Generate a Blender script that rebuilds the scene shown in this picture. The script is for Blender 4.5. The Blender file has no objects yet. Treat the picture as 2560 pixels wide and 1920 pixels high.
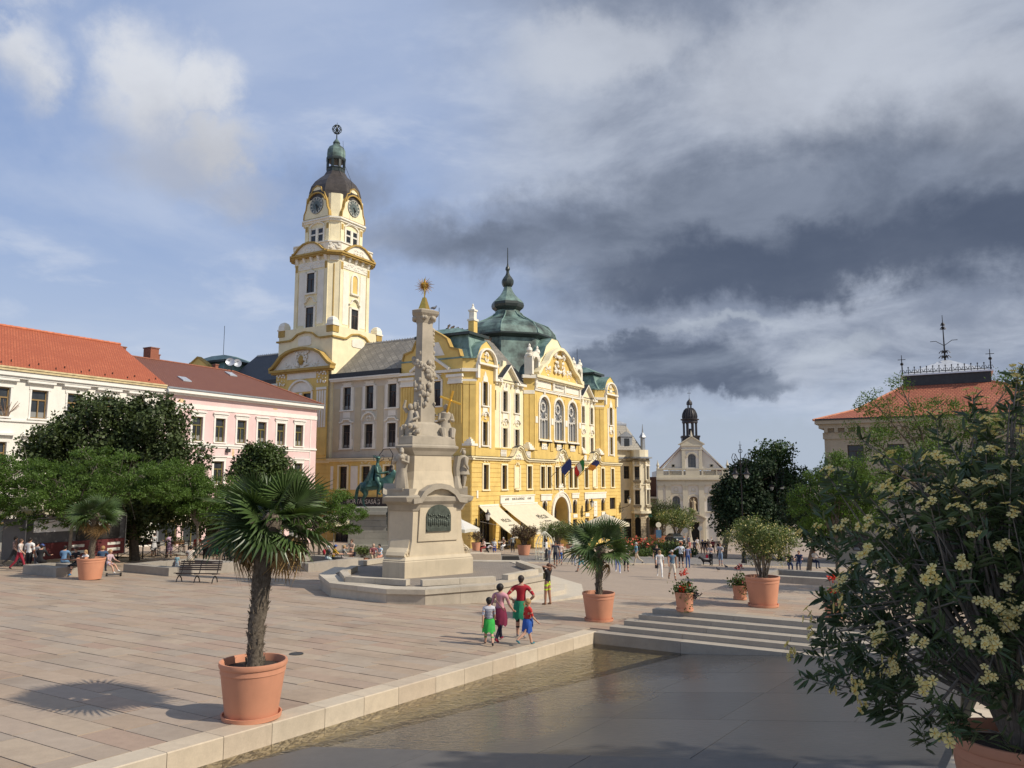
import bpy,math,random
import numpy as np
from mathutils import Vector,Matrix
R = math.radians
PI = math.pi
scene = bpy.context.scene
COL = scene.collection

# ------------------------------------------------------------------ camera
cam_d = bpy.data.cameras.new("camera")
cam_d.sensor_width = 36.0
cam_d.lens = 36.0*1945.0/2560.0
cam_d.clip_start = 0.1
cam_d.clip_end = 6000
cam = bpy.data.objects.new("camera",cam_d)
cam.rotation_euler = (R(90+7.05),0,0)
COL.objects.link(cam)
scene.camera = cam

# ------------------------------------------------------------------ sun, exposure
SUN_EL,SUN_AZ = R(41.0),math.atan2(0.945,-0.327)     # azimuth from +y towards +x
sd = bpy.data.lights.new("sun",'SUN')
sd.energy = 4.8
sd.angle = R(0.55)
sd.color = (1.0,0.91,0.78)
sun = bpy.data.objects.new("sun",sd)
sv = Vector((math.sin(SUN_AZ)*math.cos(SUN_EL),math.cos(SUN_AZ)*math.cos(SUN_EL),math.sin(SUN_EL)))
sun.rotation_euler = sv.to_track_quat('Z','Y').to_euler()
COL.objects.link(sun)
scene.view_settings.view_transform = 'Standard'
scene.view_settings.look = 'None'
scene.view_settings.exposure = -0.1
scene.view_settings.gamma = 1.0
scene.view_settings.use_curve_mapping = False
scene.cycles.max_bounces = 6
scene.cycles.transparent_max_bounces = 12
scene.cycles.use_denoising = True

# ------------------------------------------------------------------ sky
world = bpy.data.worlds.new("World")
scene.world = world
world.use_nodes = True

class NT:
 """small helper for node trees"""
 def __init__(s,nt):
  s.nt = nt
  s.n = nt.nodes
  s.l = nt.links

 def new(s,t,**kw):
  n = s.n.new(t)
  for k,v in kw.items():
   setattr(n,k,v)
  return n

 def put(s,sock,v):
  if v is None:
   return
  if isinstance(v,bpy.types.NodeSocket):
   s.l.new(v,sock)
  else:
   sock.default_value = v

 def m(s,op,a,b=None,c=None,clamp=False):
  n = s.new('ShaderNodeMath',operation=op,use_clamp=clamp)
  s.put(n.inputs[0],a)
  s.put(n.inputs[1],b)
  s.put(n.inputs[2],c)
  return n.outputs[0]

 def mix(s,f,a,b,bt='MIX'):
  n = s.new('ShaderNodeMix',data_type='RGBA',blend_type=bt)
  s.put(n.inputs[0],f)
  for i,v in ((6,a),(7,b)):
   if not isinstance(v,bpy.types.NodeSocket) and len(v) == 3:
    v = (*v,1)
   s.put(n.inputs[i],v)
  return n.outputs[2]

 def noise(s,vec,scale,detail=4,rough=.55,dist=0.0,out=0):
  n = s.new('ShaderNodeTexNoise')
  if vec is not None:
   s.l.new(vec,n.inputs['Vector'])
  n.inputs['Scale'].default_value = scale
  n.inputs['Detail'].default_value = detail
  n.inputs['Roughness'].default_value = rough
  n.inputs['Distortion'].default_value = dist
  return n.outputs[out]

 def mr(s,v,a,b,c=0.0,d=1.0,smooth=True):
  n = s.new('ShaderNodeMapRange',interpolation_type='SMOOTHSTEP' if smooth else 'LINEAR')
  s.put(n.inputs[0],v)
  for i,q in enumerate((a,b,c,d)):
   n.inputs[i+1].default_value = q
  return n.outputs[0]

def build_sky():
 t = NT(world.node_tree)
 t.n.clear()
 out = t.new('ShaderNodeOutputWorld')
 bg = t.new('ShaderNodeBackground')
 bg.inputs[1].default_value = 0.1
 t.l.new(bg.outputs[0],out.inputs[0])
 sky = t.new('ShaderNodeTexSky',sky_type='NISHITA',sun_disc=False)
 sky.sun_elevation = SUN_EL
 sky.sun_rotation = SUN_AZ
 sky.air_density = 1.0
 sky.dust_density = 1.2
 sky.ozone_density = 1.5
 tc = t.new('ShaderNodeTexCoord')
 d = tc.outputs['Generated']
 sep = t.new('ShaderNodeSeparateXYZ')
 t.l.new(d,sep.inputs[0])
 x,y,z = sep.outputs
 # cloud layer seen as a flat deck: noise lives on the plane above the town
 zz = t.m('ADD',t.m('ABSOLUTE',z),0.22)
 cb = t.new('ShaderNodeCombineXYZ')
 t.put(cb.inputs[0],t.m('DIVIDE',x,zz))
 t.put(cb.inputs[1],t.m('DIVIDE',y,zz))
 t.put(cb.inputs[2],t.m('MULTIPLY',z,1.4))
 deck = cb.outputs[0]
 az = t.m('ARCTAN2',x,y)
 el = t.m('ARCSINE',z)
 wob_a = t.m('MULTIPLY',t.m('SUBTRACT',t.noise(d,5.0,7,.6),.5),.19)
 wob_e = t.m('MULTIPLY',t.m('SUBTRACT',t.noise(d,6.5,7,.6,0.3),.5),.12)
 fa = t.m('MULTIPLY',t.m('SUBTRACT',t.noise(d,22.0,6,.62),.5),.07)
 az2 = t.m('ADD',t.m('ADD',az,wob_a),fa)
 el2 = t.m('ADD',t.m('ADD',el,wob_e),t.m('MULTIPLY',fa,-.8))

 def blob(a0,e0,ra,re,inner=.45,outer=1.15,hard=False):
  a = t.m('DIVIDE',t.m('SUBTRACT',az2,R(a0)),R(ra))
  e = t.m('DIVIDE',t.m('SUBTRACT',el2,R(e0)),R(re))
  r = t.m('SQRT',t.m('ADD',t.m('MULTIPLY',a,a),t.m('MULTIPLY',e,e)))
  return t.mr(r,outer,inner)

 def union(*ms):
  o = ms[0]
  for q in ms[1:]:
   o = t.m('MAXIMUM',o,q)
  return o
 K = 10.0

 def c3(r,g,b):
  return (r*K,g*K,b*K)
 n_wide = t.noise(deck,0.9,8,.58,.4)
 n_fine = t.noise(deck,2.6,8,.6,.3)
 base = t.mix(1.0,sky.outputs[0],(0.74,0.80,0.98),'MULTIPLY')
 base = t.mix(.6,base,c3(.36,.51,.84))
 # milky veil, stronger towards the horizon
 veil = t.m('MULTIPLY',t.mr(n_wide,.40,.72),.60)
 base = t.mix(veil,base,c3(.62,.69,.84))
 hor = t.m('MULTIPLY',t.mr(el,R(24),R(1)),.80)
 base = t.mix(hor,base,c3(.58,.66,.79))
 # thin broken cloud everywhere
 thin = t.m('MULTIPLY',t.mr(n_fine,.50,.72),.55)
 base = t.mix(thin,base,c3(.68,.74,.86))
 # grey mass that covers the right half of the view and goes on behind it
 body = t.mr(t.m('ADD',az2,t.m('MULTIPLY',el2,.10)),R(-8),R(14))
 body = t.m('MULTIPLY',body,t.mr(el2,R(2.0),R(9)))
 gtone = t.mix(t.mr(n_fine,.35,.68),c3(.235,.275,.365),c3(.46,.51,.61))
 base = t.mix(t.m('MULTIPLY',body,.93),base,gtone)
 # brighter top edge on the far right
 brt = union(blob(24,26.5,11,6),blob(33,23,6,5),blob(8,30,9,3))
 base = t.mix(t.m('MULTIPLY',brt,.62),base,c3(.62,.66,.74))
 # left and middle greys
 gl = union(blob(-5,17.2,12,3.0,.2,1.3),blob(1.5,18.0,7,3.0,.2,1.3),blob(-13,20.5,4,2.5,.1,1.4))
 base = t.mix(t.m('MULTIPLY',gl,.74),base,c3(.25,.295,.40))
 # storm belly
 st = union(blob(20,18.0,22,6.0,.3,1.1),blob(36,17.5,17,7.0,.3,1.1),blob(9,18.0,14,4.6,.2,1.15),blob(0,17.0,9,2.4,.2,1.2),blob(28,20.5,14,4.5,.1,1.2))
 base = t.mix(t.m('MULTIPLY',st,.84),base,t.mix(t.mr(n_fine,.36,.68),c3(.125,.155,.22),c3(.21,.25,.335)))
 st2 = union(blob(20,14.9,19,2.9,.45,1.1),blob(34,15.2,13,3.6,.45,1.1),blob(12,14.2,9,2.0,.3,1.2))
 base = t.mix(t.m('MULTIPLY',st2,.86),base,c3(.088,.115,.178))
 # second lower cloud over the church
 lo = union(blob(11.5,8.0,8.5,2.5,.5,1.0),blob(16,7.2,6.0,1.7,.5,1.0),blob(6.5,8.4,3.2,2.2,.5,1.0),blob(10,9.4,3,1.8,.5,1.0))
 base = t.mix(t.m('MULTIPLY',lo,.9),base,t.mix(t.mr(n_fine,.35,.7),c3(.112,.142,.21),c3(.22,.265,.35)))
 # bright gaps between the two
 gp = union(blob(2.6,10.4,3.2,1.3,.2,1.3),blob(15.5,11.0,5.0,0.6,.1,1.4),blob(23,9.2,3.6,1.2,.2,1.3))
 base = t.mix(t.m('MULTIPLY',gp,.42),base,c3(.60,.66,.74))
 low = t.m('MULTIPLY',t.mr(el2,R(5.2),R(3.2)),t.mr(az2,R(2),R(9)))
 base = t.mix(t.m('MULTIPLY',low,.75),base,c3(.43,.50,.60))
 # white cumulus at the left
 cu = union(blob(-25.5,25.5,4.6,4.6,.3,1.1),blob(-22.3,26.0,3.4,3.6,.3,1.1),blob(-21.5,22.3,4.0,2.6,.3,1.1),blob(-33,25.5,2.6,3.0,.1,1.2),blob(-34,31,5,3.5,.1,1.2))
 cu_s = union(blob(-24.5,20.6,5.5,2.6,.1,1.3),blob(-20.5,19.0,4.0,2.0,.1,1.3))
 base = t.mix(t.m('MULTIPLY',cu_s,.60),base,c3(.47,.49,.55))
 ct = t.mix(t.mr(el2,R(20.5),R(27.5)),c3(.56,.575,.62),c3(.80,.82,.86))
 base = t.mix(t.m('MULTIPLY',cu,.85),base,ct)
 t.l.new(base,bg.inputs[0])

build_sky()

# ------------------------------------------------------------------ the square's own axes
# the town grid is turned 30 degrees: t runs down the square, w across it
CT,ST = math.cos(R(30)),math.sin(R(30))

def xy(t,w):
 return (ST*t+CT*w,CT*t-ST*w)

def tw(x,y):
 return (ST*x+CT*y,CT*x-ST*y)

def g(t):
 """height of the sloping square"""
 if t < 60:
  return -(3.4+.05*t)
 if t < 230:
  return -(6.4+.065*(t-60))
 return -(6.4+.065*170)

def gxy(x,y):
 return g(tw(x,y)[0])

GR = (0,0,R(-30))

# ------------------------------------------------------------------ materials
MATS = {}

def mat(name,c,rough=.8,var=.10,scale=2.0,bump=0.0,bscale=25.0,metal=0.0,spec=.4,c2=None,streak=0.0,island=0.0,sub=None,trans=0.0,detail=5,objvar=0.0,coord='Object'):
 if name in MATS:
  return MATS[name]
 m = bpy.data.materials.new(name)
 m.use_nodes = True
 t = NT(m.node_tree)
 b = t.n['Principled BSDF']
 b.inputs['Roughness'].default_value = rough
 b.inputs['Metallic'].default_value = metal
 b.inputs['Specular IOR Level'].default_value = spec
 tc = t.new('ShaderNodeTexCoord').outputs[coord]
 col = (*c,1)
 if var > 0 or c2 is not None:
  n = t.noise(tc,scale,detail,.6)
  hi = c2 if c2 is not None else tuple(min(1,q*(1+var)) for q in c)
  lo = c if c2 is not None else tuple(q*(1-var) for q in c)
  col = t.mix(t.mr(n,.30,.70),lo,hi)
 if streak > 0:
  mp = t.new('ShaderNodeMapping')
  mp.inputs['Scale'].default_value = (1.3,1.3,.12)
  t.l.new(tc,mp.inputs[0])
  n2 = t.noise(mp.outputs[0],2.2,6,.65)
  col = t.mix(t.m('MULTIPLY',t.mr(n2,.50,.78),streak),col,tuple(q*.45 for q in c))
 if island > 0:
  gi = t.new('ShaderNodeNewGeometry').outputs['Random Per Island']
  col = t.mix(1.0,col,t.mix(gi,(1-island,)*3,(1+island,)*3),'MULTIPLY')
 if objvar > 0:
  oi = t.new('ShaderNodeObjectInfo').outputs['Random']
  col = t.mix(1.0,col,t.mix(oi,(1-objvar,1-objvar,1-objvar*1.1),(1+objvar,1+objvar*.8,1+objvar*.6)),'MULTIPLY')
 t.put(b.inputs['Base Color'],col)
 if bump > 0:
  n3 = t.noise(tc,bscale,6,.6)
  bp = t.new('ShaderNodeBump')
  bp.inputs['Strength'].default_value = bump
  bp.inputs['Distance'].default_value = .02
  t.l.new(n3,bp.inputs['Height'])
  t.l.new(bp.outputs[0],b.inputs['Normal'])
 if trans > 0:     # thin leaf: light comes through
  tr = t.new('ShaderNodeBsdfTranslucent')
  t.put(tr.inputs[0],t.mix(1.0,col,(1.25,1.2,.55),'MULTIPLY') if isinstance(col,bpy.types.NodeSocket) else col)
  ms = t.new('ShaderNodeMixShader')
  ms.inputs[0].default_value = trans
  t.l.new(b.outputs[0],ms.inputs[1])
  t.l.new(tr.outputs[0],ms.inputs[2])
  t.l.new(ms.outputs[0],t.n['Material Output'].inputs[0])
 MATS[name] = m
 return m

def mat_tiles(name,c,c2,sx,sy,rough=.6,bump=.5,row=True,mortar=.02,var=.2,dark=.45,coord='Object',rot=0.0,flip=None):
 """roof tiles / slates / far paving: colour and fine relief of pieces too small to tell apart"""
 if name in MATS:
  return MATS[name]
 m = bpy.data.materials.new(name)
 m.use_nodes = True
 t = NT(m.node_tree)
 b = t.n['Principled BSDF']
 b.inputs['Roughness'].default_value = rough
 tc = t.new('ShaderNodeTexCoord').outputs[coord]
 mp = t.new('ShaderNodeMapping')
 mp.inputs['Rotation'].default_value = (0,0,rot)
 t.l.new(tc,mp.inputs[0])
 vec = mp.outputs[0]
 if flip:
  sp = t.new('ShaderNodeSeparateXYZ')
  t.l.new(vec,sp.inputs[0])
  cb = t.new('ShaderNodeCombineXYZ')
  for i,ch in enumerate(flip):
   t.put(cb.inputs[i],sp.outputs['xyz'.index(ch)])
  vec = cb.outputs[0]
 br = t.new('ShaderNodeTexBrick')
 t.l.new(vec,br.inputs['Vector'])
 br.inputs['Color1'].default_value = (*c,1)
 br.inputs['Color2'].default_value = (*c2,1)
 br.inputs['Mortar'].default_value = (*[q*dark for q in c],1)
 br.inputs['Scale'].default_value = 1.0
 br.inputs['Mortar Size'].default_value = mortar
 br.inputs['Brick Width'].default_value = sx
 br.inputs['Row Height'].default_value = sy
 br.inputs['Mortar Smooth'].default_value = .2
 n = t.noise(tc,.6,6,.6)
 col = t.mix(t.mr(n,.3,.72),br.outputs[0],(*[q*(1-var) for q in c],1))
 n2 = t.noise(tc,7.0,4,.6)
 col = t.mix(1.0,col,t.mix(n2,(.8,.8,.8),(1.18,1.18,1.18)),'MULTIPLY')
 t.put(b.inputs['Base Color'],col)
 bp = t.new('ShaderNodeBump')
 bp.inputs['Strength'].default_value = bump
 bp.inputs['Distance'].default_value = .03
 t.l.new(t.m('SUBTRACT',1.0,br.outputs['Fac']),bp.inputs['Height'])
 t.l.new(bp.outputs[0],b.inputs['Normal'])
 MATS[name] = m
 return m

def mat_glass(name,c=(.03,.033,.036),rough=.08,curtain=.0):
 if name in MATS:
  return MATS[name]
 m = bpy.data.materials.new(name)
 m.use_nodes = True
 t = NT(m.node_tree)
 b = t.n['Principled BSDF']
 oi = t.new('ShaderNodeObjectInfo').outputs['Random']
 tc = t.new('ShaderNodeTexCoord').outputs['Generated']
 sp = t.new('ShaderNodeSeparateXYZ')
 t.l.new(tc,sp.inputs[0])
 n = t.noise(tc,3.0,3,.6)
 col = t.mix(n,tuple(q*.5 for q in c),tuple(q*1.7 for q in c))
 if curtain > 0:
  has = t.m('GREATER_THAN',oi,1-curtain)
  f = t.m('MULTIPLY',has,t.mr(t.m('ADD',sp.outputs[2],t.m('MULTIPLY',oi,.2)),.30,.33,.75,.0))
  col = t.mix(f,col,(.33,.33,.31))
 t.put(b.inputs['Base Color'],col)
 b.inputs['Roughness'].default_value = rough
 b.inputs['Specular IOR Level'].default_value = .45
 bp = t.new('ShaderNodeBump')
 bp.inputs['Strength'].default_value = .06
 t.l.new(t.noise(tc,2.0,2,.5),bp.inputs['Height'])
 t.l.new(bp.outputs[0],b.inputs['Normal'])
 MATS[name] = m
 return m

# ------------------------------------------------------------------ mesh building
ICO = None

class MB:
 """collects faces (optionally through a transform T) and links them as ONE mesh object"""
 def __init__(s,T=None):
  s.v,s.f,s.mi = [],[],[]
  s.T = T
  s.cur = 0

 def add(s,vs,fs,mi=None):
  o = len(s.v)
  T = s.T
  s.v.extend([T(*p) for p in vs] if T else [tuple(p) for p in vs])
  s.f.extend([tuple(i+o for i in f) for f in fs])
  s.mi.extend([s.cur if mi is None else mi]*len(fs))
  return s

 def box(s,x0,x1,y0,y1,z0,z1,mi=None):
  v = [(x0,y0,z0),(x1,y0,z0),(x1,y1,z0),(x0,y1,z0),(x0,y0,z1),(x1,y0,z1),(x1,y1,z1),(x0,y1,z1)]
  f = [(0,3,2,1),(4,5,6,7),(0,1,5,4),(1,2,6,5),(2,3,7,6),(3,0,4,7)]
  return s.add(v,f,mi)

 def cbox(s,c,sz,rz=0.0,mi=None):
  cx,cy,cz = c
  a,b,h = sz[0]/2,sz[1]/2,sz[2]/2
  co,si = math.cos(rz),math.sin(rz)
  v = []
  for dz in (-h,h):
   for dx,dy in ((-a,-b),(a,-b),(a,b),(-a,b)):
    v.append((cx+dx*co-dy*si,cy+dx*si+dy*co,cz+dz))
  return s.add(v,[(0,3,2,1),(4,5,6,7),(0,1,5,4),(1,2,6,5),(2,3,7,6),(3,0,4,7)],mi)

 def prism(s,poly,z0,z1,top=1.0,c=None,mi=None,caps=True):
  """vertical prism over a polygon; top<1 tapers towards c"""
  n = len(poly)
  if c is None:
   c = (sum(p[0] for p in poly)/n,sum(p[1] for p in poly)/n)
  v = [(p[0],p[1],z0) for p in poly]+[(c[0]+(p[0]-c[0])*top,c[1]+(p[1]-c[1])*top,z1) for p in poly]
  f = [(i,(i+1) % n,n+(i+1) % n,n+i) for i in range(n)]
  if caps:
   f += [tuple(range(n-1,-1,-1)),tuple(range(n,2*n))]
  return s.add(v,f,mi)

 def face_ext(s,poly,d0,d1,mi=None):
  """polygon in (s,h), extruded along the second coordinate from d0 to d1"""
  n = len(poly)
  v = [(p[0],d0,p[1]) for p in poly]+[(p[0],d1,p[1]) for p in poly]
  f = [(i,(i+1) % n,n+(i+1) % n,n+i) for i in range(n)]+[tuple(range(n)),tuple(range(2*n-1,n-1,-1))]
  return s.add(v,f,mi)

 def band(s,pts,th,d0,d1,mi=None):
  """a moulding that follows the polyline pts in (s,h), th thick (upwards / outwards)"""
  n = len(pts)
  off = []
  for i in range(n):
   a = pts[max(i-1,0)]
   b = pts[min(i+1,n-1)]
   dx,dz = b[0]-a[0],b[1]-a[1]
   l = math.hypot(dx,dz) or 1
   off.append((pts[i][0]-dz/l*th,pts[i][1]+dx/l*th))
  v,f = [],[]
  for i in range(n):
   (a,b),(c,d) = pts[i],off[i]
   v += [(a,d0,b),(a,d1,b),(c,d1,d),(c,d0,d)]
  for i in range(n-1):
   o = 4*i
   for k in range(4):
    f.append((o+k,o+(k+1) % 4,o+4+(k+1) % 4,o+4+k))
  f += [(0,1,2,3),(4*n-4,4*n-1,4*n-2,4*n-3)]
  return s.add(v,f,mi)

 def lathe(s,prof,n=12,c=(0,0,0),ph=0.0,sx=1.0,sy=1.0,mi=None,cap=True):
  v,f = [],[]
  m = len(prof)
  for r,z in prof:
   for k in range(n):
    a = ph+2*PI*k/n
    v.append((c[0]+r*math.cos(a)*sx,c[1]+r*math.sin(a)*sy,c[2]+z))
  for j in range(m-1):
   for k in range(n):
    k2 = (k+1) % n
    f.append((j*n+k,j*n+k2,(j+1)*n+k2,(j+1)*n+k))
  if cap:
   f.append(tuple(range(n-1,-1,-1)))
   f.append(tuple((m-1)*n+k for k in range(n)))
  return s.add(v,f,mi)

 def tube(s,pts,r,n=6,mi=None,closed=False,cap=True):
  P = [Vector(p) for p in pts]
  m = len(P)
  rr = r if isinstance(r,(list,tuple)) else [r]*m
  v,f = [],[]
  ref = Vector((0,0,1))
  pu = None
  for i in range(m):
   if closed:
    d = P[(i+1) % m]-P[i-1]
   else:
    d = P[min(i+1,m-1)]-P[max(i-1,0)]
   if d.length < 1e-9:
    d = Vector((0,0,1))
   d.normalize()
   if pu is None:
    u = d.cross(ref if abs(d.z) < .95 else Vector((1,0,0)))
   else:
    u = pu-d*pu.dot(d)
   if u.length < 1e-6:
    u = d.orthogonal()
   u.normalize()
   pu = u
   w = d.cross(u)
   for k in range(n):
    a = 2*PI*k/n
    q = P[i]+(u*math.cos(a)+w*math.sin(a))*rr[i]
    v.append(tuple(q))
  for i in range(m if closed else m-1):
   j = (i+1) % m
   for k in range(n):
    k2 = (k+1) % n
    f.append((i*n+k,i*n+k2,j*n+k2,j*n+k))
  if cap and not closed:
   f.append(tuple(range(n-1,-1,-1)))
   f.append(tuple((m-1)*n+k for k in range(n)))
  return s.add(v,f,mi)

 def ball(s,c,r,sx=1,sy=1,sz=1,n=8,m=5,mi=None):
  prof = [(r*math.sin(PI*j/m),-r*math.cos(PI*j/m)) for j in range(m+1)]
  prof[0] = (r*.02,-r)
  prof[-1] = (r*.02,r)
  v,f = [],[]
  for rr,z in prof:
   for k in range(n):
    a = 2*PI*k/n
    v.append((c[0]+rr*math.cos(a)*sx,c[1]+rr*math.sin(a)*sy,c[2]+z*sz))
  for j in range(m):
   for k in range(n):
    k2 = (k+1) % n
    f.append((j*n+k,j*n+k2,(j+1)*n+k2,(j+1)*n+k))
  return s.add(v,f,mi)

 def build(s,name,mats,parent=None,smooth=False,loc=None,rot=None):
  me = bpy.data.meshes.new(name)
  me.from_pydata(s.v,[],s.f)
  if not isinstance(mats,(list,tuple)):
   mats = [mats]
  for m in mats:
   me.materials.append(m)
  if len(mats) > 1:
   me.polygons.foreach_set('material_index',s.mi)
  if smooth:
   me.polygons.foreach_set('use_smooth',[True]*len(me.polygons))
   if smooth != 2 and hasattr(me,'set_sharp_from_angle'):
    me.set_sharp_from_angle(angle=R(38))
  me.update()
  return link(name,me,parent,loc,rot)

def link(name,me,parent=None,loc=None,rot=None):
 o = bpy.data.objects.new(name,me)
 COL.objects.link(o)
 if parent is not None:
  o.parent = parent
 if loc is not None:
  o.location = loc
 if rot is not None:
  o.rotation_euler = rot
 return o

def empty(name,loc,rz=0.0):
 o = bpy.data.objects.new(name,None)
 o.empty_display_size = .3
 COL.objects.link(o)
 o.location = loc
 o.rotation_euler = (0,0,rz)
 return o

def tag(o,label=None,cat=None,group=None,kind=None):
 if label:
  o['label'] = label
 if cat:
  o['category'] = cat
 if group:
  o['group'] = group
 if kind:
  o['kind'] = kind
 return o

def copy_tree(o,parent=None):
 c = o.copy()
 COL.objects.link(c)
 if parent is not None:
  c.parent = parent
 for ch in list(o.children):
  copy_tree(ch,c)
 return c

def arc(cx,cz,r,a0,a1,n,rz=None):
 rz = r if rz is None else rz
 return [(cx+r*math.cos(R(a0+(a1-a0)*i/n)),cz+rz*math.sin(R(a0+(a1-a0)*i/n))) for i in range(n+1)]

def text_obj(name,body,size,m,parent,T3,depth=.01,align='CENTER',sx=1.0):
 """lettering as a real mesh; T3 is a 4x4 local matrix"""
 cu = bpy.data.curves.new(name,'FONT')
 cu.body = body
 cu.size = size
 cu.align_x = align
 cu.align_y = 'CENTER'
 cu.extrude = depth
 cu.resolution_u = 2
 tmp = bpy.data.objects.new(name,cu)
 COL.objects.link(tmp)
 bpy.context.view_layer.update()
 dg = bpy.context.evaluated_depsgraph_get()
 me = bpy.data.meshes.new_from_object(tmp.evaluated_get(dg))
 bpy.data.objects.remove(tmp)
 bpy.data.curves.remove(cu)
 me.materials.clear()
 me.materials.append(m)
 o = link(name,me,parent)
 o.matrix_local = T3 @ Matrix.Diagonal((sx,1,1,1))
 return o

def frame_m(o,ux,uy):
 """4x4 with columns ux (text direction), uy (text up), normal"""
 ux,uy = Vector(ux).normalized(),Vector(uy).normalized()
 n = ux.cross(uy)
 return Matrix(((ux.x,uy.x,n.x,o[0]),(ux.y,uy.y,n.y,o[1]),(ux.z,uy.z,n.z,o[2]),(0,0,0,1)))

def wall_holes(mb,s0,s1,h0,h1,holes,d=0.0,depth=.3,mi=None):
 """flat wall piece in (s, d, h) with real openings and reveals; holes (a,b,c,d) in s,h"""
 ss = sorted(set([s0,s1]+[min(max(q,s0),s1) for hh in holes for q in hh[:2]]))
 hs = sorted(set([h0,h1]+[min(max(q,h0),h1) for hh in holes for q in hh[2:4]]))
 v,f,idx = [],[],{}

 def vi(a,b):
  if (a,b) not in idx:
   idx[(a,b)] = len(v)
   v.append((a,d,b))
  return idx[(a,b)]
 for i in range(len(ss)-1):
  for j in range(len(hs)-1):
   ms,mh = (ss[i]+ss[i+1])/2,(hs[j]+hs[j+1])/2
   if any(a < ms < b and c < mh < e for a,b,c,e in [q[:4] for q in holes]):
    continue
   f.append((vi(ss[i],hs[j]),vi(ss[i+1],hs[j]),vi(ss[i+1],hs[j+1]),vi(ss[i],hs[j+1])))
 mb.add(v,f,mi)
 for a,b,c,e in [q[:4] for q in holes]:
  mb.add([(a,d,c),(b,d,c),(b,d,e),(a,d,e),(a,d-depth,c),(b,d-depth,c),(b,d-depth,e),(a,d-depth,e)],
      [(0,1,5,4),(1,2,6,5),(2,3,7,6),(3,0,4,7)],mi)

def spandrel(mb,s,h,hw,rise,d0,d1,n=6,mi=None):
 """fills the two upper corners of a rectangular hole so that it reads as an arch springing at h"""
 for sg in (-1,1):
  pts = [(s+sg*hw,h)]+[(s+sg*hw*math.cos(R(90*i/n)),h+rise*math.sin(R(90*i/n))) for i in range(1,n+1)]+[(s+sg*hw,h+rise)]
  mb.face_ext(pts,d0,d1,mi)

def window(parent,T,s,h0,h1,w,mats,d=-.28,transom=.68,mull=1,arch=0.0,fw=.07,name='window',bars=0):
 """joinery and glass of one opening: part window > pane"""
 fm,gm = mats
 b = MB(T)
 a,e = s-w/2,s+w/2
 b.box(a,a+fw,d,d+.08,h0,h1)
 b.box(e-fw,e,d,d+.08,h0,h1)
 b.box(a+fw,e-fw,d,d+.08,h0,h0+fw)
 b.box(a+fw,e-fw,d,d+.08,h1-fw,h1)
 ht = h0+(h1-h0)*transom
 if transom:
  b.box(a+fw,e-fw,d+.01,d+.09,ht-fw*.6,ht+fw*.6)
 for k in range(mull):
  c = a+(e-a)*(k+1)/(mull+1)
  b.box(c-fw*.45,c+fw*.45,d+.02,d+.10,h0+fw,(ht if transom else h1)-fw*.6)
 for k in range(bars):
  c = h0+(h1-h0)*(k+1)/(bars+1)
  b.box(a+fw,e-fw,d+.015,d+.06,c-.025,c+.025)
 o = b.build(name,fm,parent)
 p = MB(T)
 p.add([(a,d+.02,h0),(e,d+.02,h0),(e,d+.02,h1),(a,d+.02,h1)],[(0,1,2,3)])
 p.build('pane',gm,o)
 return o

def stucco(mb,s,h,w,ht,d,seed=0,n=16,rmax=.16,mi=None):
 """moulded plaster ornament: mirrored scrolls, bosses and leaves standing out of the wall"""
 rnd = random.Random(seed)
 for k in range(n):
  u,v = rnd.uniform(0.02,.5),rnd.uniform(-.5,.5)
  r = rmax*rnd.uniform(.45,1.0)*min(w,ht)*1.2
  for sg in (-1,1):
   mb.ball((s+sg*u*w,d,h+v*ht),r,rnd.uniform(.6,1.3),.55,rnd.uniform(.6,1.3),n=6,m=4,mi=mi)

def leaf_mesh(name,pos,size,mat_,rng,up=.35,aspect=.55,fold=True,parent=None,droop=0.0,nrm=None):
 """n leaf faces around the given positions as one mesh (two folded triangles pairs per leaf)"""
 n = len(pos)
 d = rng.normal(size=(n,3))
 d[:,2] -= droop
 d /= np.linalg.norm(d,axis=1)[:,None]
 u = rng.normal(size=(n,3))
 u[:,2] += up*3
 if nrm is not None:
  u += nrm*1.5
 sd_ = np.cross(d,u)
 sd_ /= (np.linalg.norm(sd_,axis=1)[:,None]+1e-9)
 sz = (size*rng.uniform(.65,1.35,size=n))[:,None]
 nn = np.cross(sd_,d)
 p0 = pos
 p1 = pos+d*sz*.5+sd_*sz*aspect*.5-nn*sz*.08
 p2 = pos+d*sz
 p3 = pos+d*sz*.5-sd_*sz*aspect*.5-nn*sz*.08
 v = np.empty((n*4,3))
 v[0::4],v[1::4],v[2::4],v[3::4] = p0,p1,p2,p3
 me = bpy.data.meshes.new(name)
 me.vertices.add(n*4)
 me.vertices.foreach_set('co',v.ravel())
 me.loops.add(n*4)
 me.loops.foreach_set('vertex_index',np.arange(n*4,dtype=np.int32))
 me.polygons.add(n)
 me.polygons.foreach_set('loop_start',np.arange(0,n*4,4,dtype=np.int32))
 me.materials.append(mat_)
 me.update(calc_edges=True)
 return link(name,me,parent)
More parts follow.
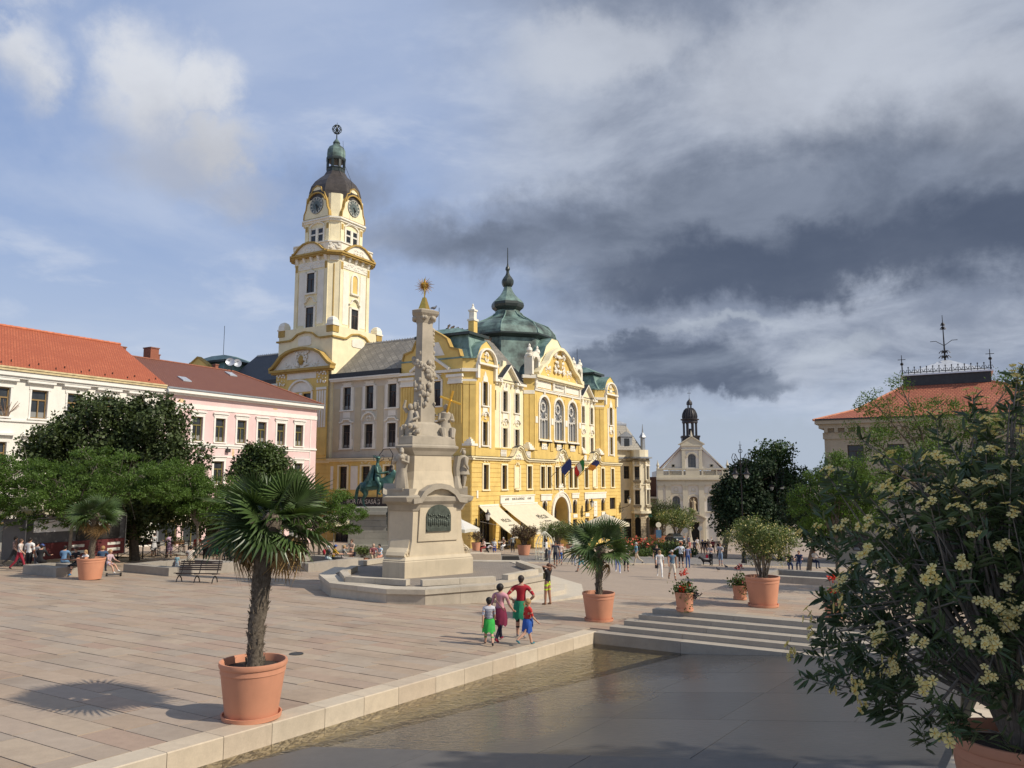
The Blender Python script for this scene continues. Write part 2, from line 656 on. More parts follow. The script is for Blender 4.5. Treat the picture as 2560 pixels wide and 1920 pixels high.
# ------------------------------------------------------------------ palette
def mat_stone(name,cols,rough=.7,bump=.25,stain=.3,wet=0.0):
 """paving stone: each piece takes its own tone from a small palette"""
 m = bpy.data.materials.new(name)
 m.use_nodes = True
 t = NT(m.node_tree)
 b = t.n['Principled BSDF']
 oi = t.new('ShaderNodeObjectInfo').outputs['Random']
 gi = t.new('ShaderNodeNewGeometry').outputs['Random Per Island']
 r = t.m('FRACT',t.m('ADD',t.m('MULTIPLY',oi,7.31),t.m('MULTIPLY',gi,5.17)))
 cr = t.new('ShaderNodeValToRGB')
 cr.color_ramp.interpolation = 'LINEAR'
 e = cr.color_ramp.elements
 e[0].position,e[0].color = 0,(*cols[0],1)
 e[1].position,e[1].color = 1,(*cols[-1],1)
 for i,c in enumerate(cols[1:-1]):
  q = e.new((i+1)/(len(cols)-1))
  q.color = (*c,1)
 t.l.new(r,cr.inputs[0])
 geo = t.new('ShaderNodeNewGeometry').outputs['Position']
 n1 = t.noise(geo,.55,6,.62)
 n2 = t.noise(geo,5.0,6,.65)
 n3 = t.noise(geo,40.0,4,.6)
 col = t.mix(t.m('MULTIPLY',t.mr(n1,.45,.75),stain),cr.outputs[0],tuple(q*.62 for q in cols[0]))
 col = t.mix(1.0,col,t.mix(n2,(.80,.79,.78),(1.20,1.19,1.17)),'MULTIPLY')
 col = t.mix(1.0,col,t.mix(n3,(.9,.9,.9),(1.1,1.1,1.1)),'MULTIPLY')
 t.put(b.inputs['Base Color'],col)
 b.inputs['Roughness'].default_value = rough
 b.inputs['Specular IOR Level'].default_value = .35
 bp = t.new('ShaderNodeBump')
 bp.inputs['Strength'].default_value = bump
 bp.inputs['Distance'].default_value = .01
 t.l.new(t.noise(geo,18.0,8,.65),bp.inputs['Height'])
 t.l.new(bp.outputs[0],b.inputs['Normal'])
 MATS[name] = m
 return m

M_TILE = mat_stone('plaza_stone',[(.345,.262,.19),(.395,.308,.228),(.33,.274,.22),(.41,.33,.245),(.355,.252,.188),(.38,.315,.248)],rough=.62,stain=.5)
M_JOINT = mat('joint_sand',(.245,.20,.155),.9,.25,3)
M_FAR = mat_tiles('far_paving',(.375,.295,.225),(.34,.27,.208),1.5,.6,.7,.15,mortar=.012,var=.10,dark=.72)
M_KERB = mat_stone('limestone',[(.50,.42,.315),(.56,.475,.36),(.52,.45,.35),(.47,.385,.29)],rough=.6,stain=.35)
M_STEP = mat_stone('step_stone',[(.35,.31,.255),(.385,.345,.285),(.335,.295,.245)],rough=.65,stain=.4)
M_GRAN_DRY = mat_stone('granite_dry',[(.105,.102,.10),(.125,.12,.117),(.115,.11,.106)],rough=.5,stain=.2)
M_CHAN = mat_stone('channel_stone',[(.36,.29,.17),(.42,.34,.20),(.34,.285,.18)],rough=.4,stain=.6)
M_ROAD = mat_tiles('cobble_road',(.235,.215,.195),(.27,.245,.22),.5,.22,.7,.3,mortar=.03,var=.18,dark=.7)

def mat_wet(name,c):
 m = bpy.data.materials.new(name)
 m.use_nodes = True
 t = NT(m.node_tree)
 b = t.n['Principled BSDF']
 geo = t.new('ShaderNodeNewGeometry').outputs['Position']
 n1 = t.noise(geo,.5,6,.6)
 n2 = t.noise(geo,9.0,5,.6)
 oi = t.new('ShaderNodeObjectInfo').outputs['Random']
 col = t.mix(n1,tuple(q*.8 for q in c),tuple(q*1.25 for q in c))
 col = t.mix(1.0,col,t.mix(n2,(.85,.85,.85),(1.15,1.15,1.15)),'MULTIPLY')
 col = t.mix(1.0,col,t.mix(oi,(.88,.88,.88),(1.12,1.1,1.08)),'MULTIPLY')
 t.put(b.inputs['Base Color'],col)
 sp = t.new('ShaderNodeSeparateXYZ')
 t.l.new(geo,sp.inputs[0])
 # distance from the channel: the running film thins out to damp stone
 dist = t.m('ADD',t.m('ADD',t.m('MULTIPLY',sp.outputs[0],.7807),t.m('MULTIPLY',sp.outputs[1],-.6477)),11.105)
 dist = t.m('ADD',dist,t.m('MULTIPLY',t.m('SUBTRACT',n1,.5),5.0))
 wet = t.mr(dist,3.6,.6)
 t.put(b.inputs['Roughness'],t.m('SUBTRACT',.36,t.m('MULTIPLY',wet,.29)))
 b.inputs['Specular IOR Level'].default_value = .5
 # film of running water: short ripples along the slope
 mp = t.new('ShaderNodeMapping')
 mp.inputs['Rotation'].default_value = (0,0,R(60))
 mp.inputs['Scale'].default_value = (1.0,2.6,1.0)
 t.l.new(geo,mp.inputs[0])
 h = t.m('ADD',t.noise(mp.outputs[0],5.5,3,.5,.6),t.m('MULTIPLY',t.noise(geo,16.0,2,.5),.35))
 amp = t.m('MULTIPLY',h,t.m('ADD',.22,t.m('MULTIPLY',wet,.78)))
 bp = t.new('ShaderNodeBump')
 bp.inputs['Strength'].default_value = .55
 bp.inputs['Distance'].default_value = .035
 t.l.new(amp,bp.inputs['Height'])
 t.l.new(bp.outputs[0],b.inputs['Normal'])
 MATS[name] = m
 return m

M_GRAN_WET = mat_wet('granite_wet',(.062,.061,.060))

def mat_water():
 m = bpy.data.materials.new('water')
 m.use_nodes = True
 t = NT(m.node_tree)
 t.n.remove(t.n['Principled BSDF'])
 geo = t.new('ShaderNodeNewGeometry').outputs['Position']
 gl = t.new('ShaderNodeBsdfGlossy')
 gl.inputs['Roughness'].default_value = .04
 tr = t.new('ShaderNodeBsdfTransparent')
 tr.inputs[0].default_value = (.86,.84,.74,1)
 bp = t.new('ShaderNodeBump')
 bp.inputs['Strength'].default_value = .6
 bp.inputs['Distance'].default_value = .05
 h = t.m('ADD',t.noise(geo,4.5,4,.55,.8),t.m('MULTIPLY',t.noise(geo,15.0,2,.5),.4))
 t.l.new(h,bp.inputs['Height'])
 t.l.new(bp.outputs[0],gl.inputs['Normal'])
 fr = t.new('ShaderNodeFresnel')
 fr.inputs[0].default_value = 1.33
 t.l.new(bp.outputs[0],fr.inputs['Normal'])
 ms = t.new('ShaderNodeMixShader')
 t.l.new(fr.outputs[0],ms.inputs[0])
 t.l.new(tr.outputs[0],ms.inputs[1])
 t.l.new(gl.outputs[0],ms.inputs[2])
 t.l.new(ms.outputs[0],t.n['Material Output'].inputs[0])
 MATS['water'] = m
 return m

M_WATER = mat_water()

# ------------------------------------------------------------------ the square (local x = w, y = t)
def build_plaza():
 b = MB()
 ws = [-900,-300,-120,-60,-10.3,-8.0,30,120,400,900]
 ts = [-120,-20,0,8,16,22.2,33,45,60,80,100,130,170,230,400,900,3000]
 for i in range(len(ws)-1):
  for j in range(len(ts)-1):
   if ws[i] >= -10.31 and ts[j] < 22.1:
    continue
   dz = .03
   v = [(ws[i+a],ts[j+c],g(ts[j+c])-dz) for a,c in ((0,0),(1,0),(1,1),(0,1))]
   near = ts[j+1] <= 33.1 and -60.1 <= ws[i] < 25
   b.add(v,[(0,1,2,3)],0 if near else 1)
 root = b.build('plaza',[M_JOINT,M_FAR],rot=GR)
 tag(root,kind='structure')
 rnd = random.Random(5)
 stones = []
 t = 4.5
 while t < 33:
  d = rnd.uniform(.46,.66)
  wr = -10.32 if t < 22.2 else -7.9
  w = -47+rnd.uniform(0,1)
  while w < wr-.05:
   l = rnd.uniform(.75,1.75)
   e = min(w+l,wr)
   if wr-e < .4:
    e = wr
   x,y = xy(t+d/2,(w+e)/2)
   if y > 6 and abs(x) < .75*y+2.5:
    stones.append((math.hypot(x,y),w+.004,e-.004,t+.004,t+d-.004,rnd.uniform(-.005,.005)))
   w = e
  t += d
 stones.sort()
 um = MB()
 um.add([(0,0,-.05),(1,0,-.05),(1,1,-.05),(0,1,-.05),(.004,.01,0),(.996,.01,0),(.996,.99,0),(.004,.99,0)],
     [(4,5,6,7),(0,1,5,4),(1,2,6,5),(2,3,7,6),(3,0,4,7)])
 first = None
 tilt = math.atan(.05)
 for k,(_,w0,w1,t0,t1,dz) in enumerate(stones[:300]):
  if first is None:
   first = um.build('paving_stone',M_TILE,root)
   o = first
  else:
   o = first.copy()
   COL.objects.link(o)
  o.location = (w0,t0,g(t0)+dz)
  o.rotation_euler = (-tilt,0,0)
  o.scale = (w1-w0,t1-t0,1)
 far = MB()
 for _,w0,w1,t0,t1,dz in stones[300:]:
  z0,z1 = g(t0)+dz,g(t1)+dz
  far.add([(w0,t0,z0-.05),(w1,t0,z0-.05),(w1,t1,z1-.05),(w0,t1,z1-.05),(w0,t0,z0),(w1,t0,z0),(w1,t1,z1),(w0,t1,z1)],
    [(4,5,6,7),(0,1,5,4),(1,2,6,5),(2,3,7,6),(3,0,4,7)])
 o = far.build('paving_stones_beyond',M_TILE,root)
 o['kind'] = 'stuff'
 # slot drain cover and round covers let into the paving
 dr = MB()
 for k in range(9):
  dr.box(-13.05+k*.085,-13.0+k*.085,6.75,7.15,g(6.95)+.012,g(6.95)+.02)
 return root

build_plaza()
M_IRON = mat('dark_iron',(.025,.024,.026),.45,.2,8,metal=.6)
M_IRON2 = mat('cast_iron',(.06,.058,.056),.6,.3,12,.3,metal=.3)

def covers():
 b = MB()
 t0,w0 = 6.9,-10.9
 b.box(-.55,.0,-.28,.0,.012,.022)
 o = b.build('drain_cover',M_IRON2,loc=(-5.45,10.22,gxy(-5.45,10.22)),rot=GR)
 s = MB()
 for k in range(7):
  s.box(-.51+k*.07,-.47+k*.07,-.25,-.03,.022,.027)
 s.build('grate_bars',M_IRON,o)
 tag(o,'dark rectangular drain cover in the paving by the kerb, bottom left','drain cover')
 for (t,w,lab) in ((24.6,-15.0,None),(14.0,-14.0,'small dark round cover in the paving right of the big palm')):
  if lab is None:
   continue
  c = MB().lathe([(.17,0),(.17,.012),(.14,.012),(.14,.008)],14)
  o = c.build('manhole_cover',M_IRON2,loc=(*xy(t,w),g(t)+.005),rot=GR)
  tag(o,lab,'manhole cover')

covers()

# ------------------------------------------------------------------ the sunken basin with running water
def w_edge(t):
 return -9.46+(t-9.64)*.1706

def z_slab(t,w):
 return g(t)-.36+.09*(w-w_edge(t))

def build_pool():
 rnd = random.Random(3)
 root = MB()
 root.add([(-9.9,-4,g(-4)-.62),(1,-4,g(-4)-.62),(1,24,g(24)-.62),(-9.9,24,g(24)-.62)],[(0,1,2,3)])
 root = root.build('pool_basin',M_CHAN,rot=GR)
 tag(root,kind='structure')
 # kerb stones on the square's side
 t = 2.0
 while t < 22.15:
  e = min(t+rnd.uniform(.95,1.25),22.2)
  if 22.2-e < .5:
   e = 22.2
  b = MB()
  a,c = t+.005,e-.005
  v = [(-10.3,a,g(a)-.7),(-9.86,a,g(a)-.7),(-9.86,c,g(c)-.7),(-10.3,c,g(c)-.7),
    (-10.3,a,g(a)+.004),(-9.872,a,g(a)+.004),(-9.872,c,g(c)+.004),(-10.3,c,g(c)+.004),
    (-9.86,a,g(a)-.012),(-9.86,c,g(c)-.012)]
  b.add(v,[(4,5,6,7),(0,1,8,5,4),(1,2,9,8),(8,9,6,5),(2,3,7,6,9),(3,0,4,7)])
  b.build('kerb_stone',M_KERB,root)
  t = e
 # sandy channel floor of separate slabs
 t = 4.0
 while t < 22.2:
  e = t+rnd.uniform(1.5,2.1)
  b = MB()
  a,c = t+.006,min(e,22.3)-.006
  b.add([(-9.86,a,g(a)-.46),(w_edge(a)+.5,a,g(a)-.43),(w_edge(c)+.5,c,g(c)-.43),(-9.86,c,g(c)-.46)],[(0,1,2,3)])
  b.build('channel_slab',M_CHAN,root)
  t = e
 # granite slabs
 rows = [-9.5,-5.0,0.0,2.75,5.45,8.2,10.9,13.6]

 def tl(k,w):
  return 9.64+rows[k]+.2085*(w+9.46)
 for k in range(len(rows)-1):
  w = -9.8
  first = True
  while w < -.35:
   l = rnd.uniform(1.5,2.6) if k > 2 else rnd.uniform(2.0,2.7)
   e = min(w+l,-.3)
   if -.3-e < .8:
    e = -.3
   q = []
   for (kk,ww) in ((k,w),(k,e),(k+1,e),(k+1,w)):
    skew = (.18 if kk == k+1 else -.02)*(1 if ww not in (-9.8,-.3) else 0)*(ww+9.8)*.12
    w2 = ww+skew
    tt = tl(kk,w2)
    w2 = max(w2,w_edge(tt))
    q.append((w2,tl(kk,w2)))
   if max(p[0] for p in q)-min(p[0] for p in q) > .05:
    cx,cy = sum(p[0] for p in q)/4,sum(p[1] for p in q)/4
    q = [(cx+(p[0]-cx)*.996,cy+(p[1]-cy)*.996) for p in q]
    up = .016 if k < 2 else 0.0
    if min(p[1] for p in q) < 22.5:
     b = MB()
     top = [(p[0],p[1],z_slab(p[1],p[0])+up) for p in q]
     bot = [(p[0],p[1],z_slab(p[1],p[0])-.12) for p in q]
     b.add(bot+top,[(4,5,6,7),(0,1,5,4),(1,2,6,5),(2,3,7,6),(3,0,4,7)])
     b.build('granite_slab',M_GRAN_DRY if k < 2 else M_GRAN_WET,root)
   w = e
 # water in the channel
 b = MB()
 n = 10
 ts = [9.0+i*(22.25-9.0)/n for i in range(n+1)]
 v = []
 for q in ts:
  v += [(-9.86,q,g(q)-.325),(w_edge(q)+.42,q,g(q)-.325)]
 b.add(v,[(2*i,2*i+1,2*i+3,2*i+2) for i in range(n)])
 q0 = [5.0,9.0]
 b.add([(-9.86,5.0,g(5)-.325),(w_edge(5)+.3,5,g(5)-.325),(w_edge(9)+.42,9,g(9)-.325),(-9.86,9,g(9)-.325)],[(0,1,2,3)])
 w = b.build('water',M_WATER,rot=GR)
 tag(w,kind='structure')
 # steps up to the terrace
 st = empty('terrace_steps',(0,0,0),R(-30))
 tag(st,kind='structure')
 tk = [21.95,22.35,22.75,23.15]
 wk = [-9.86,-9.52,-9.22,-8.9]
 for k in range(4):
  w = wk[k]
  ztop = -4.505+.14*k
  while w < 3.5:
   e = w+rnd.uniform(2.2,3.0)
   MB().box(w+.004,e-.004,tk[k],tk[k]+(.46 if k < 3 else .5),ztop-(1.0 if k == 0 else .16),ztop).build('step_block',M_STEP,st)
   w = e
 # terrace: front blocks and paved top
 tr = empty('terrace',(0,0,0),R(-30))
 tag(tr,kind='structure')
 w = -8.6
 while w < 14:
  e = w+rnd.uniform(1.8,2.6)
  MB().box(w+.004,e-.004,23.55,24.0,-5.4,-3.945).build('coping_block',M_STEP,tr)
  w = e
 b = MB()
 b.box(-8.6,40,24.0,24.01,-6,-4.0)

 def zt(t):
  return -3.95-.028*(t-24)
 b.add([(-8.6,24,-6),(40,24,-6),(40,34,-7),(-8.6,34,-7),(-8.6,24,zt(24)-.03),(40,24,zt(24)-.03),(40,34,zt(34)-.03),(-8.6,34,zt(34)-.03)],
    [(4,5,6,7),(0,1,5,4),(1,2,6,5),(2,3,7,6),(3,0,4,7)])
 b.build('terrace_base',M_JOINT,tr)
 t = 24.0
 far = MB()
 while t < 33.8:
  d = rnd.uniform(.5,.62)
  w = -8.6
  while w < 14:
   e = w+rnd.uniform(.8,1.7)
   a,c = t+.006,t+d-.006
   far.add([(w+.006,a,zt(a)-.04),(e-.006,a,zt(a)-.04),(e-.006,c,zt(c)-.04),(w+.006,c,zt(c)-.04),(w+.006,a,zt(a)),(e-.006,a,zt(a)),(e-.006,c,zt(c)),(w+.006,c,zt(c))],
     [(4,5,6,7),(0,1,5,4),(1,2,6,5),(2,3,7,6),(3,0,4,7)])
   w = e
  t += d
 o = far.build('paving_stones',M_TILE,tr)
 o['kind'] = 'stuff'
 # ledge on the near right side, where the big oleander stands
 le = empty('ledge',(0,0,0),R(-30))
 tag(le,kind='structure')

 def zl(q):
  return -3.30-.045*(q-9)

 def wl(q):
  return -.40+.083*(q-11)
 t = -6.0
 while t < 23.4:
  e = min(t+rnd.uniform(1.1,1.6),23.5)
  a,c = t+.005,e-.005
  b = MB()
  b.add([(wl(a),a,zl(a)-1.5),(wl(a)+.46,a,zl(a)-1.5),(wl(c)+.46,c,zl(c)-1.5),(wl(c),c,zl(c)-1.5),(wl(a),a,zl(a)),(wl(a)+.46,a,zl(a)),(wl(c)+.46,c,zl(c)),(wl(c),c,zl(c))],
     [(4,5,6,7),(0,1,5,4),(1,2,6,5),(2,3,7,6),(3,0,4,7)])
  b.build('kerb_stone',M_KERB,le)
  t = e
 b = MB()
 b.add([(wl(-40)+.46,-40,zl(-40)-.01),(60,-40,zl(-40)-.01),(60,23.5,zl(23.5)-.01),(wl(23.5)+.46,23.5,zl(23.5)-.01),(wl(23.5)+.46,23.5,-6),(60,23.5,-6)],
    [(0,1,2,3),(3,2,5,4)])
 b.build('ledge_paving',M_FAR,le)

build_pool()

def build_road():
 pts = [(1.0,57.9),(24.5,62.4),(60,70),(60,104),(36.8,93.5),(10.5,74.8),(1.7,68.1),(-6,64),(-6,57)]
 b = MB()
 b.add([(x,y,gxy(x,y)+.004) for x,y in pts],[tuple(range(len(pts)))])
 # follow the slope: subdivide into a fan of strips
 b = MB()
 n = 24
 for i in range(n):
  f0,f1 = i/n,(i+1)/n

  def pt(f,far):
   a = (-8+80*f,56.2+15.5*f)
   c = (-8+80*f,63.5+40*f)
   return c if far else a
  q = [pt(f0,0),pt(f1,0),pt(f1,1),pt(f0,1)]
  m0 = ((q[0][0]+q[3][0])/2,(q[0][1]+q[3][1])/2)
  m1 = ((q[1][0]+q[2][0])/2,(q[1][1]+q[2][1])/2)
  for a in ([q[0],q[1],m1,m0],[m0,m1,q[2],q[3]]):
   b.add([(x,y,gxy(x,y)+.006) for x,y in a],[(0,1,2,3)])
 o = b.build('road',M_ROAD)
 tag(o,kind='structure')
 k = MB()
 for i in range(40):
  x0 = -8+80*i/40
  x1 = -8+80*(i+1)/40-.02
  y0,y1 = 56.2+15.5*i/40-.4,56.2+15.5*(i+1)/40-.4
  v = []
  for dz in (-.2,.04):
   for x,y in ((x0,y0),(x1,y1),(x1,y1+.35),(x0,y0+.35)):
    v.append((x,y,gxy(x,y)+dz))
  k.add(v,[(4,5,6,7),(0,1,5,4),(1,2,6,5),(2,3,7,6),(3,0,4,7)])
 o2 = k.build('road_kerb',M_KERB,o)
 o2['kind'] = 'stuff'

build_road()
# ------------------------------------------------------------------ town hall
M_YEL = mat('plaster_yellow',(.71,.505,.160),.85,.10,.8,.12,60,streak=.18)
M_CREAM = mat('plaster_cream',(.83,.735,.485),.85,.07,.9,.10,60,streak=.16)
M_WHT = mat('plaster_white',(.80,.755,.64),.82,.06,1.2,.12,50,streak=.14)
M_GREY = mat('plaster_grey',(.60,.54,.43),.85,.06,1.0,.1,60,streak=.15)
M_OCH = mat('moulding_ochre',(.43,.285,.08),.8,.12,1.5,.1,50,streak=.2)
M_COP = mat('copper_green',(.10,.175,.15),.55,.25,1.1,.25,9,c2=(.21,.315,.275),streak=.65,spec=.5)
M_COPS = mat('copper_stained',(.022,.03,.027),.5,0,.55,.25,9,c2=(.20,.30,.26),spec=.5,streak=.5,detail=7)
M_COPD = mat('copper_dark',(.028,.036,.034),.42,.3,1.5,.15,9,c2=(.032,.046,.041),spec=.5,streak=.3)
M_BRN = mat('roof_brown',(.052,.043,.038),.5,.25,2.0,.12,14)
M_SLATE = mat_tiles('slate_diamond',(.205,.19,.165),(.32,.295,.25),.62,.62,.65,.7,mortar=.035,var=.25,dark=.5,rot=R(45),coord='UV')
M_SLATED = mat_tiles('slate_dark',(.05,.053,.058),(.065,.068,.073),.6,.3,.6,.4,mortar=.03,var=.2,coord='UV')
M_GUT = mat('gutter_dark',(.03,.033,.036),.5,.2,3)
M_FRM = mat('window_frame_brown',(.075,.05,.038),.55,.15,6)
M_FRW = mat('window_frame_white',(.66,.63,.56),.5,.06,6)
M_GLS = mat_glass('glass_dark',(.026,.028,.030),.10,.35)
M_GLL = mat_glass('glass_light',(.16,.165,.17),.12,0)
M_DIAL = mat('clock_dial',(.10,.13,.125),.5,.2,4)
M_NUM = mat('clock_numerals',(.45,.44,.38),.5,.1,4)
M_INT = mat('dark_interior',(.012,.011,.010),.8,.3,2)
M_ZINC = mat('zinc',(.50,.52,.55),.35,.15,3,metal=.5)
M_BLK = mat('lettering_black',(.02,.018,.016),.6,0)

def quad_uv(name,quads,m,parent,thick=0.0):
 """roof slopes with metre-scaled UVs so that slates run along the slope"""
 me = bpy.data.meshes.new(name)
 v,f,uv = [],[],[]
 for q in quads:
  P = [Vector(p) for p in q]
  n = (P[1]-P[0]).cross(P[-1]-P[0])
  if n.length < 1e-6:
   n = Vector((0,0,1))
  n.normalize()
  u = Vector((0,0,1)).cross(n)
  if u.length < 1e-3:
   u = Vector((1,0,0))
  u.normalize()
  w = n.cross(u)
  o = len(v)
  v += [tuple(p) for p in P]
  f.append(tuple(range(o,o+len(P))))
  uv += [(p.dot(u),p.dot(w)) for p in P]
 me.from_pydata(v,[],f)
 l = me.uv_layers.new(name='UVMap')
 for i,c in enumerate(uv):
  l.data[i].uv = c
 me.materials.append(m)
 me.update()
 return link(name,me,parent)

def town_hall():
 root = empty('town_hall',(*xy(68.9,-44.7),g(68.9)),R(-30))
 tag(root,'long yellow and white town hall with clock tower and green copper domes','town hall')
 TR = lambda s,d,h: (d,s,h)            # right front, towards the square
 TL = lambda s,d,h: (-s,-d,h)          # left front, in the shade

 # ---- ground and first floor, right front
 ff = [2.8,6.73,12.6,15.96,17.67,19.87,21.47,23.83,25.29,28.72,34.31,37.9]
 holes = [(s-.5,s+.5,6.0,8.62) for s in ff]
 holes += [(1.66,4.35,-.6,4.15),(6.05,8.3,-.7,3.6),(10.6,12.9,-.9,3.2)]
 holes += [(s-.62,s+.62,2.65,4.45) for s in (16.55,25.1,28.9,34.35)]+[(36.85,39.0,2.8,4.45)]
 holes += [(s-.62,s+.62,-1.5,1.9) for s in (16.55,25.1,28.9,31.6,34.35)]+[(37.0,38.9,-1.6,1.85)]
 holes += [(18.8,23.0,-1.6,4.9)]
 b = MB(TR)
 wall_holes(b,0,41,-3,9.3,holes,0,.45)
 b.build('wall',M_YEL,root)

 def courses(T,s1,holes,name,skip=()):
  c = MB(T)
  h = -2.2
  while h < 8.9:
   e = h+.5
   cuts = sorted([(max(a-.28,0),min(bb+.28,s1)) for a,bb,lo,hi in holes if lo-.12 < e and hi+.25 > h]+
        [q[:2] for q in skip if q[2] < e and q[3] > h])
   p = .02
   for a,bb in cuts:
    if a-p > .3:
     c.box(p,a,0,.045,h,e-.06)
    p = max(p,bb)
   if s1-p > .3:
    c.box(p,s1-.02,0,.045,h,e-.06)
   h = e
  o = c.build(name,M_YEL,root)
  o['kind'] = 'stuff'
 courses(TR,41,holes,'rusticated_courses',[(5.7,13.8,4.3,5.4),(15.2,18.3,4.4,5.4),(24,26.2,4.6,5.4),(27.9,35.4,4.4,5.4),(8.9,10.4,5.8,8.8),(30.8,32.2,5.8,8.8)])
 for s in ff:
  window(root,TR,s,6.0,8.62,1.0,(M_FRM,M_GLS))
 for s in (16.55,25.1,28.9,34.35):
  sp = MB(TR)
  spandrel(sp,s,3.8,.62,.65,-.3,.03)
  sp.build('arch_spandrel',M_WHT,root)
  window(root,TR,s,2.65,4.45,1.24,(M_FRM,M_GLS),transom=0,d=-.34,bars=1)
 window(root,TR,37.93,2.8,4.45,2.15,(M_FRM,M_GLS),transom=0,mull=3,d=-.3)
 for s in (25.1,28.9,31.6,34.35):
  o = window(root,TR,s,-1.5,1.9,1.24,(M_FRM,M_GLS),transom=.45,mull=0,d=-.3,name='shop_window')
  if s > 26:
   p = MB(TR)
   p.box(s-.42,s+.42,-.24,-.22,.35,1.65)
   p.build('poster',M_ZINC,o)
 o = window(root,TR,37.95,-1.6,1.85,1.9,(M_FRM,M_GLS),transom=.55,mull=0,d=-.3,name='shop_window')
 p = MB(TR)
 p.box(37.1,38.8,-.24,-.22,.35,1.75)
 p.build('poster',mat('poster_green',(.04,.22,.15),.5,.5,1.5,c2=(.25,.55,.45)),o)
 window(root,TR,16.55,-1.5,1.9,1.24,(M_FRM,M_GLS),transom=.6,d=-.3,name='shop_window')
 # cafe openings: dark doors set back
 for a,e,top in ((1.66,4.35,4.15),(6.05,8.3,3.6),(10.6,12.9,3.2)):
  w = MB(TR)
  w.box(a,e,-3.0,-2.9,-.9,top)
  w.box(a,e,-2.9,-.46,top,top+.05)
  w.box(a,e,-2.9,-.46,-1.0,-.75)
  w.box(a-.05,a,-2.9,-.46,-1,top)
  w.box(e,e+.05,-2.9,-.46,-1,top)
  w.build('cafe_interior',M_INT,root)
  window(root,TR,(a+e)/2,-.75,top,e-a,(M_FRM,M_GLS),transom=.72,mull=3,d=-.6,name='cafe_door')
 # great door
 sp = MB(TR)
 spandrel(sp,20.9,2.8,2.1,2.1,-.45,.02,10)
 sp.build('arch_spandrel',M_YEL,root)
 ar = MB(TR)
 ar.band(arc(20.9,2.8,2.1,180,0,18),.42,0,.16)
 ar.box(18.35,18.8,0,.16,-1.9,2.8)
 ar.box(23.0,23.45,0,.16,-1.9,2.8)
 ar.band(arc(20.9,2.8,2.62,180,0,18),.12,0,.26)
 ar.build('portal_surround',M_WHT,root)
 ni = MB(TR)
 ni.band(arc(20.9,2.8,2.1,180,0,14),.02,-1.8,-.44)
 ni.box(18.78,18.8,-1.8,-.44,-1.7,2.8)
 ni.box(23.0,23.02,-1.8,-.44,-1.7,2.8)
 ni.build('portal_reveal',M_YEL,root)
 dr = MB(TR)
 dr.face_ext([(18.8,-1.7),(23.0,-1.7)]+arc(20.9,2.8,2.1,0,180,14),-1.8,-1.7)
 dr.box(20.85,20.95,-1.7,-1.62,-1.7,4.8)
 dr.box(18.8,23.0,-1.7,-1.62,2.7,2.9)
 dr.build('portal_door',mat('door_grey',(.20,.19,.18),.6,.15,4),root)
 orn = MB(TR)
 stucco(orn,20.9,5.75,1.3,1.5,.1,5,18,.16)
 orn.build('portal_ornament',M_WHT,root)
 # pale sign panels (with their lettering) over the shops
 for a,e,lo,hi in ((5.8,13.7,4.42,5.28),(15.4,18.2,4.5,5.25),(24.1,26.2,4.62,5.28),(28.0,35.3,4.45,5.3)):
  sb = MB(TR)
  sb.box(a,e,.045,.12,lo,hi)
  sb.box(a-.1,e+.1,.045,.18,hi-.1,hi+.04)
  sb.build('sign_panel',M_WHT,root)
 for s,body,size in ((9.8,'BOR ÉS KÁVÉHÁZ',.36),(7.2,'▪ VÖRÖS',.32),(12.4,'▪ VÖRÖS',.32)):
  text_obj('sign_lettering',body.replace('▪ VÖRÖS','KÁVÉS'),size,M_BLK,root,frame_m((.13,s,4.84),(0,1,0),(0,0,1)))
 # relief panels and tablets
 for s in (25.1,28.9,34.35):
  MB(TR).box(s-.62,s+.62,.03,.09,2.1,2.55).build('wall_tablet',M_WHT,root)
 tb = MB(TR)
 tb.box(31.05,32.15,.03,.10,2.0,4.1)
 stucco(tb,31.6,3.2,.7,1.4,.1,8,10,.2)
 tb.build('relief_panel',M_WHT,root)
 MB(TR).box(.95,1.25,.045,.1,5.1,5.9).build('wall_tablet',M_WHT,root)

 # white surrounds of first floor windows
 def surround(T,s,h0,h1,w,name='window_surround',m=M_CREAM,crown=True,seed=1,ear=.0):
  q = MB(T)
  for sg in (-1,1):
   x0 = s+sg*(w/2+.02)
   x1 = s+sg*(w/2+.24)
   q.box(min(x0,x1),max(x0,x1),0.0,.11,h0-.1,h1+.15)
   if ear:
    x2 = s+sg*(w/2+.24+ear)
    q.box(min(x1,x2),max(x1,x2),0,.07,h0+.25,h1-.05)
  q.box(s-w/2-.24,s+w/2+.24,0,.12,h1+.02,h1+.2)
  q.box(s-w/2-.3,s+w/2+.3,0,.17,h0-.16,h0-.02)
  if crown:
   stucco(q,s,h1+.45,w*1.0,.42,.08,seed,6,.18)
   q.box(s-w/2-.1,s+w/2+.1,0,.16,h1+.68,h1+.76)
  return q.build(name,m,root)
 for k,s in enumerate(ff):
  surround(TR,s,6.0,8.62,1.0,seed=k,m=M_CREAM)
 for s in (9.63,31.5):
  ni = MB(TR)
  ni.box(s-.5,s+.5,.0,.07,6.1,8.5)
  ni.box(s-.75,s-.52,0,.14,6.0,8.7)
  ni.box(s+.52,s+.75,0,.14,6.0,8.7)
  ni.box(s-.6,s+.6,0,.26,5.85,6.05)
  stucco(ni,s,8.95,.8,.5,.12,9,7,.2)
  ni.build('blind_niche',M_CREAM,root)
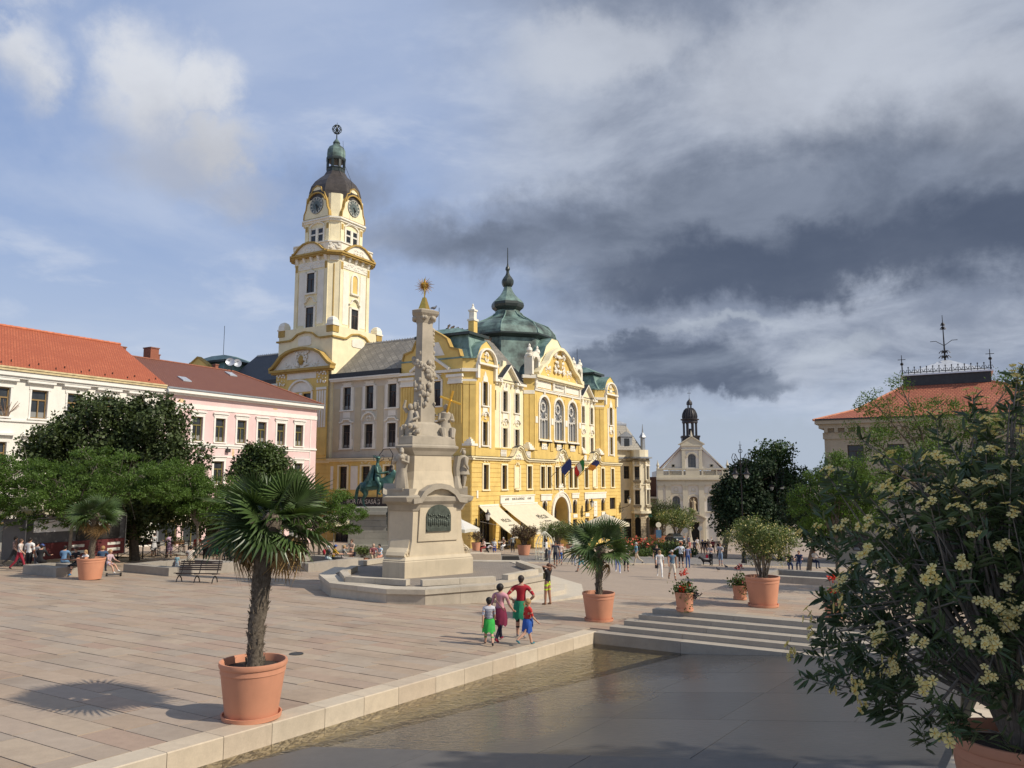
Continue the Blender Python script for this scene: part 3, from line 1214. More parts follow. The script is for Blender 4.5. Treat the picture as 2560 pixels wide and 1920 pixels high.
 # cornice over the first floor, swinging up in three bell gables
 def bell(c,hw,ht,h):
  return [(c-hw,h),(c-hw*.75,h+ht*.1),(c-hw*.52,h+ht*.45),(c-hw*.35,h+ht*.82),(c,h+ht),(c+hw*.35,h+ht*.82),(c+hw*.52,h+ht*.45),(c+hw*.75,h+ht*.1),(c+hw,h)]
 line = [(-.15,9.35)]
 for c in (9.9,21.0,31.4):
  line += bell(c,2.2,1.45,9.35)
 line += [(41.2,9.35)]
 co = MB(TR)
 co.band(line,.16,-.2,.38)
 co.band([(p[0],p[1]-.22) for p in line],.18,-.2,.2)
 co.build('cornice',M_CREAM,root)
 cz = MB(TR)
 cz.band([(p[0],p[1]+.165) for p in line],.03,-.3,.42)
 cz.build('cornice_flashing',M_GUT,root)
 for c in (9.9,21.0,31.4):
  q = MB(TR)
  q.face_ext(bell(c,2.2,1.45,9.35),-.2,.06)
  q.build('bell_gable',M_CREAM,root)
  q = MB(TR)
  stucco(q,c,9.9,1.1,.9,.1,int(c),10,.2)
  q.build('gable_ornament',M_WHT,root)
 # attic over the cornice: yellow plinth with white lattice panels, flat ledge behind
 at = MB(TR)
 at.box(0,41,-.9,-.25,9.3,10.45)
 at.box(-.1,41.1,-.95,-.18,10.45,10.6)
 at.box(1,41,-2.0,-.9,9.3,9.6)
 at.build('attic_plinth',M_YEL,root)
 for a,e in ((6.3,7.6),(12.2,13.3),(28.6,29.4),(33.4,34.2)):
  la = MB(TR)
  for k in range(5):
   x = a+(e-a)*(k+.5)/5
   la.box(x-.08,x+.08,-.25,-.16,9.65,10.4)
  la.box(a,e,-.25,-.17,9.95,10.1)
  la.build('balcony_lattice',M_WHT,root)
 # stepped white caps on the ledge corners
 for (x,y) in ((-.55,.55),(-.55,13.3),(-.55,28.4),(-.55,34.3)):
  c = MB()
  for k,(hw,z0,z1) in enumerate(((.62,10.6,10.85),(.5,10.85,11.1),(.36,11.1,11.32),(.2,11.32,11.5))):
   c.box(x-hw,x+hw,y-hw,y+hw,z0,z1)
  c.build('stepped_cap',M_ZINC if False else M_WHT,root)

 # ---- upper floors, right front: plan outline with pavilions and risalit
 up0,up1 = 9.3,19.6

 def panel(p,q,h0,h1,holes,m,name='wall'):
  """wall between plan points p and q (local x,y); holes in metres along it"""
  P,Q = Vector((p[0],p[1],0)),Vector((q[0],q[1],0))
  L = (Q-P).length
  u = (Q-P)/L
  n = Vector((u.y,-u.x,0))
  T = lambda s,d,h: (P.x+u.x*s+n.x*d,P.y+u.y*s+n.y*d,h)
  b = MB(T)
  wall_holes(b,0,L,h0,h1,holes,0,.35)
  o = b.build(name,m,root)
  return T,L
 hp = 18.4
 W3,W2 = (15.05,17.55),(10.74,13.25)
 # corner chamfers (plan, local x,y); going along +y gives outward normals
 T,L = panel((-1.2,0.0),(0,.85),up0,up1,[],M_YEL)
 for a,e in ((.08,L*.47),(L*.53,L-.06)):
  pil = MB(T)
  pil.box(a,e,0,.1,10.6,17.2)
  pil.box(a-.03,e+.03,0,.14,17.2,17.5)
  pil.build('pilaster',M_YEL,root)
 pc = MB(T)
 pc.box(-.05,L+.05,.0,.12,17.5,17.75)
 pc.build('pilaster_band',M_WHT,root)
 pc = MB(T)
 pc.box(-.1,L+.1,.0,.3,18.55,18.9)
 pc.build('pilaster_cornice',M_WHT,root)
 T,L = panel((0,.85),(0,4.75),up0,20.3,[(1.3,2.25,*W2),(1.3,2.25,*W3)],M_YEL)
 TP = T

 def upper_windows(T,s,w,w2,w3,m=M_WHT,arch2=True,seed=0,side=True):
  window(root,T,s,*w2,w,(M_FRM,M_GLS))
  window(root,T,s,*w3,w,(M_FRM,M_GLS))
  q = MB(T)
  for lo,hi in (w2,w3):
   for sg in (-1,1):
    x0,x1 = s+sg*(w/2+.02),s+sg*(w/2+.2)
    q.box(min(x0,x1),max(x0,x1),0,.09,lo-.05,hi+.1)
   q.box(s-w/2-.3,s+w/2+.3,0,.16,lo-.16,lo-.02)
  if side:
   for sg in (-1,1):
    x0,x1 = s+sg*(w/2+.42),s+sg*(w/2+.78)
    q.box(min(x0,x1),max(x0,x1),0,.06,w2[0]-.3,w3[1]-.1)
  # arched hood with shell over the lower, pointed bonnet over the upper window
  q.band(arc(s,w2[1]+.35,w*.72,160,20,8,.75),.12,0,.2)
  stucco(q,s,w2[1]+.65,w*.8,.6,.06,seed,7,.2)
  q.face_ext([(s-w*.5,w3[1]+.1),(s+w*.5,w3[1]+.1)]+arc(s,w3[1]+.35,w*.5,0,180,8,.5),0,.1)
  q.face_ext([(s-w*.25,w3[1]+.8),(s+w*.25,w3[1]+.8),(s+.05,w3[1]+1.25),(s-.05,w3[1]+1.25)],0,.08)
  q.box(s-w*.5,s+w*.5,0,.05,w2[1]+1.0,w3[0]-.25)
  q.build('window_surround',m,root)
 upper_windows(T,1.78,.95,W2,W3,seed=2)
 # pavilion hood: broken segmental gable with medallion
 def pavilion_hood(T,c,hw,h,seed):
  q = MB(T)
  q.box(c-hw,c+hw,0,.45,h,h+.22)
  q.box(c-hw-.1,c-hw+.35,0,.3,h-1.5,h)
  q.box(c+hw-.35,c+hw+.1,0,.3,h-1.5,h)
  q.build('hood_cornice',M_WHT,root)
  pts = [(c-hw,h+.2)]+arc(c,h+.45,hw*.82,165,15,10,1.75)+[(c+hw,h+.2)]
  q = MB(T)
  q.face_ext([(c-hw,h+.2),(c-hw,h+.7)]+arc(c,h+.9,hw*.8,150,115,3,1.6)+[(c,h+2.75)]+arc(c,h+.9,hw*.8,65,30,3,1.6)+[(c+hw,h+.7),(c+hw,h+.2)],-.4,.05)
  q.build('hood_gable',M_YEL,root)
  q = MB(T)
  q.band(arc(c,h+.22,hw*.88,180,0,12,1.55),.2,.0,.4)
  q.build('hood_arch',M_WHT,root)
  q = MB(T)
  stucco(q,c,h+.95,.85,1.1,.12,seed,10,.18)
  q.build('medallion',M_WHT,root)
  cp = MB(T)
  cp.band([(c-hw,h+.72)]+arc(c,h+.92,hw*.82,150,115,3,1.62)+[(c,h+2.78)]+arc(c,h+.92,hw*.82,65,30,3,1.62)+[(c+hw,h+.72)],.06,-1.6,.1)
  cp.build('hood_copper',M_COP,root)
 pavilion_hood(T,1.95,1.95,19.4,4)
 T,L = panel((0,4.75),(-1.0,5.75),up0,up1,[],M_YEL)
 T,L = panel((-1.0,5.75),(-1.0,13.0),up0,18.3,[(2.35,3.35,10.74,12.95),(2.35,3.35,14.9,17.2),(5.15,6.15,10.74,12.95),(5.15,6.15,14.9,17.2),(.1,.9,14.9,17.2)],M_CREAM)
 upper_windows(T,2.85,1.0,(10.74,12.95),(14.9,17.2),seed=3)
 upper_windows(T,5.65,1.0,(10.74,12.95),(14.9,17.2),seed=4,side=False)
 window(root,T,.5,14.9,17.2,.8,(M_FRM,M_GLS))

 def wing_top(T,L,c,hw=2.2):
  q = MB(T)
  q.box(-.1,c-hw*.75,-.1,.5,18.15,18.45)
  q.box(c+hw*.75,L,-.1,.5,18.15,18.45)
  q.band([(c-hw,18.25),(c,20.15),(c+hw,18.25)],.22,-.1,.6)
  for k in range(6):
   x = L*(k+.5)/6
   q.box(x-.12,x+.12,0,.3,17.85,18.15)
  q.build('wing_cornice',M_WHT,root)
  q = MB(T)
  q.face_ext([(c-hw,18.25),(c+hw,18.25),(c,20.15)],-.3,.12)
  q.face_ext([(c-hw*.95,18.6),(c-hw*.7,19.6),(c-.5,20.2),(c-.35,20.9),(c+.35,20.9),(c+.5,20.2),(c+hw*.7,19.6),(c+hw*.95,18.6)],-.6,-.3)
  q.build('wing_gable',M_WHT if False else M_CREAM,root)
  q = MB(T)
  q.band([(c-hw,18.48),(c,20.38),(c+hw,18.48)],.04,-.1,.62)
  q.box(-.1,c-hw*.8,-.2,.52,18.45,18.5)
  q.box(c+hw*.8,L,-.2,.52,18.45,18.5)
  q.build('flashing',M_GUT,root)
 wing_top(T,L,3.3)
 T,L = panel((-1.0,13.0),(0,14.0),up0,19.5,[],M_YEL)
 for a,e in ((.06,L*.47),(L*.53,L-.04)):
  pil = MB(T)
  pil.box(a,e,0,.1,10.6,17.4)
  pil.build('pilaster',M_YEL,root)
 pc = MB(T)
 pc.box(0,L,0,.14,17.4,17.85)
 pc.build('pilaster_band',M_WHT,root)
 pc = MB(T)
 pc.box(-.2,L+.2,0,.45,19.3,19.7)
 pc.build('pilaster_cornice',M_WHT,root)
 # central block with three tall arched windows
 gw = [16.48,20.52,24.5]
 hw_ = 1.28
 T,L = panel((0,14.0),(0,27.0),up0,19.5,[(s-14-hw_,s-14+hw_,12.05,17.3) for s in gw],M_YEL)
 for s in gw:
  c = s-14
  q = MB(T)
  spandrel(q,c,16.0,hw_,1.3,-.35,.0,8)
  q.build('arch_spandrel',M_YEL,root)
  q = MB(T)
  q.band(arc(c,16.0,hw_,180,0,16),.3,0,.14)
  q.box(c-hw_-.3,c-hw_,0,.14,11.9,16.0)
  q.box(c+hw_,c+hw_+.3,0,.14,11.9,16.0)
  q.box(c-hw_-.4,c+hw_+.4,0,.26,11.75,11.95)
  stucco(q,c,17.75,.6,.9,.12,int(s),7,.22)
  q.box(c-.75,c+.75,0,.08,10.75,11.45)
  stucco(q,c,11.1,.9,.4,.1,3,5,.25)
  q.build('window_surround',M_WHT,root)
  # tracery: three lights under a rose
  q = MB(T)
  D0,D1 = -.22,-.1
  for k in range(4):
   x = c-hw_+.05+(2*hw_-.1)*k/3
   q.box(x-.07,x+.07,D0,D1,12.05,14.6 if k in (0,3) else 14.2)
  for k in range(3):
   x = c-hw_+.05+(2*hw_-.1)*(k+.5)/3
   q.band(arc(x,14.0+(.3 if k != 1 else 0),.38,180,0,6),.1,D0,D1)
  q.band(arc(c,16.0,.62,0,360,14),.14,D0,D1)
  for k in range(6):
   a = 60*k+30
   q.band(arc(c+.52*math.cos(R(a)),16.0+.52*math.sin(R(a)),.16,0,360,6),.05,D0,D1)
  for sg in (-1,1):
   q.band(arc(c+sg*.78,15.0,.3,0,360,8),.1,D0,D1)
   q.box(c+sg*hw_-.1,c+sg*hw_+.1,D0,D1,12.05,16.1)
  q.box(c-hw_,c+hw_,D0,D1,14.42,14.56)
  q.band(arc(c,16.0,hw_-.12,180,0,12),.12,D0,D1)
  o = q.build('window',M_FRW,root)
  p = MB(T)
  p.add([(c-hw_,-.25,12.05),(c+hw_,-.25,12.05),(c+hw_,-.25,17.3),(c-hw_,-.25,17.3)],[(0,1,2,3)])
  p.build('pane',M_GLL,o)
  for k in range(2):
   q = MB(T)
   x = c+(-.9+1.8*k)
   q.box(x-.25,x+.25,.05,.6,11.55,11.68)
   q.box(x-.08,x+.08,.05,.12,11.2,11.6)
   q.build('floodlight',M_IRON,root)
 for s in (14.3,18.5,22.5,26.7):
  q = MB(T)
  c = s-14
  q.box(c-.42,c+.42,0,.09,10.6,17.4)
  q.box(c-.03,c+.03,.09,.11,10.6,17.4)
  q.build('pilaster',M_YEL,root)
 q = MB(T)
 q.box(0,L,0,.12,17.85,18.1)
 q.box(0,L,0,.18,18.1,18.2)
 for s in (14.3,18.5,22.5,26.7):
  q.box(s-14-.3,s-14+.3,0,.16,13.9,14.7)
 q.box(.5,4.3,0,.07,18.35,19.2)
 q.box(8.7,12.5,0,.07,18.35,19.2)
 for s in (14.25,18.85,22.15,26.75):
  q.box(s-14-.2,s-14+.2,0,.22,18.2,19.5)
  stucco(q,s-14,18.9,.4,1.0,.2,int(s),5,.3)
 q.box(4.9,8.1,0,.1,18.3,19.25)
 q.build('frieze',M_WHT,root)
 text_obj('frieze_lettering','VÁROSHÁZA',.43,M_BLK,root,frame_m((.115,20.5,18.78),(0,1,0),(0,0,1)))
 # great curved gable
 c = 20.5-14
 def ped(hw,h0,top):
  pr = [(1.0,0),(.93,.05),(.80,.26),(.66,.36),(.56,.47),(.46,.66),(.36,.80),(.2,.93),(.08,1.0)]
  return [(c-hw*a,h0+(top-h0)*b) for a,b in pr]+[(c+hw*a,h0+(top-h0)*b) for a,b in reversed(pr)]
 q = MB(T)
 q.box(-.25,L+.25,-.3,.55,19.45,19.8)
 q.box(-.1,L+.1,-.3,.35,19.25,19.45)
 q.band(ped(6.3,19.8,23.6),.38,-.3,.6)
 q.build('gable_cornice',M_CREAM,root)
 q = MB(T)
 q.face_ext(ped(6.3,19.8,23.7),-.5,.05)
 q.build('gable_field',M_YEL,root)
 q = MB(T)
 pts = [(c-5.6,20.0),(c-5.2,20.9),(c-4.6,21.2),(c-4.2,22.0),(c-3.2,22.6),(c-2.5,23.9),(c-1.4,24.7),(c-.8,25.2),(c+.8,25.2),(c+1.4,24.7),(c+2.5,23.9),(c+3.2,22.6),(c+4.2,22.0),(c+4.6,21.2),(c+5.2,20.9),(c+5.6,20.0)]
 q.face_ext(pts,-1.0,-.5)
 q.build('gable_back',M_CREAM,root)
 q = MB(T)
 q.band(pts,.07,-2.2,-.45)
 q.build('gable_copper',M_COP,root)
 q = MB(T)
 stucco(q,c,21.9,3.0,2.9,.25,31,34,.085)
 q.ball((c,.2,21.8),.62,.9,.4,1.3,mi=1)
 for sg in (-1,1):
  stucco(q,c+sg*3.0,20.7,1.4,1.2,.08,17,9,.14)
 q.build('coat_of_arms',[M_WHT,M_OCH],root)
 # belfry niche, urns
 for s in (14.3,26.7):
  q = MB(T)
  k = s-14
  q.box(k-1.05,k-.6,-1.0,.1,19.8,22.0)
  q.box(k+.6,k+1.05,-1.0,.1,19.8,22.0)
  q.band(arc(k,21.4,.6,180,0,8),.35,-1.0,.1)
  q.face_ext([(k-1.05,22.0),(k+1.05,22.0),(k+.6,22.5),(k,22.7),(k-.6,22.5)],-1.0,.12)
  q.build('dormer',M_WHT,root)
  for sg in (-1,1):
   u = MB()
   px = T(k+sg*1.0,-.3,22.0)
   u.lathe([(.3,0),(.34,.25),(.2,.35),(.38,.7),(.3,1.0),(.12,1.15),(.17,1.3),(.05,1.55)],10,px)
   u.build('urn',M_WHT,root,smooth=True)
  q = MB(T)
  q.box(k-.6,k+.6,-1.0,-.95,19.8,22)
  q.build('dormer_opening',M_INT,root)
 T,L = panel((0,27.0),(-1.0,28.0),up0,19.5,[],M_YEL)
 T,L = panel((-1.0,28.0),(-1.0,34.2),up0,18.3,[(s-.45,s+.45,lo,hi) for s in (2.1,4.95) for lo,hi in ((10.74,12.95),(14.9,17.2))],M_CREAM)
 upper_windows(T,2.1,.9,(10.74,12.95),(14.9,17.2),seed=6,side=False)
 upper_windows(T,4.95,.9,(10.74,12.95),(14.9,17.2),seed=7,side=False)
 wing_top(T,L,2.9)
 T,L = panel((-1.0,34.2),(0,35.2),up0,up1,[],M_YEL)
 for a,e in ((.06,L*.47),(L*.53,L-.04)):
  pil = MB(T)
  pil.box(a,e,0,.1,10.6,17.2)
  pil.box(a-.03,e+.03,0,.14,17.2,17.5)
  pil.build('pilaster',M_YEL,root)
 pc = MB(T)
 pc.box(-.05,L+.05,.0,.12,17.5,17.75)
 pc.build('pilaster_band',M_WHT,root)
 pc = MB(T)
 pc.box(-.1,L+.1,.0,.3,18.55,18.9)
 pc.build('pilaster_cornice',M_WHT,root)
 T,L = panel((0,35.2),(0,40.0),up0,20.3,[(2.0,2.95,*W2),(2.0,2.95,*W3)],M_YEL)
 upper_windows(T,2.47,.95,W2,W3,seed=8)
 pavilion_hood(T,2.4,2.2,19.4,5)
 panel((0,40.0),(-1.0,41.0),up0,up1,[],M_YEL)
 bk = MB()
 bk.box(-14,-1.0,40.5,41,-3,18.2)
 bk.box(-14,-.3,40.9,41,-3,9.3)
 bk.build('wall',M_YEL,root)

 # ---- left front (shade): s runs to the left
 lf = [1.8+0,4.3,10.95,14.29,17.69,23.2,25.6,31.0,34.4,37.8,44.2,46.6]
 holes = [(s-.6,s+.6,6.0,8.55) for s in lf[1:]]+[(3.0,8.6,-.5,3.6),(10,12.6,-.3,3.7),(13.4,15.6,-.3,3.7),(16.4,18.8,-.3,3.7),(21.5,27.5,-.3,4.2),(30,38.5,-.3,3.7)]
 b = MB(TL)
 wall_holes(b,0,48.8,-3,9.3,holes,0,.45)
 b.build('wall',M_YEL,root)
 courses(TL,48.8,holes,'rusticated_courses',[(9.8,20,4.0,5.3),(12.0,13.2,5.5,9),(15.4,16.6,5.5,9)])
 for s in lf[1:]:
  window(root,TL,s,6.0,8.55,1.2,(M_FRM,M_GLS))
  surround(TL,s,6.0,8.55,1.2,seed=int(s),m=M_WHT if False else M_CREAM,ear=.0)
 for s in (12.6,16.0,9.3,19.4):
  q = MB(TL)
  q.box(s-.52 if s in (12.6,16.0) else s-.2,s+.52 if s in (12.6,16.0) else s+.2,0,.07,5.9,8.6)
  q.build('wall_panel',M_WHT,root)
 for a,e,top in ((3.0,8.6,3.6),(10,12.6,3.7),(13.4,15.6,3.7),(16.4,18.8,3.7),(21.5,27.5,4.2),(30,38.5,3.7)):
  window(root,TL,(a+e)/2,-.3,top,e-a,(M_FRM,M_GLS),mull=2,d=-.3,name='shop_window')
 sg_ = MB(TL)
 sg_.box(9.9,18.9,.05,.22,4.05,5.1)
 sg_.build('shop_sign',mat('sign_black',(.025,.025,.028),.5,.1),root)
 text_obj('shop_sign_lettering','BORTÁRSASÁG',.72,mat('sign_letters',(.55,.52,.45),.5,0),root,frame_m((-14.4,-.235,4.55),(1,0,0),(0,0,1)))
 aw = MB(TL)
 aw.box(9.9,18.9,.05,.9,3.75,3.95)
 aw.build('shop_canopy',M_WHT,root)
 line = [(-.35,9.35),(48.9,9.35)]
 co = MB(TL)
 co.band(line,.16,-.2,.38)
 co.band([(p[0],p[1]-.22) for p in line],.18,-.2,.2)
 co.build('cornice',M_CREAM,root)
 cz = MB(TL)
 cz.band([(p[0],p[1]+.165) for p in line],.03,-.3,.42)
 cz.build('cornice_flashing',M_GUT,root)
 at = MB(TL)
 at.box(.0,9.4,-.6,-.02,9.3,10.45)
 at.box(0,9.5,-.7,.05,10.45,10.6)
 at.build('attic_plinth',M_YEL,root)

 def lpanel(s0,s1,d,h0,h1,holes,m):
  b = MB(TL)
  wall_holes(b,s0,s1,h0,h1,holes,d,.35)
  b.build('wall',m,root)
 # pavilion at the corner
 lpanel(1.2,9.46,0,up0,20.2,[(4.0,5.6,10.74,13.25),(4.0,5.6,15.0,17.7)],M_YEL)
 for lo,hi in ((10.74,13.25),(15.0,17.7)):
  window(root,TL,4.8,lo,hi,1.6,(M_FRM,M_GLS),mull=1)
  surround(TL,4.8,lo,hi,1.6,m=M_WHT,seed=3)

 def left_pavilion(c0,c1):
  c = (c0+c1)/2
  q = MB(TL)
  for s in (c0+.9,c1-.9):
   q = MB(TL)
   for k in range(5):
    x = s-.75+1.5*k/4
    q.box(x-.11,x+.11,0.07,.13,13.0,17.2)
   q.box(s-.9,s+.9,0,.07,10.6,17.2)
   q.build('fluted_pilaster',M_YEL,root)
   q = MB(TL)
   q.box(s-.95,s+.95,0,.2,17.3,17.6)
   q.box(s-.9,s+.9,0,.12,17.6,18.0)
   q.box(s-1.05,s+1.05,0,.35,18.0,18.3)
   q.build('pilaster_capital',M_WHT,root)
  q = MB(TL)
  q.box(c0+.1,c1+.1,0,.3,18.55,18.85)
  q.band([(c0+1.6,18.8),(c,20.5),(c1-1.6,18.8)],.25,0,.5)
  q.band(arc(c,17.5,1.3,160,20,8,1.0),.25,0,.3)
  q.build('pavilion_cornice',M_WHT,root)
  q = MB(TL)
  q.face_ext([(c-3.8,20.2),(c-3.6,20.9),(c-2.5,21.2),(c-2.0,22.2),(c-1.4,22.6),(c,23.4),(c+1.4,22.6),(c+2.0,22.2),(c+2.5,21.2),(c+3.6,20.9),(c+3.8,20.2)],-.4,.05)
  q.build('pavilion_gable',M_YEL,root)
  q = MB(TL)
  q.band([(c-3.8,20.2),(c-3.6,20.9),(c-2.5,21.2),(c-2.0,22.2),(c-1.4,22.6),(c,23.4),(c+1.4,22.6),(c+2.0,22.2),(c+2.5,21.2),(c+3.6,20.9),(c+3.8,20.2)],.2,-.5,.2)
  q.build('pavilion_gable_edge',M_OCH,root)
  q = MB(TL)
  q.face_ext([(c-1.8,20.5),(c+1.8,20.5),(c+1.0,22.0),(c-1.0,22.0)],0,.1)
  q.build('gable_ornament',M_WHT,root)
 left_pavilion(1.2,9.46)
 lpanel(39.4,48.8,0,up0,20.2,[(43.2,45.0,10.74,13.25),(43.2,45.0,15.0,17.7)],M_YEL)
 for lo,hi in ((10.74,13.25),(15.0,17.7)):
  window(root,TL,44.1,lo,hi,1.8,(M_FRM,M_GLS))
  surround(TL,44.1,lo,hi,1.8,m=M_WHT,seed=3)
 left_pavilion(39.6,48.6)
 # wings
 for s0,s1,cs in ((9.46,20.0,(10.95,14.29,17.69)),(28.8,39.4,(31.0,34.4,37.8))):
  dd = -.35
  TW = lambda s,d,h: TL(s,d-.35,h)
  lpanel(s0,s1,dd,up0,18.6,[(s-.6,s+.6,lo,hi) for s in cs for lo,hi in ((10.72,13.4),(15.2,17.85))],M_GREY)
  for i,s in enumerate(cs):
   window(root,TW,s,10.72,13.4,1.2,(M_FRM,M_GLS))
   window(root,TW,s,15.2,17.85,1.2,(M_FRM,M_GLS))
   q = MB(TW)
   for lo,hi in ((10.72,13.4),(15.2,17.85)):
    for sg in (-1,1):
     x0,x1 = s+sg*.62,s+sg*.86
     q.box(min(x0,x1),max(x0,x1),0,.1,lo-.1,hi+.12)
     x0,x1 = s+sg*.86,s+sg*1.0
     q.box(min(x0,x1),max(x0,x1),0,.06,lo-.1,lo+1.0 if lo < 12 else hi)
    q.box(s-.86,s+.86,0,.1,hi+.02,hi+.18)
    q.box(s-1.05,s+1.05,0,.18,lo-.2,lo-.06)
   if i == 1:
    q.band(arc(s,13.75,.95,175,5,10,.9),.14,0,.22)
    stucco(q,s,14.05,.9,.5,.08,4,7,.2)
   else:
    q.band([(s-1.05,13.6),(s-.6,13.7),(s-.45,13.95),(s+.45,13.95),(s+.6,13.7),(s+1.05,13.6)],.16,0,.18)
   q.box(s-.55,s+.55,0,.05,14.25 if i != 1 else 14.8,14.95)
   q.box(s-.6,s+.6,0,.08,18.05,18.35)
   q.band([(s-.75,18.3),(s-.3,18.38),(s,18.3),(s+.3,18.38),(s+.75,18.3)],.08,0,.14)
   q.build('window_surround',M_WHT,root)
  for s in (cs[0]+1.7,cs[1]+1.7,cs[0]-1.25,cs[2]+1.6):
   q = MB(TW)
   q.box(s-.45,s+.45,0,.05,10.3,17.75)
   q.build('wall_panel',mat('plaster_buff',(.56,.47,.31),.85,.06,1.0,.1,60),root)
  q = MB(TL)
  q.box(s0,s1,-.35,.22,18.55,18.75)
  q.box(s0,s1,-.35,.36,18.75,18.92)
  q.build('eave_cornice',M_WHT,root)
  q = MB(TL)
  q.box(s0,s1,-.6,.3,18.92,19.5)
  q.build('gutter',M_GUT,root)

 # ---- roofs
 def hip(name,pts,m):
  return quad_uv(name,pts,m,root)
 # left wings (local y into the building): eave y=.2 h=19.2, ridge y=6 h=24.1
 hip('slate_roof',[[(-20.2,.1,19.2),(-9.2,.1,19.2),(-9.2,6,24.1),(-20.2,6,24.1)],[(-9.2,6,24.1),(-20.2,6,24.1),(-20.2,12,19.2),(-9.2,12,19.2)]],M_SLATE)
 hip('slate_roof',[[(-39.6,.1,19.2),(-28.6,.1,19.2),(-28.6,6,24.1),(-39.6,6,24.1)],[(-39.6,6,24.1),(-28.6,6,24.1),(-28.6,12,19.2),(-39.6,12,19.2)]],M_SLATED)
 rg = MB()
 for x0,x1 in ((-20.0,-9.3),(-39.4,-28.7)):
  n = 26
  for k in range(n):
   a = x0+(x1-x0)*k/n
   e = x0+(x1-x0)*(k+.8)/n
   rg.add([(a,5.9,24.08),(e,5.9,24.08),((a+e)/2,5.95,24.32)],[(0,1,2)])
  rg.box(x0,x1,5.85,6.15,24.0,24.16)
 rg.build('ridge_tiles',M_WHT if False else mat('ridge_pale',(.5,.48,.43),.8,.2,3),root)
 # right wings
 hip('slate_roof',[[(-.8,4.5,18.5),(-.8,14.5,18.5),(-6.5,14.5,24.6),(-6.5,4.5,24.6)],[(-6.5,4.5,24.6),(-6.5,14.5,24.6),(-13,14.5,18.5),(-13,4.5,18.5)]],M_SLATE)
 hip('slate_roof',[[(-.8,26.5,18.5),(-.8,35.5,18.5),(-6.5,35.5,24.6),(-6.5,26.5,24.6)],[(-6.5,26.5,24.6),(-6.5,35.5,24.6),(-13,35.5,18.5),(-13,26.5,18.5)]],M_SLATE)
 rg = MB()
 for k in range(34):
  y = 4.6+k*.29
  rg.tube([(-6.5+random.Random(k).uniform(-.2,.2),y,24.5),(-6.4,y+.2,24.95+.15*math.sin(k*2.1))],.1,5)
 rg.build('ridge_tiles',mat('ridge_rusty',(.12,.085,.06),.9,.4,3),root)
 # body fill behind
 q = MB()
 q.box(-13,-1.7,4.5,40,9,18.4)
 q.box(-39,-9,1.1,12,9,18.5)
 q.build('inner_wall',M_GREY,root)

 def mansard(x0,x1,y0,y1,z0,z1,inset,lip,name='mansard_roof',cap=.8):
  q = MB()
  A = [(x0,y0),(x1,y0),(x1,y1),(x0,y1)]
  B = [(x0+inset,y0+inset),(x1-inset,y0+inset),(x1-inset,y1-inset),(x0+inset,y1-inset)]
  mid = [(x0+inset*.62,y0+inset*.62),(x1-inset*.62,y0+inset*.62),(x1-inset*.62,y1-inset*.62),(x0+inset*.62,y1-inset*.62)]
  zm = z0+(z1-z0)*.45
  for P,Q,za,zb in ((A,mid,z0,zm),(mid,B,zm,z1)):
   for i in range(4):
    j = (i+1) % 4
    q.add([(*P[i],za),(*P[j],za),(*Q[j],zb),(*Q[i],zb)],[(0,1,2,3)])
  o = q.build(name,M_COP,root)
  q = MB()
  l = [(x0+inset-lip,y0+inset-lip),(x1-inset+lip,y0+inset-lip),(x1-inset+lip,y1-inset+lip),(x0+inset-lip,y1-inset+lip)]
  q.prism(l,z1-.02,z1+.28)
  q.build('mansard_lip',M_COPD,root)
  q = MB()
  q.prism(l,z1+.28,z1+.28+cap,top=.35)
  q.build('mansard_cap',M_COP,root)
  q = MB()
  for i in range(4):
   q.tube([(*A[i],z0),(*mid[i],zm),(*B[i],z1)],.07,5)
  q.build('mansard_seams',M_COP,root)
  return o
 mansard(-9.4,-.3,.35,6.0,20.0,22.9,1.25,.45)
 mansard(-9.0,-.5,34.6,40.6,20.0,22.6,1.6,.45,cap=.95)
 mansard(-48.6,-39.6,.4,8.0,20.0,22.9,1.4,.5,cap=1.0)
 for pl,z in (([(-9.5,.1),(-1.25,.1),(-.05,.9),(-.05,5.7),(-1,6),(-9.5,6)],18.9),([(-9.5,34.3),(-1,34.3),(-.05,35.2),(-.05,40),(-1,41),(-9.5,41)],18.9),([(-48.7,.1),(-39.5,.1),(-39.5,9),(-48.7,9)],18.6)):
  MB().prism(pl,z,20.02).build('pavilion_attic',M_YEL,root)
 for pl in ([(-9.6,-.05),(-1.2,-.05),(.05,.85),(.05,5.7),(-1,6),(-9.6,6)],[(-9.6,34.2),(-1,34.2),(.05,35.2),(.05,40),(-1,41),(-9.6,41)],[(-48.8,0),(-39.4,0),(-39.4,9),(-48.8,9)]):
  MB().prism(pl,20.02,20.2).build('attic_flashing',M_COP,root)
 # central copper dome
 dc = (-7.6,20.5,0)
 ph = R(22.5)
 q = MB()
 q.lathe([(7.6,18.5),(7.2,20.0),(6.4,22.5),(5.9,25.2)],8,dc,ph,cap=False)
 q.build('dome_skirt',M_COPS,root)
 q = MB()
 q.lathe([(5.9,25.2),(6.3,25.4),(6.6,25.6),(6.6,25.8)],8,dc,ph)
 q.build('dome_rim',M_COPD,root)
 q = MB()
 q.lathe([(6.5,25.8),(6.4,26.2),(6.1,26.75),(5.5,27.3),(4.6,27.75),(3.6,28.1),(2.75,28.5),(2.15,28.95),(1.8,29.4),(1.66,29.75)],8,dc,ph,cap=False)
 q.build('dome_shell',M_COPS,root)
 q = MB()
 q.lathe([(1.65,29.7),(1.8,29.8),(2.15,30.1),(2.25,30.45),(2.18,30.8)],8,dc,ph,cap=False)
 q.build('onion_belly',M_COPD,root)
 q = MB()
 q.lathe([(2.18,30.8),(1.95,31.1),(1.5,31.5),(1.05,31.95),(.75,32.4),(.58,32.8),(.5,33.1)],8,dc,ph,cap=False)
 q.build('onion_top',M_COPS,root)
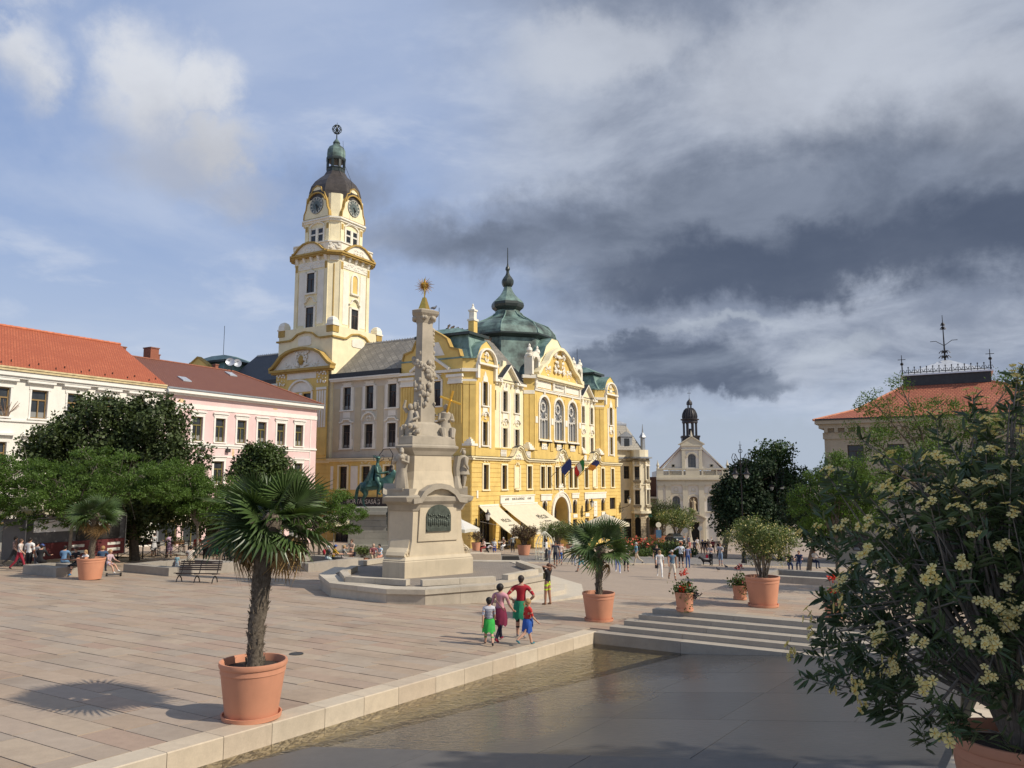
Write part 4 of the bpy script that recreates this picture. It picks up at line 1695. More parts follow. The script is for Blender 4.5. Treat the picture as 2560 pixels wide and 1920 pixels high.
 q = MB()
 q.lathe([(.52,33.1),(.62,33.15),(.8,33.5),(.84,33.8),(.8,34.05)],8,dc,ph,cap=False)
 q.lathe([(.8,34.05),(.6,34.4),(.32,34.75),(.2,35.1),(.2,35.35),(.32,35.5),(.3,35.8),(.16,36.0),(.08,36.4),(.05,38.6)],8,dc,ph)
 q.build('dome_finial',M_COPD,root,smooth=True)
 q = MB()
 for k in range(8):
  a = ph+k*PI/4
  q.tube([(dc[0]+r*math.cos(a),dc[1]+r*math.sin(a),z) for r,z in ((6.5,25.85),(6.4,26.25),(5.5,27.35),(3.6,28.15),(2.15,29.0),(1.8,29.45))],.09,5)
 q.build('dome_ribs',M_COP,root)
 # chimney and rods
 q = MB()
 q.box(-5.9,-5.1,8.2,9.0,22,26.0)
 q.build('chimney',M_YEL,root)
 q = MB()
 q.box(-6.0,-5.0,8.1,9.1,26.0,26.25)
 q.box(-5.85,-5.15,8.3,8.9,26.25,27.2)
 q.box(-5.95,-5.05,8.2,9.0,27.2,27.4)
 q.lathe([(.35,27.4),(.2,27.7),(.1,27.85),(.14,28.0),(.02,28.2)],8,(-5.5,8.6,0))
 q.build('chimney_head',M_WHT,root)
 for x,y,z,h in ((-6.5,3.0,23.5,3.2),(-4.8,36.5,23.5,3.2),(-44,4,23.9,4.6)):
  q = MB()
  q.tube([(x,y,z),(x,y,z+h)],.035,5)
  q.build('lightning_rod',M_IRON,root)
 return root,TR

TH,TH_R = town_hall()
def clock_tower(root):
 cx,cy = -24.4,4.45

 def TF(k,hw):
  def T(s,d,h):
   x,y = s,-(hw+d)
   for _ in range(k):
    x,y = -y,x
   return (cx+x,cy+y,h)
  return T

 def octo(hw,ch):
  a = hw-ch
  return [(cx+x,cy+y) for x,y in ((-a,-hw),(a,-hw),(hw,-a),(hw,a),(a,hw),(-a,hw),(-hw,a),(-hw,-a))]
 B = 4.5
 # base block and bay below it
 q = MB()
 q.box(cx-B,cx+B,cy-B,cy+B,9,25.6)
 q.build('tower_base',M_CREAM,root)
 T = TF(0,B)
 b = MB(T)
 wall_holes(b,-4.35,4.35,9.3,20.3,[(-1.65,-.25,10.75,13.4),(.25,1.65,10.75,13.4),(-1.65,-.25,14.8,17.4),(.25,1.65,14.8,17.4)],.35,.3)
 b.build('wall',M_OCH if False else M_YEL,root)
 for s in (-.95,.95):
  for lo,hi in ((10.75,13.4),(14.8,17.4)):
   window(root,lambda a,d,h: T(a,d+.35,h),s,lo,hi,1.4,(M_FRM,M_GLS))
 T2 = lambda a,d,h: T(a,d+.35,h)
 q = MB(T2)
 q.box(-.22,.22,0,.15,10.6,17.5)
 for sg in (-1,1):
  q.box(min(sg*1.68,sg*1.95),max(sg*1.68,sg*1.95),0,.12,10.6,17.6)
 q.band(arc(0,17.2,1.9,165,15,10,1.7),.22,0,.3)
 q.face_ext([(-1.9,17.6),(1.9,17.6)]+arc(0,17.5,1.8,20,160,8,1.3),0,.06)
 q.box(-2.2,2.2,0,.2,13.6,13.9)
 q.box(-2.4,2.4,0,.06,19.2,20.1)
 q.build('tower_window_surround',M_WHT,root)
 for s in (-3.4,3.4):
  q = MB(T2)
  q.box(s-.85,s+.85,0,.08,9.9,18.0)
  q.build('pilaster',M_YEL,root)
  q = MB(T2)
  for k in range(4):
   x = s-.6+1.2*k/3
   q.box(x-.13,x+.13,.08,.16,13.2,17.6)
  q.box(s-.8,s+.8,0,.2,17.7,18.0)
  stucco(q,s-.4,19.2,.7,1.6,.14,3,7,.2)
  stucco(q,s+.4,19.2,.7,1.6,.14,4,7,.2)
  q.build('pilaster_capital',M_WHT,root)
 # great segmental gable at the foot
 pts = [(-5.1,20.45),(-4.5,20.75),(-3.8,21.4),(-3.2,22.0),(-2.2,22.45),(-1.1,22.68),(0,22.75),(1.1,22.68),(2.2,22.45),(3.2,22.0),(3.8,21.4),(4.5,20.75),(5.1,20.45)]
 q = MB(T2)
 q.band(pts,.3,-.3,.6)
 q.box(-5.1,5.1,-.3,.6,20.15,20.45)
 q.box(-4.9,4.9,-.3,.35,19.95,20.15)
 q.build('tower_gable_cornice',M_OCH,root)
 q = MB(T2)
 q.face_ext(pts,-.3,.06)
 q.build('tower_gable_field',M_WHT,root)
 q = MB(T2)
 stucco(q,0,21.55,2.2,1.9,.2,12,26,.1)
 stucco(q,0,21.0,5.6,.8,.1,14,30,.12)
 q.ball((0,.25,21.5),.5,.9,.4,1.2,mi=1)
 q.build('tower_coat_of_arms',[M_WHT,M_OCH],root)['kind'] = 'stuff'
 # wavy string course
 for k in range(4):
  T = TF(k,B)
  w = [(-4.75,24.05),(-2.6,24.05),(-2.0,24.2),(-1.2,24.75),(0,24.95),(1.2,24.75),(2.0,24.2),(2.6,24.05),(4.75,24.05)]
  q = MB(T)
  q.band(w,.2,0,.22)
  q.build('string_course',M_OCH,root)
  q = MB(T)
  q.face_ext([(-1.1,23.5),(-.9,23.35),(.9,23.35),(1.1,23.5),(1.1,24.2),(.6,24.5),(-.6,24.5),(-1.1,24.2)],0,.07)
  q.build('tablet',M_WHT,root)
 # corner piers with capped tops
 for sx in (-1,1):
  for sy in (-1,1):
   x,y = cx+sx*(B-.45),cy+sy*(B-.45)
   q = MB()
   q.box(x-.62,x+.62,y-.62,y+.62,25.55,25.75)
   q.build('pier_cornice',M_WHT,root)
   q = MB()
   q.lathe([(.75,25.75),(.72,26.2),(.5,26.55),(.2,26.7)],4,(x,y,0),R(45))
   q.build('pier_cap',M_WHT,root)
   q = MB()
   for sg in (-1,1):
    q.box(x+sg*.35-.18,x+sg*.35+.18,y-.54,y+.54,24.75,25.55)
    q.box(x-.54,x+.54,y+sg*.35-.18,y+sg*.35+.18,24.75,25.55)
   q.build('pier_bracket',M_OCH,root)
 # shaft
 S,CH = 3.72,.95
 q = MB()
 for (p0,p1) in zip(octo(S,CH),octo(S,CH)[1:]+octo(S,CH)[:1]):
  q.add([(*p0,25.4),(*p1,25.4),(*p1,34.9),(*p0,34.9)],[(0,1,2,3)])
 q.build('tower_shaft',M_CREAM,root)
 for k in range(4):
  T = TF(k,S)
  a = S-CH
  for sg in (-1,1):
   q = MB(T)
   q.box(min(sg*1.05,sg*2.1),max(sg*1.05,sg*2.1),0,.05,26.1,32.9)
   q.build('shaft_panel',M_WHT,root)
  for sg in (-1,1):
   q = MB(T)
   q.box(min(sg*2.22,sg*2.75),max(sg*2.22,sg*2.75),0,.12,25.6,34.0)
   q.build('shaft_pilaster',M_CREAM,root)
  for sg in (-1,1):
   q = MB(T)
   q.box(min(sg*2.3,sg*2.65),max(sg*2.3,sg*2.65),.12,.17,33.0,33.9)
   q.build('pilaster_flute',M_OCH,root)
  for i,(lo,hi) in enumerate(((25.75,28.3),(30.2,32.65))):
   if k == 1 and i == 1:
    p = MB(T)
    p.face_ext([(-.45,30.35),(.45,30.35)]+arc(0,32.2,.45,0,180,8),0,.06)
    p.build('blind_window',M_YEL,root)
    p = MB(T)
    p.band([(.45,30.35)]+arc(0,32.2,.45,0,180,8)+[(-.45,30.35)],-.28,0,.14)
    p.box(-.8,.8,0,.25,30.1,30.3)
    p.build('window_surround',M_WHT,root)
    continue
   p = MB(T)
   p.box(-.62,.62,.02,.05,lo,hi)
   p.build('window_glass',M_GLS,root)
   p = MB(T)
   p.box(-.04,.04,.05,.1,lo,lo+(hi-lo)*.66)
   p.box(-.62,.62,.05,.1,lo+(hi-lo)*.66,lo+(hi-lo)*.7)
   p.box(-.64,-.56,.05,.11,lo,hi)
   p.box(.56,.64,.05,.11,lo,hi)
   p.box(-.62,.62,.05,.1,hi-.08,hi)
   p.build('window_frame',M_FRM,root)
   p = MB(T)
   for sg in (-1,1):
    p.box(min(sg*.64,sg*.92),max(sg*.64,sg*.92),0,.2,lo-.1,hi+.2)
   p.box(-.95,.95,0,.3,lo-.28,lo-.08)
   p.box(-.9,.9,0,.2,hi,hi+.2)
   if i == 0:
    p.band([(-1.0,hi+.5),(-.7,hi+.65),(-.45,hi+1.1),(0,hi+1.3),(.45,hi+1.1),(.7,hi+.65),(1.0,hi+.5)],.12,0,.3)
    p.box(-.9,.9,.2,.5,lo-.2,lo-.12)
   else:
    stucco(p,0,hi+.5,1.1,.6,.12,7,6,.2)
   p.build('window_surround',M_WHT,root)
  # frieze, brackets, cornice and gable of the balcony
  q = MB(T)
  q.box(-2.2,2.2,0,.08,33.2,34.1)
  for j in range(7):
   stucco(q,-1.9+3.8*j/6,33.65,.5,.5,.08,j,3,.3)
  q.build('tower_frieze',M_WHT,root)
  for j in range(5):
   x = -2.4+4.8*j/4
   q = MB(T)
   q.add([(x-.16,0,33.9),(x+.16,0,33.9),(x+.16,0,34.9),(x-.16,0,34.9),(x-.16,.55,34.9),(x+.16,.55,34.9),(x-.16,.2,34.2),(x+.16,.2,34.2)],
      [(0,1,7,6),(6,7,5,4),(4,5,2,3),(0,6,4,3),(1,2,5,7)])
   q.build('cornice_bracket',M_WHT,root)
  gp = [(-2.75,35.05),(-2.3,35.2),(-1.7,35.75),(-.9,36.2),(0,36.35),(.9,36.2),(1.7,35.75),(2.3,35.2),(2.75,35.05)]
  q = MB(T)
  q.band(gp,.2,0,.85)
  q.build('balcony_gable_arch',M_OCH,root)
  q = MB(T)
  q.face_ext(gp,0,.62)
  stucco(q,0,35.55,2.2,.6,.63,5,12,.22)
  q.build('balcony_gable',M_WHT,root)
  # diagonal panel and rib on the chamfer
 for k in range(4):
  A = PI/4+k*PI/2-PI/2
  dv = (math.cos(A),math.sin(A))
  rr = (S-CH/2)*math.sqrt(2)
  Tc = lambda s,d,h,dv=dv: (cx+dv[0]*(rr+d)-dv[1]*s,cy+dv[1]*(rr+d)+dv[0]*s,h)
  q = MB(Tc)
  q.box(-.07,.07,0,.05,27.0,33.6)
  q.build('chamfer_rib',M_OCH,root)
  q = MB(Tc)
  q.box(-.55,.55,0,.15,34.0,34.6)
  q.build('chamfer_block',M_WHT,root)
  q = MB(Tc)
  stucco(q,0,35.75,1.3,.8,.32,k,8,.2)
  q.build('chamfer_ornament',M_WHT,root)
 q = MB()
 q.prism(octo(S+.75,CH+.35),34.85,35.1)
 q.prism(octo(S+.6,CH+.3),34.65,34.85)
 q.build('tower_cornice',M_OCH,root)
 q = MB()
 q.prism(octo(S+.3,CH+.2),35.1,36.25)
 q.prism(octo(S+.42,CH+.25),36.25,36.4)
 q.build('balcony_parapet',M_WHT,root)
 # belfry storey
 U,UC = 2.95,.82
 q = MB()
 q.prism(octo(U,UC),36.2,43.0)
 q.build('belfry_storey',M_CREAM,root)
 for k in range(4):
  T = TF(k,U)
  for s in (-.62,.62):
   p = MB(T)
   p.box(s-.42,s+.42,.02,.05,36.7,38.6)
   p.build('window_glass',M_GLS,root)
   p = MB(T)
   for a,e,lo,hi in ((s-.48,s-.38,36.6,38.65),(s+.38,s+.48,36.6,38.65),(s-.42,s+.42,37.75,37.95),(s-.42,s+.42,38.55,38.65)):
    p.box(a,e,.05,.12,lo,hi)
   p.build('window_frame',M_FRW,root)
  q = MB(T)
  q.box(-.16,.16,0,.16,36.4,38.7)
  for sg in (-1,1):
   q.box(min(sg*1.1,sg*1.3),max(sg*1.1,sg*1.3),0,.16,36.4,38.8)
  q.band(arc(0,38.55,1.3,160,20,8,.8),.14,0,.18)
  q.build('window_surround',M_WHT,root)
  for sg in (-1,1):
   q = MB(T)
   q.box(min(sg*1.5,sg*2.05),max(sg*1.5,sg*2.05),0,.12,36.3,39.4)
   q.build('belfry_pilaster',M_CREAM,root)
  for sg in (-1,1):
   q = MB(T)
   q.box(min(sg*1.6,sg*1.95),max(sg*1.6,sg*1.95),.12,.16,38.4,39.1)
   q.build('pilaster_flute',M_OCH,root)
  # clock stage gable
  gp = [(-2.1,40.0),(-2.05,40.6),(-1.75,41.2),(-1.6,42.1),(-1.35,42.7),(-1.25,43.1),(-.8,43.35),(-.6,43.9),(0,44.15),(.6,43.9),(.8,43.35),(1.25,43.1),(1.35,42.7),(1.6,42.1),(1.75,41.2),(2.05,40.6),(2.1,40.0)]
  q = MB(T)
  q.face_ext(gp,-.9,.3)
  q.build('clock_gable',M_CREAM,root)
  q = MB(T)
  q.band(gp,.12,-.2,.4)
  q.band(arc(0,41.7,1.5,165,15,10,1.45),.16,.3,.55)
  q.build('clock_gable_edge',M_OCH,root)
  # dial: disc, ring of numerals and hands
  dial = MB(T)
  n = 28
  dial.face_ext(arc(0,41.6,1.12,0,360-360/n,n-1),.3,.36)
  dd = dial.build('clock_face',M_DIAL,root)
  ring = MB(T)
  ring.band(arc(0,41.6,1.08,0,360,n),.08,.3,.42)
  ring.band(arc(0,41.6,.66,0,360,n),.04,.36,.38)
  ring.build('dial_ring',M_NUM,dd)
  for j in range(12):
   a = R(30*j)
   p = MB(T)
   c,s_ = math.cos(a),math.sin(a)
   u,v = (s_,c),(c,-s_)
   pts4 = [(u[0]*r+v[0]*w,41.6+u[1]*r+v[1]*w) for r,w in ((.76,-.09),(.98,-.09),(.98,.09),(.76,.09))]
   p.face_ext(pts4,.36,.38)
   p.build('numeral',M_NUM,dd)
  for ang,ln,wd in ((134,.56,.075),(166,.9,.05)):
   a = R(ang)
   u,v = (math.sin(a),math.cos(a)),(math.cos(a),-math.sin(a))
   p = MB(T)
   p.face_ext([(u[0]*r+v[0]*w,41.6+u[1]*r+v[1]*w) for r,w in ((-.15,-wd),(ln*.8,-wd),(ln,0),(ln*.8,wd),(-.15,wd))],.39,.42)
   p.build('clock_hand',M_BLK,dd)
 q = MB()
 q.prism(octo(U+.42,UC+.2),39.65,39.85)
 q.prism(octo(U+.25,UC+.15),39.4,39.65)
 q.build('belfry_cornice',M_WHT,root)
 # brown dome, lantern, copper cap, globe
 q = MB()
 q.lathe([(3.3,41.4),(3.55,42.6),(3.55,43.5),(3.3,44.4),(2.8,45.2),(2.15,45.85),(1.6,46.35),(1.3,46.9)],8,(cx,cy,0),R(22.5),cap=False)
 q.build('tower_dome',M_BRN,root)
 q = MB()
 q.lathe([(1.25,46.85),(1.22,47.4),(1.3,47.45),(1.3,47.55)],8,(cx,cy,0),R(22.5))
 q.lathe([(1.25,48.55),(1.32,48.6),(1.36,48.8),(1.25,49.0)],8,(cx,cy,0),R(22.5))
 for k in range(8):
  a = R(22.5+45*k)
  q.cbox((cx+1.14*math.cos(a),cy+1.14*math.sin(a),48.05),(.22,.3,1.1),a)
  a = R(45*k)
  q.cbox((cx+1.12*math.cos(a),cy+1.12*math.sin(a),47.15),(.12,.45,.4),a)
 q.build('lantern',M_COPD,root)
 q = MB()
 q.lathe([(1.2,48.95),(1.28,49.4),(1.22,50.0),(.95,50.5),(.6,50.75),(.42,50.95),(.46,51.1),(.4,51.2)],8,(cx,cy,0),R(22.5))
 q.lathe([(.5,51.15),(.3,51.45),(.08,51.75)],8,(cx,cy,0),R(22.5))
 q.build('lantern_cap',M_COPS,root)
 q = MB()
 q.tube([(cx,cy,51.6),(cx,cy,54.0)],[.09,.03],6)
 for k in range(4):
  a = R(45*k)
  q.tube([(cx+.62*math.cos(R(t))*math.cos(a),cy+.62*math.cos(R(t))*math.sin(a),53.05+.62*math.sin(R(t))) for t in range(0,360,30)],.045,4,closed=True)
  for b in (0,60,120,180,240,300):
   q.ball((cx+.5*math.cos(R(b))*math.cos(a),cy+.5*math.cos(R(b))*math.sin(a),53.05+.5*math.sin(R(b))),.1,n=5,m=3)
 q.ball((cx,cy,53.0),.26,n=6,m=4)
 q.build('globe_finial',M_COPD,root)
 q = MB()
 q.tube([(cx+1.4,cy-.3,51.0),(cx+1.7,cy-.4,48.0),(cx+3.3,cy-.6,45.0),(cx+3.6,cy-.6,40.0)],.025,4)
 q.build('lightning_cable',M_IRON,root)

clock_tower(TH)

def hall_fittings():
 """things that hang on the town hall's front"""
 M_AWN = mat('awning_cream',(.78,.72,.58),.85,.05,2.0,trans=.25)
 M_STEEL = mat('painted_steel',(.62,.62,.60),.4,.05,4)
 base = TH.location

 def at(s,d,h):
  x,y = xy(68.9+s,-44.7+d)
  return (x,y,base.z+h)
 for a,e,out,drop,lab in ((1.4,5.25,4.1,2.9,'narrow cream awning with black lettering over the left cafe opening'),(6.0,14.3,4.3,2.75,'wide cream awning with black lettering stretched below the cafe sign panel')):
  r = empty('awning',at((a+e)/2,.1,4.25),R(-30))
  tag(r,lab,'awning','cafe awnings on the town hall')
  hw = (e-a)/2
  q = MB()
  m = .38
  n = 5
  v = []
  for i in range(n+1):
   f = i/n
   v += [(f*out,-hw,-drop*f-.12*math.sin(PI*f)),(f*out,hw,-drop*f-.12*math.sin(PI*f))]
  o = len(v)
  v += [(p[0],p[1],p[2]-.03) for p in v]
  fs = []
  for i in range(n):
   fs += [(2*i,2*i+2,2*i+3,2*i+1),(o+2*i,o+2*i+1,o+2*i+3,o+2*i+2)]
  q.add(v,fs)
  q.build('canvas',M_AWN,r)
  q = MB()
  zz = -drop
  for k in range(10):
   y0,y1 = -hw+2*hw*k/10,-hw+2*hw*(k+1)/10
   q.add([(out,y0,zz),(out,y1,zz),(out+.02,y1,zz-.3),(out+.02,(y0+y1)/2,zz-.36),(out+.02,y0,zz-.3)],[(0,1,2,3,4)])
  q.build('valance',M_AWN,r)
  q = MB()
  q.box(-.1,.12,-hw-.05,hw+.05,-.05,.14)
  q.build('cassette',M_WHT,r)
  for sg in (-1,1):
   q = MB()
   q.tube([(.05,sg*(hw-.15),-1.6),(out*.5,sg*(hw-.5),-drop*.5-.5),(out,sg*(hw-.15),-drop-.02)],.03,5)
   q.build('folding_arm',M_STEEL,r)
  q = MB()
  q.tube([(out,-hw,zz),(out,hw,zz)],.04,5)
  q.build('front_bar',M_STEEL,r)
  u = Vector((out,0,-drop)).normalized()
  upv = (-u.x,0,-u.z)
  for f,body,sz in ((.5,'PÉCSI',.95),(.66,'étterem',.5),(.82,'kávézó',.26)):
   o = text_obj('awning_lettering',body,sz*min(1,hw/2.6),M_BLK,r,frame_m((out*f+.03,.25 if hw < 3 else 1.5,-drop*f-.12*math.sin(PI*f)+.05),(0,1,0),(-out,0,drop)),depth=.004)
 M_FLAG = {'blue': mat('flag_blue',(.03,.05,.22),.8,.1,3),'red': mat('flag_red',(.5,.03,.035),.8,.1,3),'white': mat('flag_white',(.75,.74,.72),.8,.05,3),'green': mat('flag_green',(.03,.2,.07),.8,.1,3),'orange': mat('flag_orange',(.75,.33,.06),.8,.1,3)}
 for i,(s,cols,lab,hang) in enumerate(((18.1,['blue'],'dark blue flag hanging limp from its slanted pole',.45),(22.0,['red','white','green'],'red white and green flag rolled round its slanted pole',.3),(26.0,['orange','blue'],'orange and blue flag blowing out from its slanted pole',1.0))):
  r = empty('flag',at(s,.1,7.4),R(-30))
  tag(r,lab,'flag','flags over the town hall door')
  q = MB()
  L = 3.6
  dx,dz = L*.74,L*.67
  q.tube([(0,0,0),(dx,.0,dz)],.035,6)
  q.ball((dx,0,dz),.07,n=6,m=4)
  q.build('flag_pole',mat('pole_wood',(.12,.09,.07),.6,.1,5),r)
  wd = 1.5
  nb = len(cols)
  n = 8
  for c in range(nb):
   q = MB()
   v = []
   f0,f1 = .52+.46*c/nb,.52+.46*(c+1)/nb
   for k in range(n+1):
    u = k/n
    for f in (f0,f1):
     x,z = dx*f,dz*f
     fall = u*wd*(1.25-hang*.85)
     v.append((x+.10*math.sin(5*u+f*6),u*wd*hang*.95+.05*math.sin(9*u),z-fall-.12*math.sin(4*u+2*f)))
   q.add(v,[(2*k,2*k+2,2*k+3,2*k+1) for k in range(n)])
   q.build('flag_cloth',M_FLAG[cols[c]],r,smooth=True)
 # wall lanterns
 for i,(s,h,lab) in enumerate(((.9,2.4,'black iron wall lantern on the left edge of the cafe openings'),(27.2,3.0,'black iron wall lantern between arched windows right of the great door'),(40.6,3.1,'black iron wall lantern at the far end of the yellow front'))):
  r = empty('wall_lantern',at(s,.05,h),R(-30))
  tag(r,lab,'lantern','wall lanterns on the town hall')
  q = MB()
  q.box(0,.06,-.12,.12,-.9,.6)
  q.tube([(0,0,-.3),(.5,0,-.15),(1.1,0,.0),(1.45,0,.2),(1.45,0,.45)],.04,5)
  q.tube([(.05,0,-.8),(.35,0,-.7),(.5,0,-.4),(.35,0,-.2)],.03,5)
  q.build('bracket',M_IRON,r)
  q = MB()
  q.lathe([(.16,.45),(.3,1.05)],6,(1.45,0,0))
  q.build('lantern_glass',mat('lamp_glass',(.62,.60,.54),.25,.05,4),r)
  q = MB()
  q.lathe([(.34,1.05),(.2,1.25),(.08,1.35),(.1,1.42),(.02,1.6)],6,(1.45,0,0))
  q.build('lantern_cap',M_IRON,r)

hall_fittings()
# ------------------------------------------------------------------ the other buildings
M_HWHT = mat('house_white',(.80,.765,.69),.85,.05,.6,.1,50,streak=.12)
M_HPNK = mat('house_pink',(.74,.545,.525),.85,.06,.5,.1,50,streak=.12)
M_TRIM = mat('trim_white',(.80,.78,.72),.8,.05,2,streak=.1)
M_ORT = mat_tiles('tile_orange',(.42,.105,.045),(.50,.145,.065),.22,.28,.75,.7,mortar=.03,var=.2,dark=.55,coord='UV')
M_BRT = mat_tiles('tile_brown',(.17,.065,.045),(.20,.08,.055),.24,.28,.75,.5,mortar=.03,var=.15,dark=.6,coord='UV')
M_RDT = mat_tiles('tile_red',(.40,.115,.06),(.52,.19,.095),.3,.34,.7,.9,mortar=.04,var=.25,dark=.45,coord='UV')
M_DKT = mat_tiles('tile_dark',(.075,.035,.032),(.09,.045,.04),.3,.35,.8,.5,mortar=.04,var=.2,coord='UV')
M_GUTZ = mat('gutter_zinc',(.33,.35,.37),.4,.15,4,metal=.4)
M_GUTY = mat('gutter_cream',(.60,.49,.28),.6,.15,3)
M_WOOD = mat('window_wood',(.26,.17,.07),.55,.2,8)
M_GRNW = mat('window_olive',(.17,.145,.045),.55,.15,6)
M_GLC = mat_glass('glass_curtain',(.035,.04,.045),.08,.85)
M_BRICK = mat_tiles('chimney_brick',(.36,.13,.075),(.30,.10,.06),.25,.08,.85,.4,mortar=.012,var=.2,dark=.7,flip='xzy')

def row_house():
 W,D = -60.3,13.0
 # white house: t 12 .. 43.5 ; pink house 43.5 .. 62.2
 for kind in ('white','pink'):
  t0,t1 = (10.0,43.45) if kind == 'white' else (43.45,62.2)
  zb = g(t0)-.3 if kind == 'white' else -6.6
  base = -7.4
  root = empty(kind+'_house',(*xy(t0,W),0),R(-30))
  if kind == 'white':
   tag(root,'long white two-storey house under a bright orange tile roof','house')
  else:
   tag(root,'pink house with olive windows under a brown tile roof','house')
  L = t1-t0
  T = lambda s,d,h: (d,s,h)
  wm = M_HWHT if kind == 'white' else M_HPNK
  holes = []
  if kind == 'white':
   up = [30.15-t0+2.72*k for k in range(-7,5)]
   up = [s for s in up if 1 < s < L-1.2]
   holes += [(s-.6,s+.6,4.62,6.75) for s in up]
   holes += [(s-.6,s+.6,.45,2.75) for s in up]
   holes += [(s-1.05,s+1.05,-5.4,-1.9) for s in up]
  else:
   up = [47.05-t0+2.52*k for k in range(-1,6)]
   holes += [(s-.54,s+.54,3.55,5.75) for s in up]
   lw = [49.6-t0+2.52*k for k in (-2,0,2,4)]
   holes += [(s-.56,s+.56,-.35,1.75) for s in lw]
   holes += [(s-.95,s+.95,-6.0,-2.3) for s in up]
  b = MB(T)
  wall_holes(b,0,L,base,7.9,holes,0,.28)
  b.box(0,L,-D,-.3,base,7.9)
  b.build('wall',wm,root)
  fm = M_WOOD if kind == 'white' else M_GRNW
  for a,e,lo,hi in holes:
   window(root,T,(a+e)/2,lo,hi,e-a,(fm,M_GLC),d=-.24,fw=.09,transom=.66)
   q = MB(T)
   s,w = (a+e)/2,e-a
   if lo > -1.5:
    for sg in (-1,1):
     x0,x1 = s+sg*(w/2+.01),s+sg*(w/2+(.14 if kind == 'white' else .2))
     q.box(min(x0,x1),max(x0,x1),0,.06,lo,hi+.1)
    q.box(s-w/2-.2,s+w/2+.2,0,.08,hi+.02,hi+.22)
    if kind == 'white':
     q.box(s-w/2-.45,s+w/2+.45,0,.3,hi+.5,hi+.66)
     q.box(s-w/2-.35,s+w/2+.35,0,.18,hi+.42,hi+.5)
    else:
     q.box(s-w/2-.34,s+w/2+.34,0,.2,hi+.4,hi+.5)
     q.box(s-w/2-.28,s+w/2+.28,0,.1,hi+.22,hi+.4)
    q.box(s-w/2-.2,s+w/2+.2,0,.14,lo-.12,lo)
    q.build('window_surround',M_TRIM,root)
  q = MB(T)
  if kind == 'white':
   q.box(0,L,0,.12,4.28,4.42)
   q.box(0,L,0,.28,7.45,7.62)
   q.box(0,L,0,.42,7.62,7.95)
  else:
   q.box(0,L,0,.06,6.45,6.85)
   q.box(0,L,0,.12,3.18,3.35)
   q.box(0,L-.9,0,.05,2.98,3.15)
   q.box(0,L-.9,0,.05,2.1,2.25)
   q.box(L-.95,L-.85,0,.05,-6,6.4)
   q.box(-.01,L+.3,0,.3,7.55,7.72)
   q.box(-.01,L+.45,0,.55,7.72,8.0)
  q.build('cornice',M_TRIM,root)
  q = MB(T)
  if kind == 'white':
   q.box(0,L-.1,.0,.52,7.96,8.14)
   q.box(0,L-.1,.44,.58,8.14,8.26)
  else:
   q.box(0,L+.5,.42,.62,8.02,8.16)
  q.build('gutter',M_GUTY if kind == 'white' else M_GUTZ,root)
  if kind == 'white':
   quad_uv('roof',[[(.5,-.5,8.15),(.5,L,8.15),(-6.8,L-.05,12.5),(-6.8,-.5,12.5)],[(-6.8,-.5,12.5),(-6.8,L,12.5),(-14,L,8.15),(-14,-.5,8.15)]],M_ORT,root)
   q = MB()
   for k in range(60):
    y = k*L/60
    q.tube([(-6.8,y,12.5),(-6.8,y+L/60*1.05,12.5)],[.14,.17],6)
   o = q.build('ridge_tiles',mat('ridge_orange',(.50,.16,.08),.8,.2,4),root)
   q = MB()
   for k in range(14):
    y = 6+k*2.0
    for x,z in ((-.1,8.55),(-.5,8.8)):
     q.cbox((x,y+(.9 if x < -.3 else 0),z),(.06,.06,.22))
   q.build('snow_hooks',M_IRON,root)['kind'] = 'stuff'
   q = MB()
   q.tube([(.5,L-.05,8.1),(.62,L,7.6),(.2,L,6.9),(.15,L,-6)],.07,6)
   q.build('downpipe',M_GUTZ,root)
   q = MB(T)
   rnd = random.Random(2)
   for k in range(16):
    a = rnd.uniform(-1.1,1.1)
    x0 = 29.1-t0+2.72-1.3
    q.tube([(x0+.1*math.sin(a),.12,4.45),(x0+.35*math.sin(a),.14,5.0),(x0+rnd.uniform(.6,1.0)*math.sin(a),.2,5.0+rnd.uniform(.4,.9))],.016,4)
   q.build('dry_plant',mat('dry_twig',(.24,.16,.11),.9,.2,5),root)
  else:
   quad_uv('roof',[[(.55,0,8.1),(.55,L+.45,8.1),(-6.4,L-6.0,11.5),(-6.4,0,11.5)],[(.55,L+.45,8.1),(-13.4,L+.45,8.1),(-6.4,L-6,11.5)],[(-6.4,0,11.5),(-6.4,L-6,11.5),(-13.4,L+.45,8.1),(-13.4,0,8.1)]],M_BRT,root)
   q = MB()
   pts = [(-6.4,0,11.5),(-6.4,L-6,11.5),(.55,L+.45,8.12)]
   q.tube(pts,.11,6)
   q.build('ridge_tiles',mat('ridge_redbrown',(.26,.10,.06),.8,.2,4),root)
   for (y,x,wd) in ((3.4,-7.0,1.1),(4.9,-8.6,.8),(.4,-7.4,.9),(10.6,-6.6,.45)):
    q = MB()
    hh = 12.6 if wd > 1 else (12.3 if wd > .6 else 11.9)
    q.box(x-wd/2,x+wd/2,y-wd*.4,y+wd*.4,10.5,hh)
    o = q.build('chimney',M_BRICK,root)
    MB().box(x-wd/2-.06,x+wd/2+.06,y-wd*.4-.06,y+wd*.4+.06,hh,hh+.1).build('chimney_cap',mat('chimney_slab',(.25,.12,.085),.9,.2,5),o)
